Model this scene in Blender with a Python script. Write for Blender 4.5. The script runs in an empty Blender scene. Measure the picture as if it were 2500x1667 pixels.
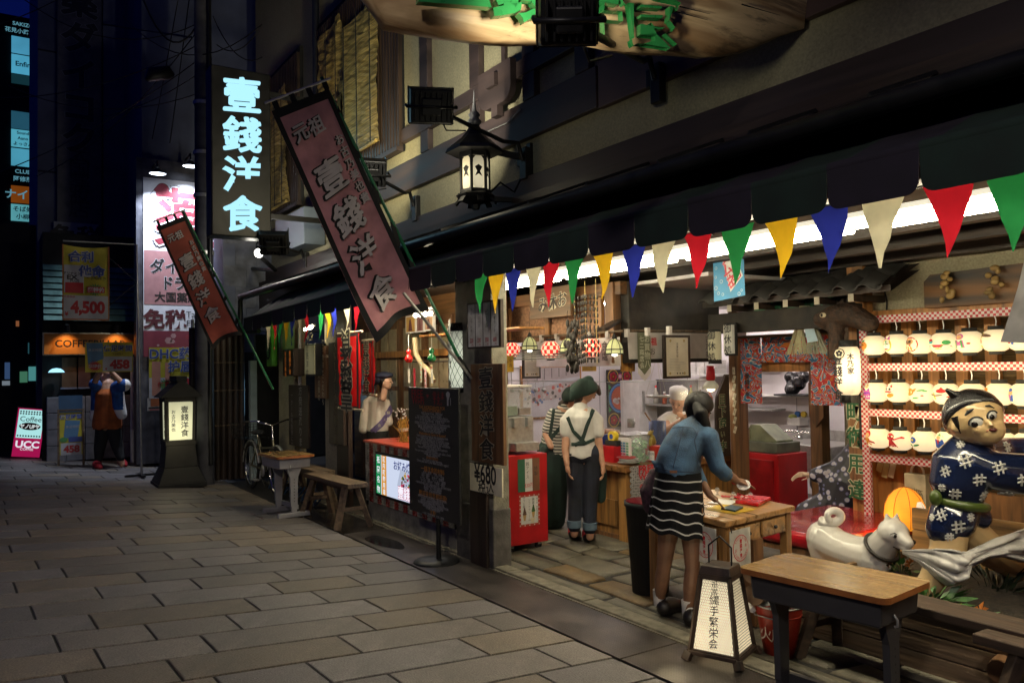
import bpy, math, random
from mathutils import Vector, Matrix, Euler
from mathutils.geometry import tessellate_polygon
random.seed(7)
SC = bpy.context.scene
C = SC.collection
PI = math.pi
# ---------------------------------------------------------------- camera
cd = bpy.data.cameras.new('camera'); cd.lens = 28.0; cd.sensor_width = 36.0
cd.clip_start = 0.05; cd.clip_end = 500
camo = bpy.data.objects.new('camera', cd); C.objects.link(camo)
_r, _u, _b = ((0.549476,0.835362,-0.015700),(0.033328,-0.003138,0.999440),(0.834844,-0.549692,-0.029565))
camo.matrix_world = Matrix(((_r[0],_u[0],_b[0],0),(_r[1],_u[1],_b[1],0),(_r[2],_u[2],_b[2],1.6),(0,0,0,1)))
SC.camera = camo
# ---------------------------------------------------------------- world: deep blue dusk, after sunset
w = bpy.data.worlds.new('World'); SC.world = w; w.use_nodes = True
bg = w.node_tree.nodes['Background']
bg.inputs['Color'].default_value = (0.012, 0.045, 0.60, 1)   # the last deep blue light, even all round
bg.inputs['Strength'].default_value = 0.085
SC.view_settings.view_transform = 'Standard'; SC.view_settings.look = 'None'
SC.view_settings.exposure = 0.0; SC.view_settings.gamma = 1.0
SC.cycles.use_denoising = True
SC.cycles.max_bounces = 6; SC.cycles.diffuse_bounces = 3; SC.cycles.glossy_bounces = 3
SC.cycles.transmission_bounces = 4; SC.cycles.transparent_max_bounces = 12; SC.cycles.volume_bounces = 0
SC.cycles.sample_clamp_indirect = 4.0; SC.cycles.caustics_reflective = False; SC.cycles.caustics_refractive = False
# ---------------------------------------------------------------- materials
def mat(name, col, rough=0.6, metal=0.0, var=0.18, scale=8.0, bump=0.0, bscale=None, emit=None, es=0.0,
        grain=None, dirt=0.0, coat=0.0, spec=0.5, trans=0.0, dark=None, stretch=(1,1,1)):
    m = bpy.data.materials.new(name); m.use_nodes = True
    nt = m.node_tree; N = nt.nodes; L = nt.links; b = N['Principled BSDF']
    c = tuple(col) + (1,)
    b.inputs['Roughness'].default_value = rough; b.inputs['Metallic'].default_value = metal
    b.inputs['Coat Weight'].default_value = coat; b.inputs['Specular IOR Level'].default_value = spec
    b.inputs['Coat Roughness'].default_value = 0.08
    tc = N.new('ShaderNodeTexCoord'); mp = N.new('ShaderNodeMapping'); L.new(tc.outputs['Object'], mp.inputs['Vector'])
    mp.inputs['Scale'].default_value = stretch
    n = N.new('ShaderNodeTexNoise'); n.inputs['Scale'].default_value = scale; n.inputs['Detail'].default_value = 4
    L.new(mp.outputs[0], n.inputs['Vector'])
    src = n.outputs['Fac']
    if grain:   # wood: bands stretched along an axis
        mp.inputs['Scale'].default_value = grain
        n.inputs['Distortion'].default_value = 1.2
    mx = N.new('ShaderNodeMix'); mx.data_type = 'RGBA'
    lo = tuple(max(0, x*(1-2.2*var)) for x in col) if dark is None else dark
    hi = tuple(min(1, x*(1+1.6*var)) for x in col)
    mx.inputs['A'].default_value = lo + (1,); mx.inputs['B'].default_value = hi + (1,)
    rp = N.new('ShaderNodeMapRange'); rp.inputs['From Min'].default_value = 0.3; rp.inputs['From Max'].default_value = 0.7
    L.new(src, rp.inputs['Value']); L.new(rp.outputs[0], mx.inputs['Factor'])
    out = mx.outputs['Result']
    if dirt:
        n2 = N.new('ShaderNodeTexNoise'); n2.inputs['Scale'].default_value = 2.3; n2.inputs['Detail'].default_value = 6; n2.inputs['Roughness'].default_value = 0.7
        L.new(tc.outputs['Object'], n2.inputs['Vector'])
        r2 = N.new('ShaderNodeMapRange'); r2.inputs['From Min'].default_value = 0.42; r2.inputs['From Max'].default_value = 0.68
        r2.inputs['To Max'].default_value = dirt
        L.new(n2.outputs['Fac'], r2.inputs['Value'])
        m2 = N.new('ShaderNodeMix'); m2.data_type = 'RGBA'; L.new(r2.outputs[0], m2.inputs['Factor']); L.new(out, m2.inputs['A'])
        m2.inputs['B'].default_value = tuple(x*0.35 for x in col) + (1,)
        out = m2.outputs['Result']
    L.new(out, b.inputs['Base Color'])
    # roughness variation
    rr = N.new('ShaderNodeMapRange'); rr.inputs['To Min'].default_value = max(0.02, rough-0.1); rr.inputs['To Max'].default_value = min(1, rough+0.12)
    L.new(src, rr.inputs['Value']); L.new(rr.outputs[0], b.inputs['Roughness'])
    if bump:
        nb = N.new('ShaderNodeTexNoise'); nb.inputs['Scale'].default_value = bscale or scale*6; nb.inputs['Detail'].default_value = 5
        L.new(mp.outputs[0], nb.inputs['Vector'])
        bp = N.new('ShaderNodeBump'); bp.inputs['Strength'].default_value = bump; bp.inputs['Distance'].default_value = 0.01
        L.new(nb.outputs['Fac'], bp.inputs['Height']); L.new(bp.outputs[0], b.inputs['Normal'])
    if emit is not None:
        b.inputs['Emission Color'].default_value = tuple(emit) + (1,); b.inputs['Emission Strength'].default_value = es
    if trans:   # thin translucent cloth / paper
        ts = N.new('ShaderNodeBsdfTranslucent'); L.new(out, ts.inputs['Color'])
        mxs = N.new('ShaderNodeMixShader'); mxs.inputs[0].default_value = trans
        L.new(b.outputs[0], mxs.inputs[1]); L.new(ts.outputs[0], mxs.inputs[2]); L.new(mxs.outputs[0], N['Material Output'].inputs['Surface'])
    return m
def wood(name, col, axis='z', rough=0.55, var=0.3, bump=0.25, f=14, **k):
    g = {'x':(0.07,1,1),'y':(1,0.07,1),'z':(1,1,0.07)}[axis]
    return mat(name, col, rough, var=var, scale=f, bump=bump, bscale=f*2.5, grain=g, **k)
_pc = {}
def paint(col, rough=0.55, es=0.0, **k):     # plain paint / ink by colour
    key = (tuple(col), rough, es, tuple(sorted(k.items())))
    if key not in _pc:
        _pc[key] = mat('paint', col, rough, var=k.pop('var', 0.06), emit=col if es else None, es=es, **k)
    return _pc[key]
def emis(name, col, s, var=0.0, scale=6):
    m = bpy.data.materials.new(name); m.use_nodes = True; nt = m.node_tree; nt.nodes.clear()
    e = nt.nodes.new('ShaderNodeEmission'); o = nt.nodes.new('ShaderNodeOutputMaterial')
    e.inputs[0].default_value = tuple(col) + (1,); e.inputs[1].default_value = s
    if var:
        tc = nt.nodes.new('ShaderNodeTexCoord'); n = nt.nodes.new('ShaderNodeTexNoise'); n.inputs['Scale'].default_value = scale
        nt.links.new(tc.outputs['Object'], n.inputs['Vector'])
        r = nt.nodes.new('ShaderNodeMapRange'); r.inputs['To Min'].default_value = s*(1-var); r.inputs['To Max'].default_value = s*(1+var)
        nt.links.new(n.outputs['Fac'], r.inputs['Value']); nt.links.new(r.outputs[0], e.inputs[1])
    nt.links.new(e.outputs[0], o.inputs[0]); return m
def lampshell(name, col, base, peak, bulb=(0,0,-0.02), rad=0.1, mesh=0.0, ribs=0.0):
    """lit paper or frosted panel: brighter where it is close to the bulb behind it; optional wire mesh or paper ribs"""
    m = bpy.data.materials.new(name); m.use_nodes = True; nt = m.node_tree; N = nt.nodes; L = nt.links
    b = N['Principled BSDF']; b.inputs['Roughness'].default_value = 0.7
    b.inputs['Base Color'].default_value = tuple(x*.5 for x in col) + (1,)
    tc = N.new('ShaderNodeTexCoord'); d = N.new('ShaderNodeVectorMath'); d.operation = 'DISTANCE'
    L.new(tc.outputs['Object'], d.inputs[0]); d.inputs[1].default_value = bulb
    r = N.new('ShaderNodeMapRange'); r.interpolation_type = 'SMOOTHSTEP'
    r.inputs['From Min'].default_value = rad*0.35; r.inputs['From Max'].default_value = rad*1.8
    r.inputs['To Min'].default_value = peak; r.inputs['To Max'].default_value = base
    L.new(d.outputs['Value'], r.inputs['Value'])
    out = r.outputs[0]
    nz = N.new('ShaderNodeTexNoise'); nz.inputs['Scale'].default_value = 9; L.new(tc.outputs['Object'], nz.inputs['Vector'])
    nr = N.new('ShaderNodeMapRange'); nr.inputs['To Min'].default_value = 0.8; nr.inputs['To Max'].default_value = 1.2; L.new(nz.outputs['Fac'], nr.inputs['Value'])
    mu = N.new('ShaderNodeMath'); mu.operation = 'MULTIPLY'; L.new(out, mu.inputs[0]); L.new(nr.outputs[0], mu.inputs[1]); out = mu.outputs[0]
    if ribs:
        wv = N.new('ShaderNodeTexWave'); wv.bands_direction = 'Z'; wv.inputs['Scale'].default_value = ribs; L.new(tc.outputs['Object'], wv.inputs['Vector'])
        wr = N.new('ShaderNodeMapRange'); wr.inputs['To Min'].default_value = 0.86; wr.inputs['To Max'].default_value = 1.05; L.new(wv.outputs['Fac'], wr.inputs['Value'])
        m3 = N.new('ShaderNodeMath'); m3.operation = 'MULTIPLY'; L.new(out, m3.inputs[0]); L.new(wr.outputs[0], m3.inputs[1]); out = m3.outputs[0]
    b.inputs['Emission Color'].default_value = tuple(col) + (1,)
    L.new(out, b.inputs['Emission Strength'])
    return m
# ---------------------------------------------------------------- geometry helpers
_gl = {}
def glyph(s, off=0.0, ex=0.0):
    k = (s, off, ex)
    if k not in _gl and off > 0 and not ex and any(ch in '食壹錢銭薬飲喰' for ch in s):   # thicken dense characters by small shifts
        vs, fs = glyph(s); V_, F_ = [], []
        for i in range(9):
            dx, dy = (0, 0) if i == 8 else (off*1.1*math.cos(i*PI/4), off*1.1*math.sin(i*PI/4)); o_ = len(V_)
            V_ += [(x+dx, y+dy, z+i*.0009) for x, y, z in vs]; F_ += [tuple(q+o_ for q in f) for f in fs]
        _gl[k] = (V_, F_)
    if k not in _gl:
        c = bpy.data.curves.new('t', 'FONT'); c.body = s; c.size = 1; c.offset = off; c.extrude = ex; c.resolution_u = 3
        c.align_x = 'CENTER'; c.align_y = 'CENTER'
        o = bpy.data.objects.new('t', c); me = o.to_mesh()
        dy = 0.083 if ord(s[0]) > 0x2000 else 0.0
        _gl[k] = ([(p.co[0], p.co[1]-dy, p.co[2]) for p in me.vertices], [tuple(p.vertices) for p in me.polygons])
        o.to_mesh_clear(); bpy.data.objects.remove(o); bpy.data.curves.remove(c)
    return _gl[k]
V = Vector
def perp(d):
    d = V(d).normalized(); a = V((0,0,1)) if abs(d.z) < 0.9 else V((1,0,0))
    u = d.cross(a).normalized(); return u, d.cross(u).normalized()
class MB:
    def __init__(s): s.v=[]; s.f=[]; s.m=[]; s.s=[]
    def add(s, vs, fs, mi=0, smooth=False, M=None):
        o = len(s.v)
        s.v += [tuple(M @ V(p)) for p in vs] if M is not None else [tuple(p) for p in vs]
        for f in fs: s.f.append(tuple(i+o for i in f)); s.m.append(mi); s.s.append(smooth)
        return s
    def box(s, c, d, mi=0, rz=0.0, M=None, taper=1.0):
        x,y,z = d[0]/2,d[1]/2,d[2]/2; t = taper
        vs = [(-x,-y,-z),(x,-y,-z),(x,y,-z),(-x,y,-z),(-x*t,-y*t,z),(x*t,-y*t,z),(x*t,y*t,z),(-x*t,y*t,z)]
        T = Matrix.Translation(c) @ Matrix.Rotation(rz,4,'Z')
        if M is not None: T = M @ T
        return s.add(vs, [(0,3,2,1),(4,5,6,7),(0,1,5,4),(1,2,6,5),(2,3,7,6),(3,0,4,7)], mi, False, T)
    def bb(s, a, b, mi=0, M=None):
        return s.box(((a[0]+b[0])/2,(a[1]+b[1])/2,(a[2]+b[2])/2), (abs(b[0]-a[0]),abs(b[1]-a[1]),abs(b[2]-a[2])), mi, 0, M)
    def tube(s, pts, r, n=8, mi=0, smooth=True, caps=True, M=None, flat=1.0):
        pts = [V(p) for p in pts]; R = r if isinstance(r,(list,tuple)) else [r]*len(pts)
        vs=[]; fs=[]; u=None
        for i,p in enumerate(pts):
            d = (pts[min(i+1,len(pts)-1)]-pts[max(i-1,0)]).normalized()
            if u is None: u,w_ = perp(d)
            else:
                u = (u - d*u.dot(d)).normalized(); w_ = d.cross(u)
            for k in range(n):
                a = 2*PI*k/n; vs.append(p + (u*math.cos(a) + w_*math.sin(a)*flat)*R[i])
        for i in range(len(pts)-1):
            for k in range(n):
                k2=(k+1)%n; fs.append((i*n+k, i*n+k2, (i+1)*n+k2, (i+1)*n+k))
        s.add(vs, fs, mi, smooth, M)
        if caps:
            s.add(vs[:n], [tuple(range(n-1,-1,-1))], mi, False, M); s.add(vs[-n:], [tuple(range(n))], mi, False, M)
        return s
    def bar(s, a, b, w, h, mi=0, up=(0,0,1)):
        a=V(a); b=V(b); d=(b-a).normalized(); u=d.cross(V(up))
        if u.length<1e-4: u=d.cross(V((0,1,0)))
        u.normalize(); t=u.cross(d)
        vs=[]
        for p in (a,b):
            for x,y in ((-1,-1),(1,-1),(1,1),(-1,1)): vs.append(p+u*x*w/2+t*y*h/2)
        return s.add(vs, [(0,1,2,3),(7,6,5,4),(0,4,5,1),(1,5,6,2),(2,6,7,3),(3,7,4,0)], mi)
    def lathe(s, prof, c=(0,0,0), n=16, mi=0, smooth=True, M=None, sx=1.0, sy=1.0):
        vs=[]; fs=[]; k=len(prof)
        for i in range(n):
            a=2*PI*i/n
            for r,z in prof: vs.append((c[0]+r*math.cos(a)*sx, c[1]+r*math.sin(a)*sy, c[2]+z))
        for i in range(n):
            j=(i+1)%n
            for q in range(k-1): fs.append((i*k+q, j*k+q, j*k+q+1, i*k+q+1))
        return s.add(vs, fs, mi, smooth, M)
    def ball(s, c, r, n=12, mi=0, M=None):
        rx,ry,rz = r if isinstance(r,(tuple,list)) else (r,r,r)
        pr=[(math.sin(PI*i/8) if 0<i<8 else 0.001, -math.cos(PI*i/8)) for i in range(9)]
        T=Matrix.Translation(c) @ Matrix.Diagonal((rx,ry,rz,1)); T = M @ T if M is not None else T
        return s.lathe(pr, n=n, mi=mi, M=T)
    def poly(s, pts2, O, U=(1,0,0), W=(0,0,1), d=0.0, mi=0, side=None):
        """flat or extruded outline; front face looks along U x W; depth d goes back from it"""
        O=V(O); U=V(U); W=V(W); Nn=U.cross(W).normalized()
        tri = tessellate_polygon([[V((x,y,0)) for x,y in pts2]]); n=len(pts2)
        front=[O+U*x+W*y for x,y in pts2]
        def fix(t):
            a,b,c=[V((pts2[i][0],pts2[i][1])) for i in t]
            return t if (b-a).x*(c-a).y-(b-a).y*(c-a).x > 0 else (t[0],t[2],t[1])
        tri=[fix(t) for t in tri]
        s.add(front, tri, mi)
        if d:
            back=[p-Nn*d for p in front]; s.add(back, [t[::-1] for t in tri], mi if side is None else side)
            ar=sum(pts2[i][0]*pts2[(i+1)%n][1]-pts2[(i+1)%n][0]*pts2[i][1] for i in range(n))
            fs=[]
            for i in range(n):
                j=(i+1)%n; q=(i,j,n+j,n+i); fs.append(q[::-1] if ar>0 else q)
            s.add(front+back, fs, mi if side is None else side)
        return s
    def disc(s, c, r, O, U=(1,0,0), W=(0,0,1), n=14, mi=0, ry=None, rot=0.0, d=0.0):
        ry = r if ry is None else ry; cr,sr=math.cos(rot),math.sin(rot)
        p=[]
        for k in range(n):
            x=r*math.cos(2*PI*k/n); y=ry*math.sin(2*PI*k/n); p.append((c[0]+x*cr-y*sr, c[1]+x*sr+y*cr))
        return s.poly(p, O, U, W, d, mi)
    def text(s, t, O, U=(1,0,0), W=(0,0,1), size=0.1, off=0.0, mi=0, vert=False, sp=1.05, shear=0.0, sx=1.0, ex=0.0, rough=0.0, up=0.0):
        """lettering on a plane; O is the middle of a horizontal line or the middle of a vertical column"""
        O=V(O); U=V(U).normalized(); W=V(W).normalized(); Nn=U.cross(W)
        items=[(t,0.0)] if not vert else [(ch,(len(t)-1)/2*sp-i*sp) for i,ch in enumerate(t)]
        for ch,y0 in items:
            if ch==' ': continue
            vert_bar = vert and ch in 'ー〜（）()'
            vs,fs=glyph(ch,off,ex); q=[]
            for x,y,z in vs:
                if vert_bar: x,y = -y,x
                if rough:
                    x += rough*math.sin(y*37+x*11); y += rough*math.sin(x*41-y*13)
                y += shear*x
                q.append(O + U*(x*size*sx) + W*((y+y0)*size) + Nn*(z*size+up))
            s.add(q, fs, mi)
        return s
    def build(s, name, mats, parent=None, loc=None, bev=0.0, seg=2, kind=None, rot=None):
        me=bpy.data.meshes.new(name); me.from_pydata(s.v, [], s.f)
        for m in (mats if isinstance(mats,(list,tuple)) else [mats]): me.materials.append(m)
        if len(s.f):
            me.polygons.foreach_set('material_index', s.m); me.polygons.foreach_set('use_smooth', s.s)
        me.update()
        o=bpy.data.objects.new(name, me); C.objects.link(o)
        if parent is not None: o.parent=parent
        if loc is not None: o.location=loc
        if rot is not None: o.rotation_euler=rot
        if bev:
            b=o.modifiers.new('edge','BEVEL'); b.width=bev; b.segments=seg; b.limit_method='ANGLE'; b.angle_limit=math.radians(40)
        if kind: o['kind']=kind
        return o
def thing(name, label, cat, loc=(0,0,0), rz=0.0, group=None, rot=None):
    o=bpy.data.objects.new(name, None); C.objects.link(o); o.empty_display_size=0.1
    o.location=loc; o.rotation_euler=rot or (0,0,rz); o['label']=label; o['category']=cat
    if group: o['group']=group
    return o
def tag(o, label, cat, group=None):
    o['label']=label; o['category']=cat
    if group: o['group']=group
    return o
def dup(root, loc=None, rz=None, label=None):
    r=root.copy(); C.objects.link(r)
    if loc is not None: r.location=loc
    if rz is not None: r.rotation_euler=(0,0,rz)
    if label: r['label']=label
    for ch in list(root.children):
        c=ch.copy(); C.objects.link(c); c.parent=r
        for g in list(ch.children):
            d=g.copy(); C.objects.link(d); d.parent=c
    return r
def emp(name, parent, loc=(0,0,0), label=None):
    o=bpy.data.objects.new(name, None); C.objects.link(o); o.parent=parent; o.location=loc; o.empty_display_size=0.05
    return o
def light(name, kind, loc, energy, col, parent=None, **k):
    l=bpy.data.lights.new(name, kind); l.energy=energy; l.color=col
    for a,b in k.items(): setattr(l,a,b)
    o=bpy.data.objects.new(name,l); C.objects.link(o); o.location=loc
    if parent is not None: o.parent=parent
    return o
def aim(o, tgt):
    o.rotation_euler=(V(tgt)-o.location).to_track_quat('-Z','Y').to_euler()
def remesh(mb, voxel, smooth=6, sub=0):
    """fuse overlapping limbs into one continuous surface; returns verts, faces"""
    me=bpy.data.meshes.new('tmp'); me.from_pydata(mb.v, [], mb.f); o=bpy.data.objects.new('tmp', me); C.objects.link(o)
    r=o.modifiers.new('r','REMESH'); r.mode='VOXEL'; r.voxel_size=voxel
    if smooth:
        q=o.modifiers.new('s','SMOOTH'); q.iterations=smooth; q.factor=0.5
    dg=bpy.context.evaluated_depsgraph_get(); dg.update()
    m2=bpy.data.meshes.new_from_object(o.evaluated_get(dg))
    vs=[tuple(p.co) for p in m2.vertices]; fs=[tuple(p.vertices) for p in m2.polygons]
    bpy.data.objects.remove(o); bpy.data.meshes.remove(me); bpy.data.meshes.remove(m2)
    return vs,fs
def fused(name, mb, mats, parent, voxel=0.006, smooth=6, pick=None):
    vs,fs=remesh(mb, voxel, smooth); b=MB()
    b.v=vs; b.f=fs; b.s=[True]*len(fs)
    if pick:
        for f in fs:
            c=[sum(vs[i][k] for i in f)/len(f) for k in range(3)]; b.m.append(pick(c))
    else: b.m=[0]*len(fs)
    return b.build(name, mats, parent)
def limb(mb, pts, rs, n=12, flat=1.0):
    """closed tapered limb with rounded ends"""
    mb.tube(pts, list(rs), n=n, flat=flat)
    mb.ball(pts[0], rs[0]*0.98, n=10); mb.ball(pts[-1], rs[-1]*0.98, n=10)
    return mb
def mixp(a,b,t): return tuple(a[i]+(b[i]-a[i])*t for i in range(3))
# ---------------------------------------------------------------- palette
INK=(0.012,0.011,0.011);
M_dwood=wood('dark_stained_wood',(0.035,0.020,0.013),'z')
M_dwoodx=wood('dark_stained_beam',(0.030,0.018,0.013),'x')
M_bwood=wood('brown_wood',(0.16,0.075,0.03),'z')
M_bwoodx=wood('brown_beam',(0.18,0.085,0.032),'x')
M_owood=wood('orange_cedar',(0.33,0.15,0.045),'z',rough=0.45)
M_tablew=wood('varnished_table_wood',(0.36,0.19,0.065),'x',rough=0.28)
M_oldwood=wood('weathered_bench_wood',(0.13,0.085,0.05),'x',rough=0.75,bump=0.5)
M_plaster=mat('sand_plaster',(0.40,0.36,0.24),0.9,var=0.12,scale=60,bump=0.35,bscale=160,dirt=0.35)
M_plaster2=mat('cream_plaster',(0.30,0.275,0.175),0.9,var=0.1,scale=70,bump=0.3,bscale=180,dirt=0.25)
M_black=mat('black_metal',(0.012,0.012,0.013),0.45,metal=0.4,var=0.2)
M_blackm=mat('black_matt',(0.010,0.010,0.010),0.8,var=0.3)
M_steel=mat('brushed_steel',(0.40,0.395,0.38),0.34,metal=0.55,var=0.08,scale=30)
M_chrome=mat('chrome',(0.7,0.7,0.7),0.12,metal=1.0,var=0.03)
M_white=mat('white_paint',(0.72,0.70,0.68),0.5,var=0.05)
M_whitewall=mat('kitchen_white_panel',(0.70,0.66,0.68),0.45,var=0.05,scale=3,dirt=0.08)
M_paper=mat('paper',(0.75,0.72,0.62),0.8,var=0.07,scale=25)
M_red=mat('red_lacquer',(0.42,0.008,0.012),0.4,var=0.12,scale=5)
M_skin=mat('skin',(0.50,0.27,0.17),0.5,var=0.08,scale=14)
M_skin2=mat('skin_tan',(0.20,0.10,0.058),0.5,var=0.1,scale=14)
M_hair=mat('black_hair',(0.007,0.006,0.006),0.55,spec=.3,var=0.35,scale=60,bump=0.3,stretch=(1,1,0.1))
M_brownhair=mat('dark_brown_hair',(0.035,0.018,0.012),0.42,var=0.4,scale=60,bump=0.3,stretch=(1,1,0.1))
M_glass=mat('clear_glass',(0.9,0.9,0.9),0.05)
_b=M_glass.node_tree.nodes['Principled BSDF']; _b.inputs['Alpha'].default_value=0.04
M_glass2=mat('jar_glass',(0.8,0.85,0.85),0.05)
M_glass2.node_tree.nodes['Principled BSDF'].inputs['Alpha'].default_value=0.25
YU=(0,1,0)   # reading direction of lettering that faces +X
class TH:
    """a thing whose parts are modelled where they stand; the Empty sits at its base"""
    def __init__(s, name, label, cat, loc, group=None):
        s.L=V(loc); s.o=thing(name,label,cat,loc,group=group)
    def part(s, name, mb, mats, **k):
        return mb.build(name, mats, s.o, loc=tuple(-s.L), **k)
    def sub(s, parent, name, mb, mats, **k):
        return mb.build(name, mats, parent, **k)
def gz(y): return 0.08*max(0.0, 2.86-max(y,-3.0))
# ================================================================ ground
M_joint=mat('street_joint_mortar',(0.018,0.016,0.014),0.9,var=0.3,scale=20)
def stone(name,col):   # granite: broad tone, dirt and a fine speckle
    m=mat(name,col,0.55,var=0.12,scale=7,bump=0.6,bscale=120,dirt=0.5); nt=m.node_tree; N=nt.nodes; L=nt.links; bc=N['Principled BSDF'].inputs['Base Color']; src=bc.links[0].from_socket
    tc=N.new('ShaderNodeTexCoord'); oi=N.new('ShaderNodeObjectInfo'); n=N.new('ShaderNodeTexNoise'); n.inputs['Scale'].default_value=95; n.inputs['Detail'].default_value=3; n.inputs['Roughness'].default_value=.8; L.new(tc.outputs['Object'],n.inputs['Vector'])
    r=N.new('ShaderNodeMapRange'); r.inputs['From Min'].default_value=.3; r.inputs['From Max'].default_value=.7; r.inputs['To Min'].default_value=.5; r.inputs['To Max'].default_value=1.5; L.new(n.outputs['Fac'],r.inputs['Value']); r2=N.new('ShaderNodeMapRange'); r2.inputs['To Min'].default_value=.78; r2.inputs['To Max'].default_value=1.2; L.new(oi.outputs['Random'],r2.inputs['Value'])
    mu=N.new('ShaderNodeMath'); mu.operation='MULTIPLY'; L.new(r.outputs[0],mu.inputs[0]); L.new(r2.outputs[0],mu.inputs[1]); vm=N.new('ShaderNodeVectorMath'); vm.operation='SCALE'; L.new(src,vm.inputs[0]); L.new(mu.outputs[0],vm.inputs['Scale']); L.new(vm.outputs[0],bc); return m
M_pav=[stone('paver_grey',(0.158,0.142,0.138)),stone('paver_buff',(0.175,0.142,0.108)),stone('paver_warm_grey',(0.165,0.143,0.128)),stone('paver_dark_grey',(0.130,0.116,0.113))]
b=MB(); b.add([(-60,2.86,-0.007),(60,2.86,-0.007),(60,-3,gz(-3)-0.007),(-60,-3,gz(-3)-0.007)],[(0,3,2,1)]).add([(-60,-3,gz(-3)-0.02),(60,-3,gz(-3)-0.02),(60,-60,gz(-3)-0.02),(-60,-60,gz(-3)-0.02)],[(0,3,2,1)])
street=b.build('street',M_joint,kind='structure')
b=MB().bb((-60,2.86,-0.3),(60,90,-0.03)); b.build('ground',M_joint,kind='structure')
_pv={}
def paver_mesh(L,mi,v):
    k=(L,mi,v)
    if k not in _pv:
        b=MB(); x,y=0.319/2,L/2-0.006; e=0.003; j=[random.uniform(-0.002,0.002) for _ in range(8)]
        top=[(-x+e+j[0],-y+e,0),(x-e+j[1],-y+e+j[2],0),(x-e+j[3],y-e,0),(-x+e,y-e+j[4],0)]
        mid=[(-x,-y,-e*.8),(x,-y,-e*.8),(x,y,-e*.8),(-x,y,-e*.8)]; low=[(p[0],p[1],-0.05) for p in mid]
        b.add(top+mid+low,[(0,1,2,3),(4,5,1,0),(5,6,2,1),(6,7,3,2),(7,4,0,3),(8,9,5,4),(9,10,6,5),(10,11,7,6),(11,8,4,7)])
        o=b.build('paver',M_pav[mi]); _pv[k]=o.data; bpy.data.objects.remove(o)
    return _pv[k]
ang=math.atan(0.0435)
prev=[]
for r in range(-2,38):
    joints=[]
    xb=-3.15-0.337*r; y=2.852; first=True
    while y>-0.9:
        L=random.choice([0.45,0.6,0.6,0.75,0.9,0.9]) if not first else random.choice([0.3,0.45,0.6,0.75]); first=False
        for _ in range(12):
            if all(abs(y-L-q)>.13 for q in prev): break
            L=random.choice([0.3,0.45,0.52,0.6,0.68,0.75,0.9,1.0])
        joints.append(y-L)
        mi=random.choice([0,0,0,0,1,1,2,2,3]); yc=y-L/2
        o=bpy.data.objects.new('paver',paver_mesh(L,mi,random.randint(0,1))); C.objects.link(o); o.parent=street
        o.location=(xb-0.0435*(yc-1.5), yc, gz(yc)+random.uniform(-0.0015,0.0015))
        o.rotation_euler=(math.atan(-0.08)+random.uniform(-0.001,0.001),random.uniform(-0.0015,0.0015),ang)
        y-=L
    prev=joints
# chequer plates over the gutter
M_plate=mat('chequer_plate',(0.075,0.062,0.055),0.42,metal=0.6,var=0.3,scale=5,dirt=0.5)
def plate_tread(m):
    nt=m.node_tree; N=nt.nodes; L=nt.links; tc=N.new('ShaderNodeTexCoord'); br=N.new('ShaderNodeTexBrick')
    mp=N.new('ShaderNodeMapping'); mp.inputs['Rotation'].default_value=(0,0,PI/4); L.new(tc.outputs['Object'],mp.inputs[0]); L.new(mp.outputs[0],br.inputs['Vector'])
    br.inputs['Scale'].default_value=26; br.inputs['Mortar Size'].default_value=0.035; br.inputs['Brick Width'].default_value=0.9; br.inputs['Row Height'].default_value=0.35
    br.inputs['Color1'].default_value=(1,1,1,1); br.inputs['Color2'].default_value=(.6,.6,.6,1); br.inputs['Mortar'].default_value=(0,0,0,1)
    bp=N.new('ShaderNodeBump'); bp.inputs['Strength'].default_value=0.8; bp.inputs['Distance'].default_value=0.004
    L.new(br.outputs['Color'],bp.inputs['Height']); L.new(bp.outputs[0],N['Principled BSDF'].inputs['Normal'])
plate_tread(M_plate)
M_plate2=mat('worn_steel_plate',(0.12,0.10,0.075),0.2,metal=0.5,var=0.35,scale=4,dirt=0.6); plate_tread(M_plate2)
for i,(x0,x1,m,lab) in enumerate([(-9.4,-7.35,M_plate2,'worn wet steel gutter plate under the wooden benches'),(-7.34,-5.9,M_plate,'steel chequer gutter plate below the tiled screen counter'),(-5.89,-3.34,M_plate,'long steel chequer plate over the gutter before the open shop front'),(-3.33,-1.2,M_plate,'brown flat gutter plate at the foot of the glowing floor lantern')]):
    b=MB().bb((x0,2.865,-0.012),(x1,3.30,0.004)); o=b.build('gutter_plate',m,bev=0.003); tag(o,lab,'steel plate','steel plates along the gutter')
q=V((-6.782,3.028,0.006)); pd=MB().poly([(.34*math.cos(a)*(1+.12*math.sin(3*a+1)),.11*math.sin(a)*(1+.1*math.sin(2*a))) for a in [2*PI*k/22 for k in range(22)]],q,(1,0,0),(0,1,0)).build('water',mat('puddle_water',(.012,.012,.013),.12,var=0,spec=.9),kind='structure')
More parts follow.
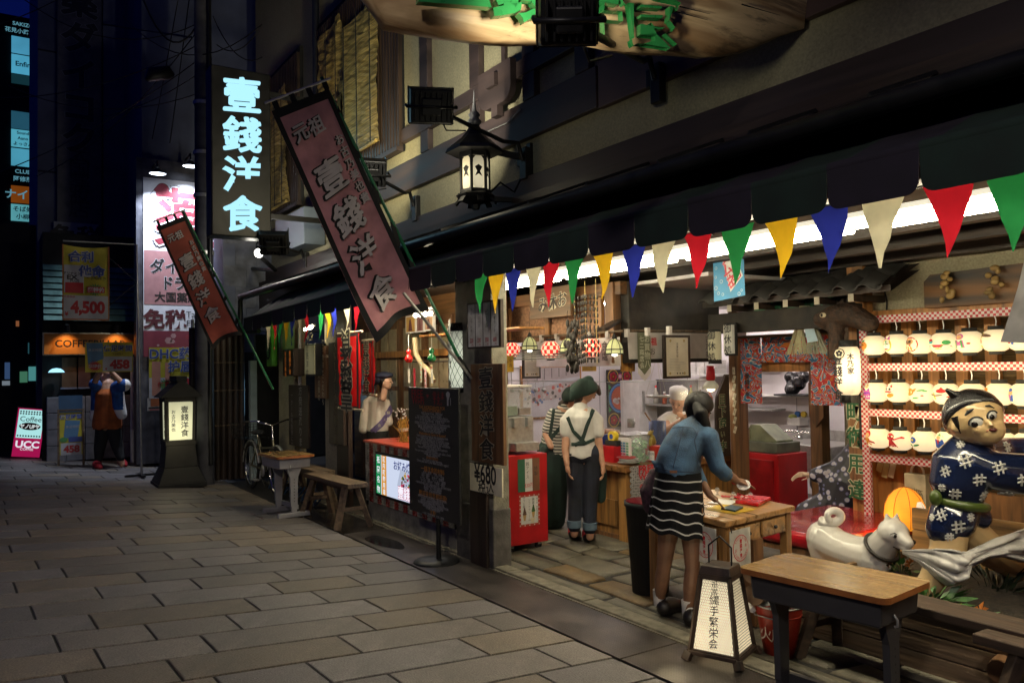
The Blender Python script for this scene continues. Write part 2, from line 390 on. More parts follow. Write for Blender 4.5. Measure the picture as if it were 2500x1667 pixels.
# kerb and the stone floor of the shop
M_kerb=mat('kerb_concrete',(0.20,0.18,0.13),0.85,var=0.2,scale=14,bump=0.5,bscale=90,dirt=0.5)
kerb=MB().bb((-20,3.303,-0.02),(4,3.32,0.008)).build('kerb',M_kerb,kind='structure')
x=-9.6
while x<0.5:
    L=random.uniform(0.9,1.3); b=MB().bb((x,3.322,-0.02),(x+L-0.008,3.44+random.uniform(-.006,.006),0.022+random.uniform(-.004,.004)))
    b.build('kerb_stone',M_kerb,kerb,bev=0.008); x+=L
floor=MB().bb((-10,3.442,-0.03),(3,9,-0.004)).build('floor',M_joint,kind='structure')
M_fl=[mat('floor_stone_grey',(0.125,0.112,0.08),0.6,var=0.2,scale=7,bump=0.8,bscale=60,dirt=0.5),mat('floor_stone_ochre',(0.16,0.105,0.045),0.6,var=0.2,scale=7,bump=0.8,bscale=60,dirt=0.5),mat('floor_stone_olive',(0.10,0.088,0.06),0.6,var=0.2,scale=7,bump=0.8,bscale=60,dirt=0.5)]
rows=[3.452,3.60,3.86,4.20,4.46,4.85,5.25,5.7,6.2,6.8]
random.seed(11)
for i in range(len(rows)-1):
    y0,y1=rows[i],rows[i+1]; x=-7.2+random.uniform(0,.3)
    while x<-1.2:
        L=random.uniform(0.35,0.8)*(1.5 if i==0 else 1.0); g=0.022
        q=lambda a: random.uniform(-a,a)
        cs=[(x+g+q(.02),y0+g+q(.015)),(x+L*.5,y0+g+q(.02)),(x+L-g+q(.02),y0+g+q(.015)),(x+L-g+q(.035),y1-g+q(.015)),(x+L*.45,y1-g+q(.02)),(x+g+q(.035),y1-g+q(.015))]
        cx=sum(p[0] for p in cs)/6; cy=sum(p[1] for p in cs)/6; h=0.012+q(.006)
        top=[(cx+(a-cx)*.95,cy+(bb-cy)*.93,h+q(.002)) for a,bb in cs]; low=[(a,bb,h-.012) for a,bb in cs]; bot=[(a,bb,-.02) for a,bb in cs]
        n=6; fs=[tuple(range(n))]+[(n+k,n+(k+1)%n,(k+1)%n,k) for k in range(n)]+[(2*n+k,2*n+(k+1)%n,n+(k+1)%n,n+k) for k in range(n)]
        MB().add(top+low+bot,fs,0,True).build('paving_stone',random.choice([M_fl[0],M_fl[0],M_fl[1],M_fl[2]]),floor); x+=L
# unseen street lamp, added behind the viewer to light the paving and the front
M_lampm=mat('added_lamp_paint',(0.03,0.035,0.03),0.4,metal=0.4)
T=TH('added_street_lamp','unseen street lamp with a wide hood, added to light the front','street lamp',(1.0,-2.2,gz(-2.2))); gz0=gz(-2.2)
T.part('post',MB().tube([(1.0,-2.2,gz0),(1.0,-2.2,gz0+.8),(1.0,-2.2,4.6)],[.09,.06,.045],n=12),M_lampm); T.part('collar',MB().lathe([(.05,0),(.12,.05),(.12,.08),(.06,.1)],(1.0,-2.2,4.55),16),M_lampm)
T.part('hood',MB().lathe([(.03,.30),(.12,.27),(.26,.12),(.30,.02),(.29,.02),(.2,.12)],(1.0,-2.2,4.65),20),M_lampm); T.part('globe',MB().ball((1.0,-2.2,4.74),.1,12),emis('added_lamp_globe',(1,.9,.74),12))
light('added_street_lamp_light','SPOT',(.9,-2.1,4.60),470,(1,.90,.80),None,shadow_soft_size=.2,spot_size=math.radians(164),spot_blend=.2)
# ================================================================ the old two-storey shop house
SB=TH('shop_building','two-storey timber and plaster restaurant building with an open shop front','building',(-5.5,3.5,0))
WY=3.75
def pbox(name,a,b,m,bev=0.0,**k): return SB.part(name,MB().bb(a,b),m,bev=bev,**k)
# upper storey: plaster field, beams and posts proud of it
pbox('plaster_wall',(-13.4,WY,2.9),(0.5,WY+0.2,9),M_plaster2)
M_beam=wood('upper_beam',(0.040,0.026,0.024),'x',rough=0.6,var=0.2,f=5)
M_beamp=mat('brown_boarding',(0.085,0.05,0.045),0.6,var=0.1,scale=3)
pbox('beam',(-13.3,WY-0.06,3.46),(-4.44,WY-0.002,3.77),M_beam,0.006)
pbox('beam',(-4.425,WY-0.055,3.45),(0.5,WY-0.002,3.83),M_beamp,0.006)
pbox('fascia',(-13.3,WY-0.10,2.90),(0.5,WY-0.003,3.13),M_beam,0.006)
pbox('rail',(-8.3,WY-0.07,3.99),(-3.9,WY-0.004,4.13),M_beam,0.006)
pbox('rail',(-8.3,WY-0.07,5.3),(-3.0,WY-0.004,5.42),M_beam,0.006)
for x in (-7.16,-6.16,-5.3,-4.6): pbox('post',(x-.085,WY-0.065,4.132),(x+.085,WY-0.003,6.4),M_beam,0.006); pbox('post',(x-.085,WY-0.065,3.772),(x+.085,WY-0.003,3.988),M_beam,0.006)
for x in (-7.98,-5.72): pbox('panel_frame',(x-.03,WY-0.03,4.132),(x+.03,WY-0.003,6.2),M_beam)
b=MB().tube([(-10.25,WY-.08,3.8),(-10.25,WY-.08,9)],0.05,n=10); SB.part('downpipe',b,mat('downpipe_paint',(0.012,0.014,0.022),0.45))
# curved bracket under the rail
def arc(cx,cz,r,a0,a1,n=8): return [(cx+r*math.cos(math.radians(a0+(a1-a0)*i/n)),cz+r*math.sin(math.radians(a0+(a1-a0)*i/n))) for i in range(n+1)]
prof=[(-.26,.13),(-.26,-.08)]+arc(-.13,-.08,.13,180,270)+[(-.05,-.21),(-.05,-.30),(.05,-.30),(.05,-.21)]+arc(.13,-.08,.13,-90,0)+[(.26,.13)]
b=MB().poly(prof,(-5.72,WY-0.13,4.03),(1,0,0),(0,0,1),0.06)
b.bb((-5.79,WY-.17,3.98),(-5.65,WY-.131,4.09)); SB.part('bracket',b,M_beam,bev=0.01)
# eaves far above and the flank wall
M_roof=mat('roof_tile_dark',(0.02,0.021,0.024),0.5,var=0.2)
b=MB().add([(-13.8,2.6,7.9),(1,2.6,7.9),(1,3.95,8.6),(-13.8,3.95,8.6),(-13.8,2.6,8.0),(1,2.6,8.0),(1,3.95,8.7),(-13.8,3.95,8.7)],[(0,1,2,3),(7,6,5,4),(0,4,5,1),(3,7,4,0),(1,5,6,2)]); SB.part('eaves',b,M_roof)
# pent roof over the shop front with a gutter
b=MB().add([(-11.4,3.75,2.93),(0.5,3.75,2.93),(0.5,3.02,2.66),(-11.4,3.02,2.66),(-11.4,3.75,2.85),(0.5,3.75,2.85),(0.5,3.02,2.58),(-11.4,3.02,2.58)],[(0,3,2,1),(4,5,6,7),(3,7,6,2),(0,4,7,3),(1,2,6,5)])
SB.part('pent_roof',b,mat('pent_roof_sheet',(0.016,0.016,0.018),0.75,metal=0.0,var=0.25,scale=4))
for x in [-11.2+.62*i for i in range(19)]:
    b=MB().add([(x-.015,3.74,2.945),(x+.015,3.74,2.945),(x+.015,3.03,2.68),(x-.015,3.03,2.68),(x,3.74,2.965),(x,3.03,2.70)],[(0,4,5,3),(4,1,2,5),(3,5,2)]); SB.part('roof_seam',b,M_black)
b=MB().tube([(-11.5,2.985,2.62),(0.5,2.985,2.62)],0.045,n=8); SB.part('gutter',b,M_black)
b=MB().tube([(-11.35,2.96,2.60),(-11.42,2.96,2.56),(-11.42,2.96,2.2),(-11.3,3.0,2.12),(-11.0,3.1,2.12)],0.035,n=8); SB.part('drain_elbow',b,M_black)
# lintel, soffit, ceiling
pbox('lintel',(-11.3,3.30,2.36),(0.6,3.48,2.58),M_dwoodx,0.008)
pbox('ceiling',(-11.3,3.48,2.46),(0.6,9.2,2.54),wood('ceiling_boards',(0.05,0.035,0.025),'x'))
for y in (4.45,5.1,5.75): pbox('ceiling_joist',(-5.2,y,2.34),(0.4,y+.09,2.455),M_dwoodx)
# pillars of the shop front
M_conc=mat('pillar_plaster',(0.30,0.28,0.22),0.85,var=0.2,scale=10,bump=0.5,bscale=80,dirt=0.5)
pbox('pillar',(-5.92,3.32,0),(-5.34,3.47,2.36),M_conc,0.01)
pbox('pillar_base',(-5.93,3.31,0),(-5.335,3.48,0.47),mat('pillar_base_render',(0.10,0.09,0.08),0.8,var=0.25,bump=0.4,dirt=0.4),0.012)
pbox('pillar_post',(-5.66,3.285,0),(-5.40,3.318,0.82),M_dwood,0.008)
pbox('header_wall',(-13.4,3.55,2.545),(0.6,3.6,2.95),M_dwoodx)
for x0,x1 in ((-11.25,-10.55),(-9.4,-8.95)): pbox('pillar',(x0,3.44,0),(x1,3.6,2.36),M_plaster,0.01)
pbox('dark_post',(-8.92,3.40,0),(-8.56,3.46,2.36),M_dwood,0.01)
# timber wall behind the left half (sliding doors)
pbox('back_wall',(-11.2,4.55,0),(-7.15,4.65,2.46),M_bwoodx)
for i,x in enumerate((-10.4,-9.7,-9.0,-8.3,-7.6)):
    b=MB(); b.bb((x-.3,4.44,0.1),(x+.3,4.50,2.2)); d=SB.part('sliding_door',b,M_bwood,bev=0.006)
    for k in range(3):
        z=0.95+k*.40; q=MB().bb((x-.24,4.425,z),(x-.02,4.438,z+.34)).bb((x+.02,4.425,z),(x+.24,4.438,z+.34)); SB.sub(d,'pane',q,mat('door_pane',(0.30,0.25,0.16),0.3,var=0.15))
pbox('transom_rail',(-10.7,4.38,1.72),(-7.2,4.438,1.80),M_owood)
KX,KY=-8.96,8.2
pbox('kitchen_wall',(-12,KY,0),(-3.2,KY+0.1,2.46),M_whitewall)
pbox('kitchen_wall',(KX-0.1,4.75,0),(KX,KY-.002,2.46),M_whitewall)
for y in (5.45,6.1,6.75,7.4): pbox('panel_joint',(KX,y,0.1),(KX+.004,y+.012,2.3),mat('joint_grey',(0.35,0.34,0.36),0.6))
for x in (-8.0,-7.1,-6.2,-5.3,-4.5): pbox('panel_joint',(x,KY-.004,0.1),(x+.012,KY,2.3),paint((0.35,0.34,0.36)))
pbox('kitchen_ceiling',(KX,4.88,2.30),(-4.5,KY-.002,2.33),M_whitewall)
pbox('kitchen_floor',(KX,4.95,-0.003),(-5.55,KY,0.01),mat('kitchen_floor_vinyl',(0.06,0.05,0.045),0.5))
M_soot=mat('sooty_boarding',(0.022,0.017,0.013),0.7,var=0.5,scale=5,bump=0.4,bscale=14)
pbox('smoke_hood',(-5.52,4.82,1.60),(-5.40,6.0,2.34),M_soot,0.01)
pbox('booth_beam',(-9,4.74,2.22),(-5.42,4.86,2.34),M_bwoodx,0.006)
M_cop=mat('hammered_copper',(0.30,0.16,0.09),0.4,metal=0.6,var=0.25,scale=30,bump=0.8,bscale=70)
pbox('copper_panel',(-8.06,4.80,1.84),(-5.75,4.83,2.22),M_cop)
for x in (-8.1,-7.35,-6.62,-5.78): pbox('panel_stile',(x,4.765,1.80),(x+.06,4.80,2.22),M_owood,0.004)
pbox('panel_rail',(-8.9,4.765,1.765),(-5.7,4.80,1.80),M_owood,0.004)
pbox('booth_post',(-5.62,4.72,1.60),(-5.50,4.815,2.34),M_bwood,0.008)
b=MB();
for k in range(5): b.box((-7.3,4.66-0.055*k,1.745-0.022*k),(3.3,0.062,0.014))
SB.part('awning_boards',b,wood('grey_board',(0.12,0.115,0.10),'x'),kind='stuff')
b=MB().bar((-5.274,4.4,1.89),(-5.768,5.2,2.092),0.07,0.03); SB.part('barge_board',b,M_dwood)
# small tiled roof over the inner door, seen under the lamps
M_tile=mat('grey_roof_tile',(0.035,0.033,0.031),0.55,var=0.25,scale=10,dirt=0.3)
tv,tf=[],[]
for i in range(9):
    for k in range(4): tv.append((0.0,0,0))
tl=MB()
def tilemesh():
    b=MB(); n=8; vs=[];
    for j in range(2):
        for i in range(n+1):
            t=i/n; x=(t-.5)*.21; z=0.028*math.sin(t*2*PI)+0.02*j; vs.append((x,-.11+.22*j,z))
    low=[(x,y,z-.014) for x,y,z in vs]; m=n+1
    b.add(vs+low,[(i,i+1,m+i+1,m+i) for i in range(n)]+[(2*m+i,2*m+i+1,i+1,i) for i in range(n)],0,True); return b
_t=tilemesh().build('roof_tile',M_tile); _tm=_t.data; bpy.data.objects.remove(_t)
tr=SB.part('inner_roof',MB().add([(-5.2,5.55,2.15),(-3.35,5.55,2.15),(-3.35,6.2,2.44),(-5.2,6.2,2.44),(-5.2,5.55,2.10),(-3.35,5.55,2.10),(-3.35,6.2,2.39),(-5.2,6.2,2.39)],[(0,1,2,3),(7,6,5,4),(0,4,5,1)]),M_dwoodx)
for i in range(9):
    for k in range(3):
        o=bpy.data.objects.new('roof_tile',_tm); C.objects.link(o); o.parent=tr; o.location=(-5.1+.2*i,5.6+.18*k,2.195+.082*k); o.rotation_euler=(math.radians(24)+random.uniform(-.03,.03),random.uniform(-.03,.03),random.uniform(-.03,.03))
for i in range(5):
    x=-4.86+.30*i; q=MB().bb((x-.02,5.53,2.05),(x+.02,6.2,2.10)); r_=SB.part('rafter',q,M_dwood)
    SB.sub(r_,'rafter_cap',MB().bb((x-.023,5.525,2.045),(x+.023,5.529,2.105)),paint((0.50,0.46,0.36)))
pbox('roof_lintel',(-5.2,5.62,1.86),(-3.7,5.74,2.04),M_soot,.006)
# door posts of the inner rooms
def post(name,x,y,w,z0,z1,m,d=None): return pbox(name,(x-w/2,y,z0),(x+w/2,y+(d or w),z1),m,0.008)
post('inner_post',-4.779,6.6,.13,0,2.4,M_bwood)
post('inner_post',-3.793,5.78,.14,0,2.4,M_owood)
post('inner_post',-5.318,6.1,.12,0,2.4,M_bwood)
pbox('inner_lintel',(-5.318+.06,6.12,1.50),(-4.096,6.22,1.66),M_owood,0.006)
pbox('room_wall',(-4.779+.07,6.95,0),(-3.3,7.05,2.4),M_plaster)
# right-hand wall with lattice, behind the lantern rack
RY=5.95
pbox('plaster_wall',(-3.72,RY,1.93),(0.6,RY+.1,2.46),M_plaster)
M_bam=mat('bamboo_screen',(0.13,0.085,0.035),0.6,var=0.35,scale=60,bump=0.5,stretch=(0.1,1,3))
pbox('bamboo_screen',(-3.78,RY+.05,0.86),(0.6,RY+.1,1.925),M_bam)
x=-3.70
while x<0.2:
    pbox('lattice_slat',(x,RY-.04,0.85),(x+.085,RY+.03,1.93),M_owood,0.004); x+=.205
for z in (0.80,1.925): pbox('lattice_rail',(-3.78,RY-.05,z),(0.6,RY+.04,z+.06),M_owood,0.004)
x=-3.75
while x<0.2: pbox('dado_panel',(x,RY-.02,0.0),(x+.60,RY+.05,0.795),M_owood if random.random()<.5 else wood('dado_cedar',(0.22,0.10,0.035),'z'),0.004); pbox('dado_stile',(x+.602,RY-.045,0),(x+.66,RY+.05,0.795),M_bwood,0.004); x+=.664
pbox('end_wall',(0.6,3.5,0),(0.7,9,2.5),M_bwood)
# ---------------------------------------------------------------- awnings
M_aw=[mat('awning_green',(0.009,0.022,0.017),0.85,var=0.15,trans=.06),mat('awning_purple',(0.015,0.011,0.022),0.85,var=0.15,trans=.06)]
def awning(label,x0,z0,y0,x1,z1,y1,wflap,drop):
    A=TH('awning',label,'awning',((x0+x1)/2,3.2,2.5),group='striped awnings over the shop front'); n=round((x1-x0)/wflap)
    for i in range(n):
        t0,t1=i/n,(i+1)/n; pa=(x0+(x1-x0)*t0,y0+(y1-y0)*t0,z0+(z1-z0)*t0); pb=(x0+(x1-x0)*t1,y0+(y1-y0)*t1,z0+(z1-z0)*t1); m=M_aw[i%2]
        sag=random.uniform(.0,.012)
        b=MB().add([(pa[0],3.28,2.60),(pb[0],3.28,2.60),pb,pa,((pa[0]+pb[0])/2,3.0,2.46-sag)],[(0,3,4),(3,2,4),(2,1,4),(1,0,4)],0,True); A.part('awning_panel',b,m)
        b=MB().tube([(pa[0],pa[1],pa[2]),(pb[0],pb[1],pb[2])],.028,n=8,caps=False); A.part('front_roll',b,m)
        wd=pb[0]-pa[0]; r=.05; pr=[]
        for k in range(7): pr.append((wd-.004-r+r*math.sin(k*PI/12),-drop+r-r*math.cos(k*PI/12)))
        pr=[(.004+r-r*math.sin(k*PI/12),-drop+r-r*math.cos(k*PI/12)) for k in range(6,-1,-1)]+pr+[(wd,.0),(0,.0)]
        sk=random.uniform(-.02,.02)
        bb=MB().poly(pr,(pa[0],pa[1]-.024,pa[2]),(1,(pb[1]-pa[1])/wd,(pb[2]-pa[2])/wd),(0,sk,1),0.003); A.part('valance_flap',bb,m)
    for t in (0.04,0.5,0.96):
        x=x0+(x1-x0)*t; b=MB().tube([(x,3.3,2.30),(x,y0+(y1-y0)*t+.05,z0+(z1-z0)*t-.03)],.012,n=6); A.part('folding_arm',b,M_black)
    return A
awning('long green and purple awning over the open shop front',-5.95,2.343,2.75,-0.05,2.343,2.75,0.368,0.165)
awning('lower weathered awning over the wooden benches and signs',-10.25,2.229,2.72,-6.05,2.32,2.78,0.38,0.165)
# ---------------------------------------------------------------- pennant strings
flagc=[((0.02,0.22,0.06),'green'),((0.75,0.45,0.02),'yellow'),((0.02,0.03,0.30),'blue'),((0.62,0.58,0.42),'white'),((0.55,0.015,0.03),'red')]
M_flag=[mat('pennant_'+n,c,0.75,var=0.08,trans=0.5) for c,n in flagc]
def bunting(label,pos,y,w,h,start,yz=None):
    S=TH('pennant_string',label,'bunting',(pos[0][0],y,pos[0][1]),group='pennant strings under the awnings')
    S.part('cord',MB().tube([(x,y,z) for x,z in pos],.004,n=5),paint((0.5,0.48,0.4)))
    for i,(x,z) in enumerate(pos):
        k=random.uniform(-.03,.03); cu=random.uniform(-.02,.03)
        b=MB(); n=5; vs=[]
        for j in range(n+1):
            t=j/n; ww=w*(1-t)**1.05*.5+.0015
            for s in (-1,0,1): vs.append((x+s*ww+k*t*.3, y+cu*math.sin(t*3)+.015*abs(s)*(1-t)+s*random.uniform(-.008,.008), z-h*t))
        fs=[]
        for j in range(n): fs+=[(j*3,j*3+3,j*3+4,j*3+1),(j*3+1,j*3+4,j*3+5,j*3+2)]
        b.add(vs,fs,0,True); S.part('pennant',b,M_flag[(start+i)%5])
FX=[-4.72,-4.533,-4.317,-4.093,-3.901,-3.668,-3.416,-3.166,-2.927,-2.704,-2.462,-2.22,-1.989,-1.751,-1.505,-1.285]
d_=FX[-1]-FX[-2]; FX+=[FX[-1]+d_,FX[-1]+2*d_,FX[-1]+3*d_]
bunting('bright pennants strung across the open shop front',[(x,2.235-.012*abs(math.sin(i*1.1))) for i,x in enumerate(FX)],2.85,.185,.275,0)
LX=[-9.77,-9.486,-9.247,-9.048,-8.827,-8.586,-8.41,-7.951,-7.736,-7.565,-7.239,-6.983]
bunting('small pennants hanging over the benches on the left',[(x,2.12+.010*i) for i,x in enumerate(LX)],2.85,.17,.30,3)
# ---------------------------------------------------------------- fluorescent fittings
M_tube=emis('fluorescent_tube',(1.0,0.89,0.62),56.0)
M_tray=mat('lamp_tray',(0.85,0.85,0.8),0.4,emit=(1,.92,.7),es=0.9)
for i in range(6):
    x0=-7.65+1.3*i-(.55 if i==0 else 0)
    F=TH('fluorescent_lamp','long white twin-tube lamp, %s along the awning'%['left of the pillar above the mannequin','first from the pillar','second from the pillar','third from the pillar','fourth from the pillar','last and nearest'][i],'lamp',(x0+.62,3.75,2.33),group='twin-tube lamps under the awning')
    dy=-.72 if i==0 else 0; F.part('tray',MB().bb((x0,3.66+dy,2.318),(x0+1.26,3.90+dy,2.345)),M_tray)
    for y in (3.72+dy,3.84+dy): F.part('tube',MB().tube([(x0+.03,y,2.285),(x0+1.23,y,2.285)],.017,n=10),M_tube)
    F.part('ballast',MB().bb((x0+.4,3.755+dy,2.296),(x0+.86,3.805+dy,2.317)),M_white)
M_ktube=emis('kitchen_tube',(1.0,0.88,0.82),125.0)
for i,(x,y) in enumerate([(-8.0,5.5),(-6.8,5.5),(-7.4,7.0),(-6.0,7.3),(-4.9,7.4)]):
    F=TH('kitchen_lamp','white tube lamp on the kitchen ceiling %s'%['at the far left','over the waitresses','in the middle of the kitchen','behind the cook','above the sink'][i],'lamp',(x,y,2.3),group='tube lamps on the kitchen ceiling')
    F.part('tray',MB().bb((x-.45,y-.07,2.262),(x+.45,y+.07,2.298)),M_white); F.part('tube',MB().tube([(x-.42,y,2.24),(x+.42,y,2.24)],.016,n=8),M_ktube)
# ================================================================ things along the left half of the front
def FM(O,U=(1,0,0),W=(0,0,1)):
    U=V(U).normalized(); W=V(W).normalized(); N=U.cross(W).normalized()
    return Matrix(((U.x,W.x,N.x,O[0]),(U.y,W.y,N.y,O[1]),(U.z,W.z,N.z,O[2]),(0,0,0,1)))
def rect(b,M,u0,v0,u1,v1,n=0.0,d=0.0,mi=0):
    if d: b.bb((u0,v0,n-d),(u1,v1,n),mi,M)
    else: b.add([(u0,v0,n),(u1,v0,n),(u1,v1,n),(u0,v1,n)],[(0,1,2,3)],mi,False,M)
    return b
def shape(b,M,pts,n=0.002,mi=0):
    b.poly(pts, M@V((0,0,n)), M.col[0].xyz, M.col[1].xyz, 0.0, mi); return b
def lab(b,M,t,u,v,size,n=0.003,mi=0,**k):
    b.text(t, M@V((u,v,n)), M.col[0].xyz, M.col[1].xyz, size, mi=mi, **k); return b
P_ink=paint((0.012,0.011,0.012)); P_wht=paint((0.75,0.73,0.70)); P_cream=paint((0.55,0.50,0.36)); P_redp=paint((0.5,0.012,0.02)); P_org=paint((0.55,0.22,0.03)); P_grn=paint((0.02,0.20,0.07)); P_blue=paint((0.02,0.05,0.28)); P_yel=paint((0.7,0.5,0.03)); P_grey=paint((0.3,0.29,0.28)); P_gold=paint((0.42,0.30,0.08))
CX0,CX1,CYF=-7.93,-6.02,3.34
T=TH('tiled_counter','counter faced in red and grey mosaic tiles with a lit screen','counter',((CX0+CX1)/2,CYF+.3,0))
T.part('base',MB().bb((CX0+.02,CYF+.02,0),(CX1,CYF+.62,0.20)),M_conc,bev=.01)
core=T.part('body',MB().bb((CX0,CYF+.012,0.20),(CX1,CYF+.65,0.81)),mat('tile_grout',(0.05,0.045,0.04),0.8))
tg=mat('grey_mosaic_tile',(0.34,0.33,0.27),0.25,var=0.15,scale=12); trd=mat('red_mosaic_tile',(0.28,0.035,0.03),0.25,var=0.2,scale=12)
b=MB(); nx=38; tw=(CX1-CX0)/nx
for i in range(nx):
    for k in range(22):
        z=0.205+k*0.0275; x=CX0+i*tw
        if 0.30<z<0.72 and i>4: continue
        red=((i//2)%2==1) if (z<.30 or z>=.72) else i in (2,3)
        b.box((x+tw/2,CYF+.006,z+.0125),(tw-.006,.012,.0225),1 if red else 0)
T.part('mosaic_tiles',b,[tg,trd],kind='stuff')
b=MB()
for i in range(11):
    for k in range(22): b.box((CX0-.006,CYF+.04+i*.055,.2175+k*.0275),(.012,.049,.0225),1 if i in (1,2) else 0)
T.part('side_tiles',b,[tg,trd],kind='stuff')
T.part('counter_top',MB().bb((CX0-.02,CYF-.015,0.812),(CX1,CYF+.67,0.835)),mat('orange_red_top',(0.50,0.06,0.035),0.3),bev=.004)
sx0,sx1,sz0,sz1=CX0+.30,CX1-.16,0.315,0.71
fr=T.part('screen_frame',MB().bb((sx0-.035,CYF-.006,sz0-.03),(sx1+.035,CYF+.03,sz1+.03)),M_black,bev=.004)
M_scr=emis('screen_white',(0.72,0.80,1.0),0.85)
scr=T.sub(fr,'screen',MB().add([(sx0,CYF-.009,sz0),(sx1,CYF-.009,sz0),(sx1,CYF-.009,sz1),(sx0,CYF-.009,sz1)],[(0,1,2,3)]),M_scr)
FMs=FM((sx0,CYF-.009,sz0)); b=MB(); sw,sh=sx1-sx0,sz1-sz0
rect(b,FMs,0.0,0,.12,sh,.001,mi=0); rect(b,FMs,.135,0,.255,sh,.001,mi=1)
for i,ch in enumerate('祇園名物'): lab(b,FMs,ch,.06,sh-.05-i*.099,.075,.002,2,off=.02)
for i,ch in enumerate('区内町御用達'): lab(b,FMs,ch,.195,sh-.035-i*.065,.06,.002,2,off=.02)
lab(b,FMs,'お好み焼きの元祖',.80,sh-.07,.095,.002,3,off=.02)
lab(b,FMs,'壹錢洋食',.78,.075,.13,.002,4,off=.06); lab(b,FMs,'壹錢洋食',.78,.075,.13,.003,5,off=.025)
shape(b,FMs,[(.50,.13),(.58,.30),(1.15,.30),(1.2,.10),(.9,.09)],.0011,6)
cols=[7,8,9,10,4]
for i in range(60):
    u=random.uniform(.60,1.10); v=random.uniform(.14,.27); r=random.uniform(.012,.03); shape(b,FMs,[(u+r*math.cos(a)*random.uniform(.6,1.2),v+r*.7*math.sin(a)*random.uniform(.6,1.2)) for a in (0,1,2,3,4,5)],.0013+i*.00001,random.choice(cols))
T.sub(fr,'screen_picture',b,[emis('screen_green',(0.01,.25,.08),.9),emis('screen_orange',(.75,.33,.05),.9),emis('screen_letter',(.9,.95,1),.9),emis('screen_navy',(.03,.05,.25),.8),emis('screen_crimson',(.6,.02,.10),.9),emis('screen_white2',(.95,.9,1),1.0),emis('screen_plate',(.55,.62,.8),.8),emis('food_brown',(.20,.08,.03),.8),emis('food_green',(.08,.16,.05),.8),emis('food_egg',(.6,.35,.04),.8),emis('food_dark',(.03,.02,.03),.8)])
wx0,wx1,wy,wz0,wz1=-6.303,-5.423,3.07,0.363,1.422
T=TH('information_stand','black information board on a post headed FREE Wi-Fi','sign stand',(-5.835,3.055,0.005))
px_=T.L.x
T.part('base',MB().lathe([(.001,.022),(.08,.022),(.185,.012),(.19,.0)],(px_,wy,.005),28),M_black)
T.part('post',MB().tube([(px_,wy+.02,.02),(px_,wy+.02,1.0)],.02,n=10),M_black)
bd=T.part('board',MB().bb((wx0,wy-.01,wz0),(wx1,wy+.01,wz1)),mat('black_poster',(0.012,0.012,0.013),0.45),bev=.003)
M=FM((wx0,wy-.011,wz0)); W_=wx1-wx0; H_=wz1-wz0; b=MB()
lab(b,M,'FREE',W_*.20,H_*.945,.105,mi=0,off=.012); lab(b,M,'Wi-Fi',W_*.22,H_*.895,.10,mi=0,off=.012)
lab(b,M,'使えま',W_*.64,H_*.945,.07,mi=0); lab(b,M,'すえ。',W_*.64,H_*.90,.07,mi=0)
for r0 in (.012,.024,.036):
    pts=[(W_*.42+r0*math.cos(math.radians(a)),H_*.915+r0*math.sin(math.radians(a))) for a in range(45,136,15)]
    pts+=[(W_*.42+(r0-.007)*math.cos(math.radians(a)),H_*.915+(r0-.007)*math.sin(math.radians(a))) for a in range(135,44,-15)]; shape(b,M,pts,.002,0)
shape(b,M,[(W_*.82+.03*math.cos(a)*(1+.3*math.sin(3*a)),H_*.945+.035*math.sin(a)) for a in [k*PI/6 for k in range(12)]],.002,2); rect(b,M,W_*.80,H_*.87,W_*.83,H_*.92,.002,0,2); rect(b,M,W_*.86,H_*.875,W_*.87,H_*.93,.002,0,2)
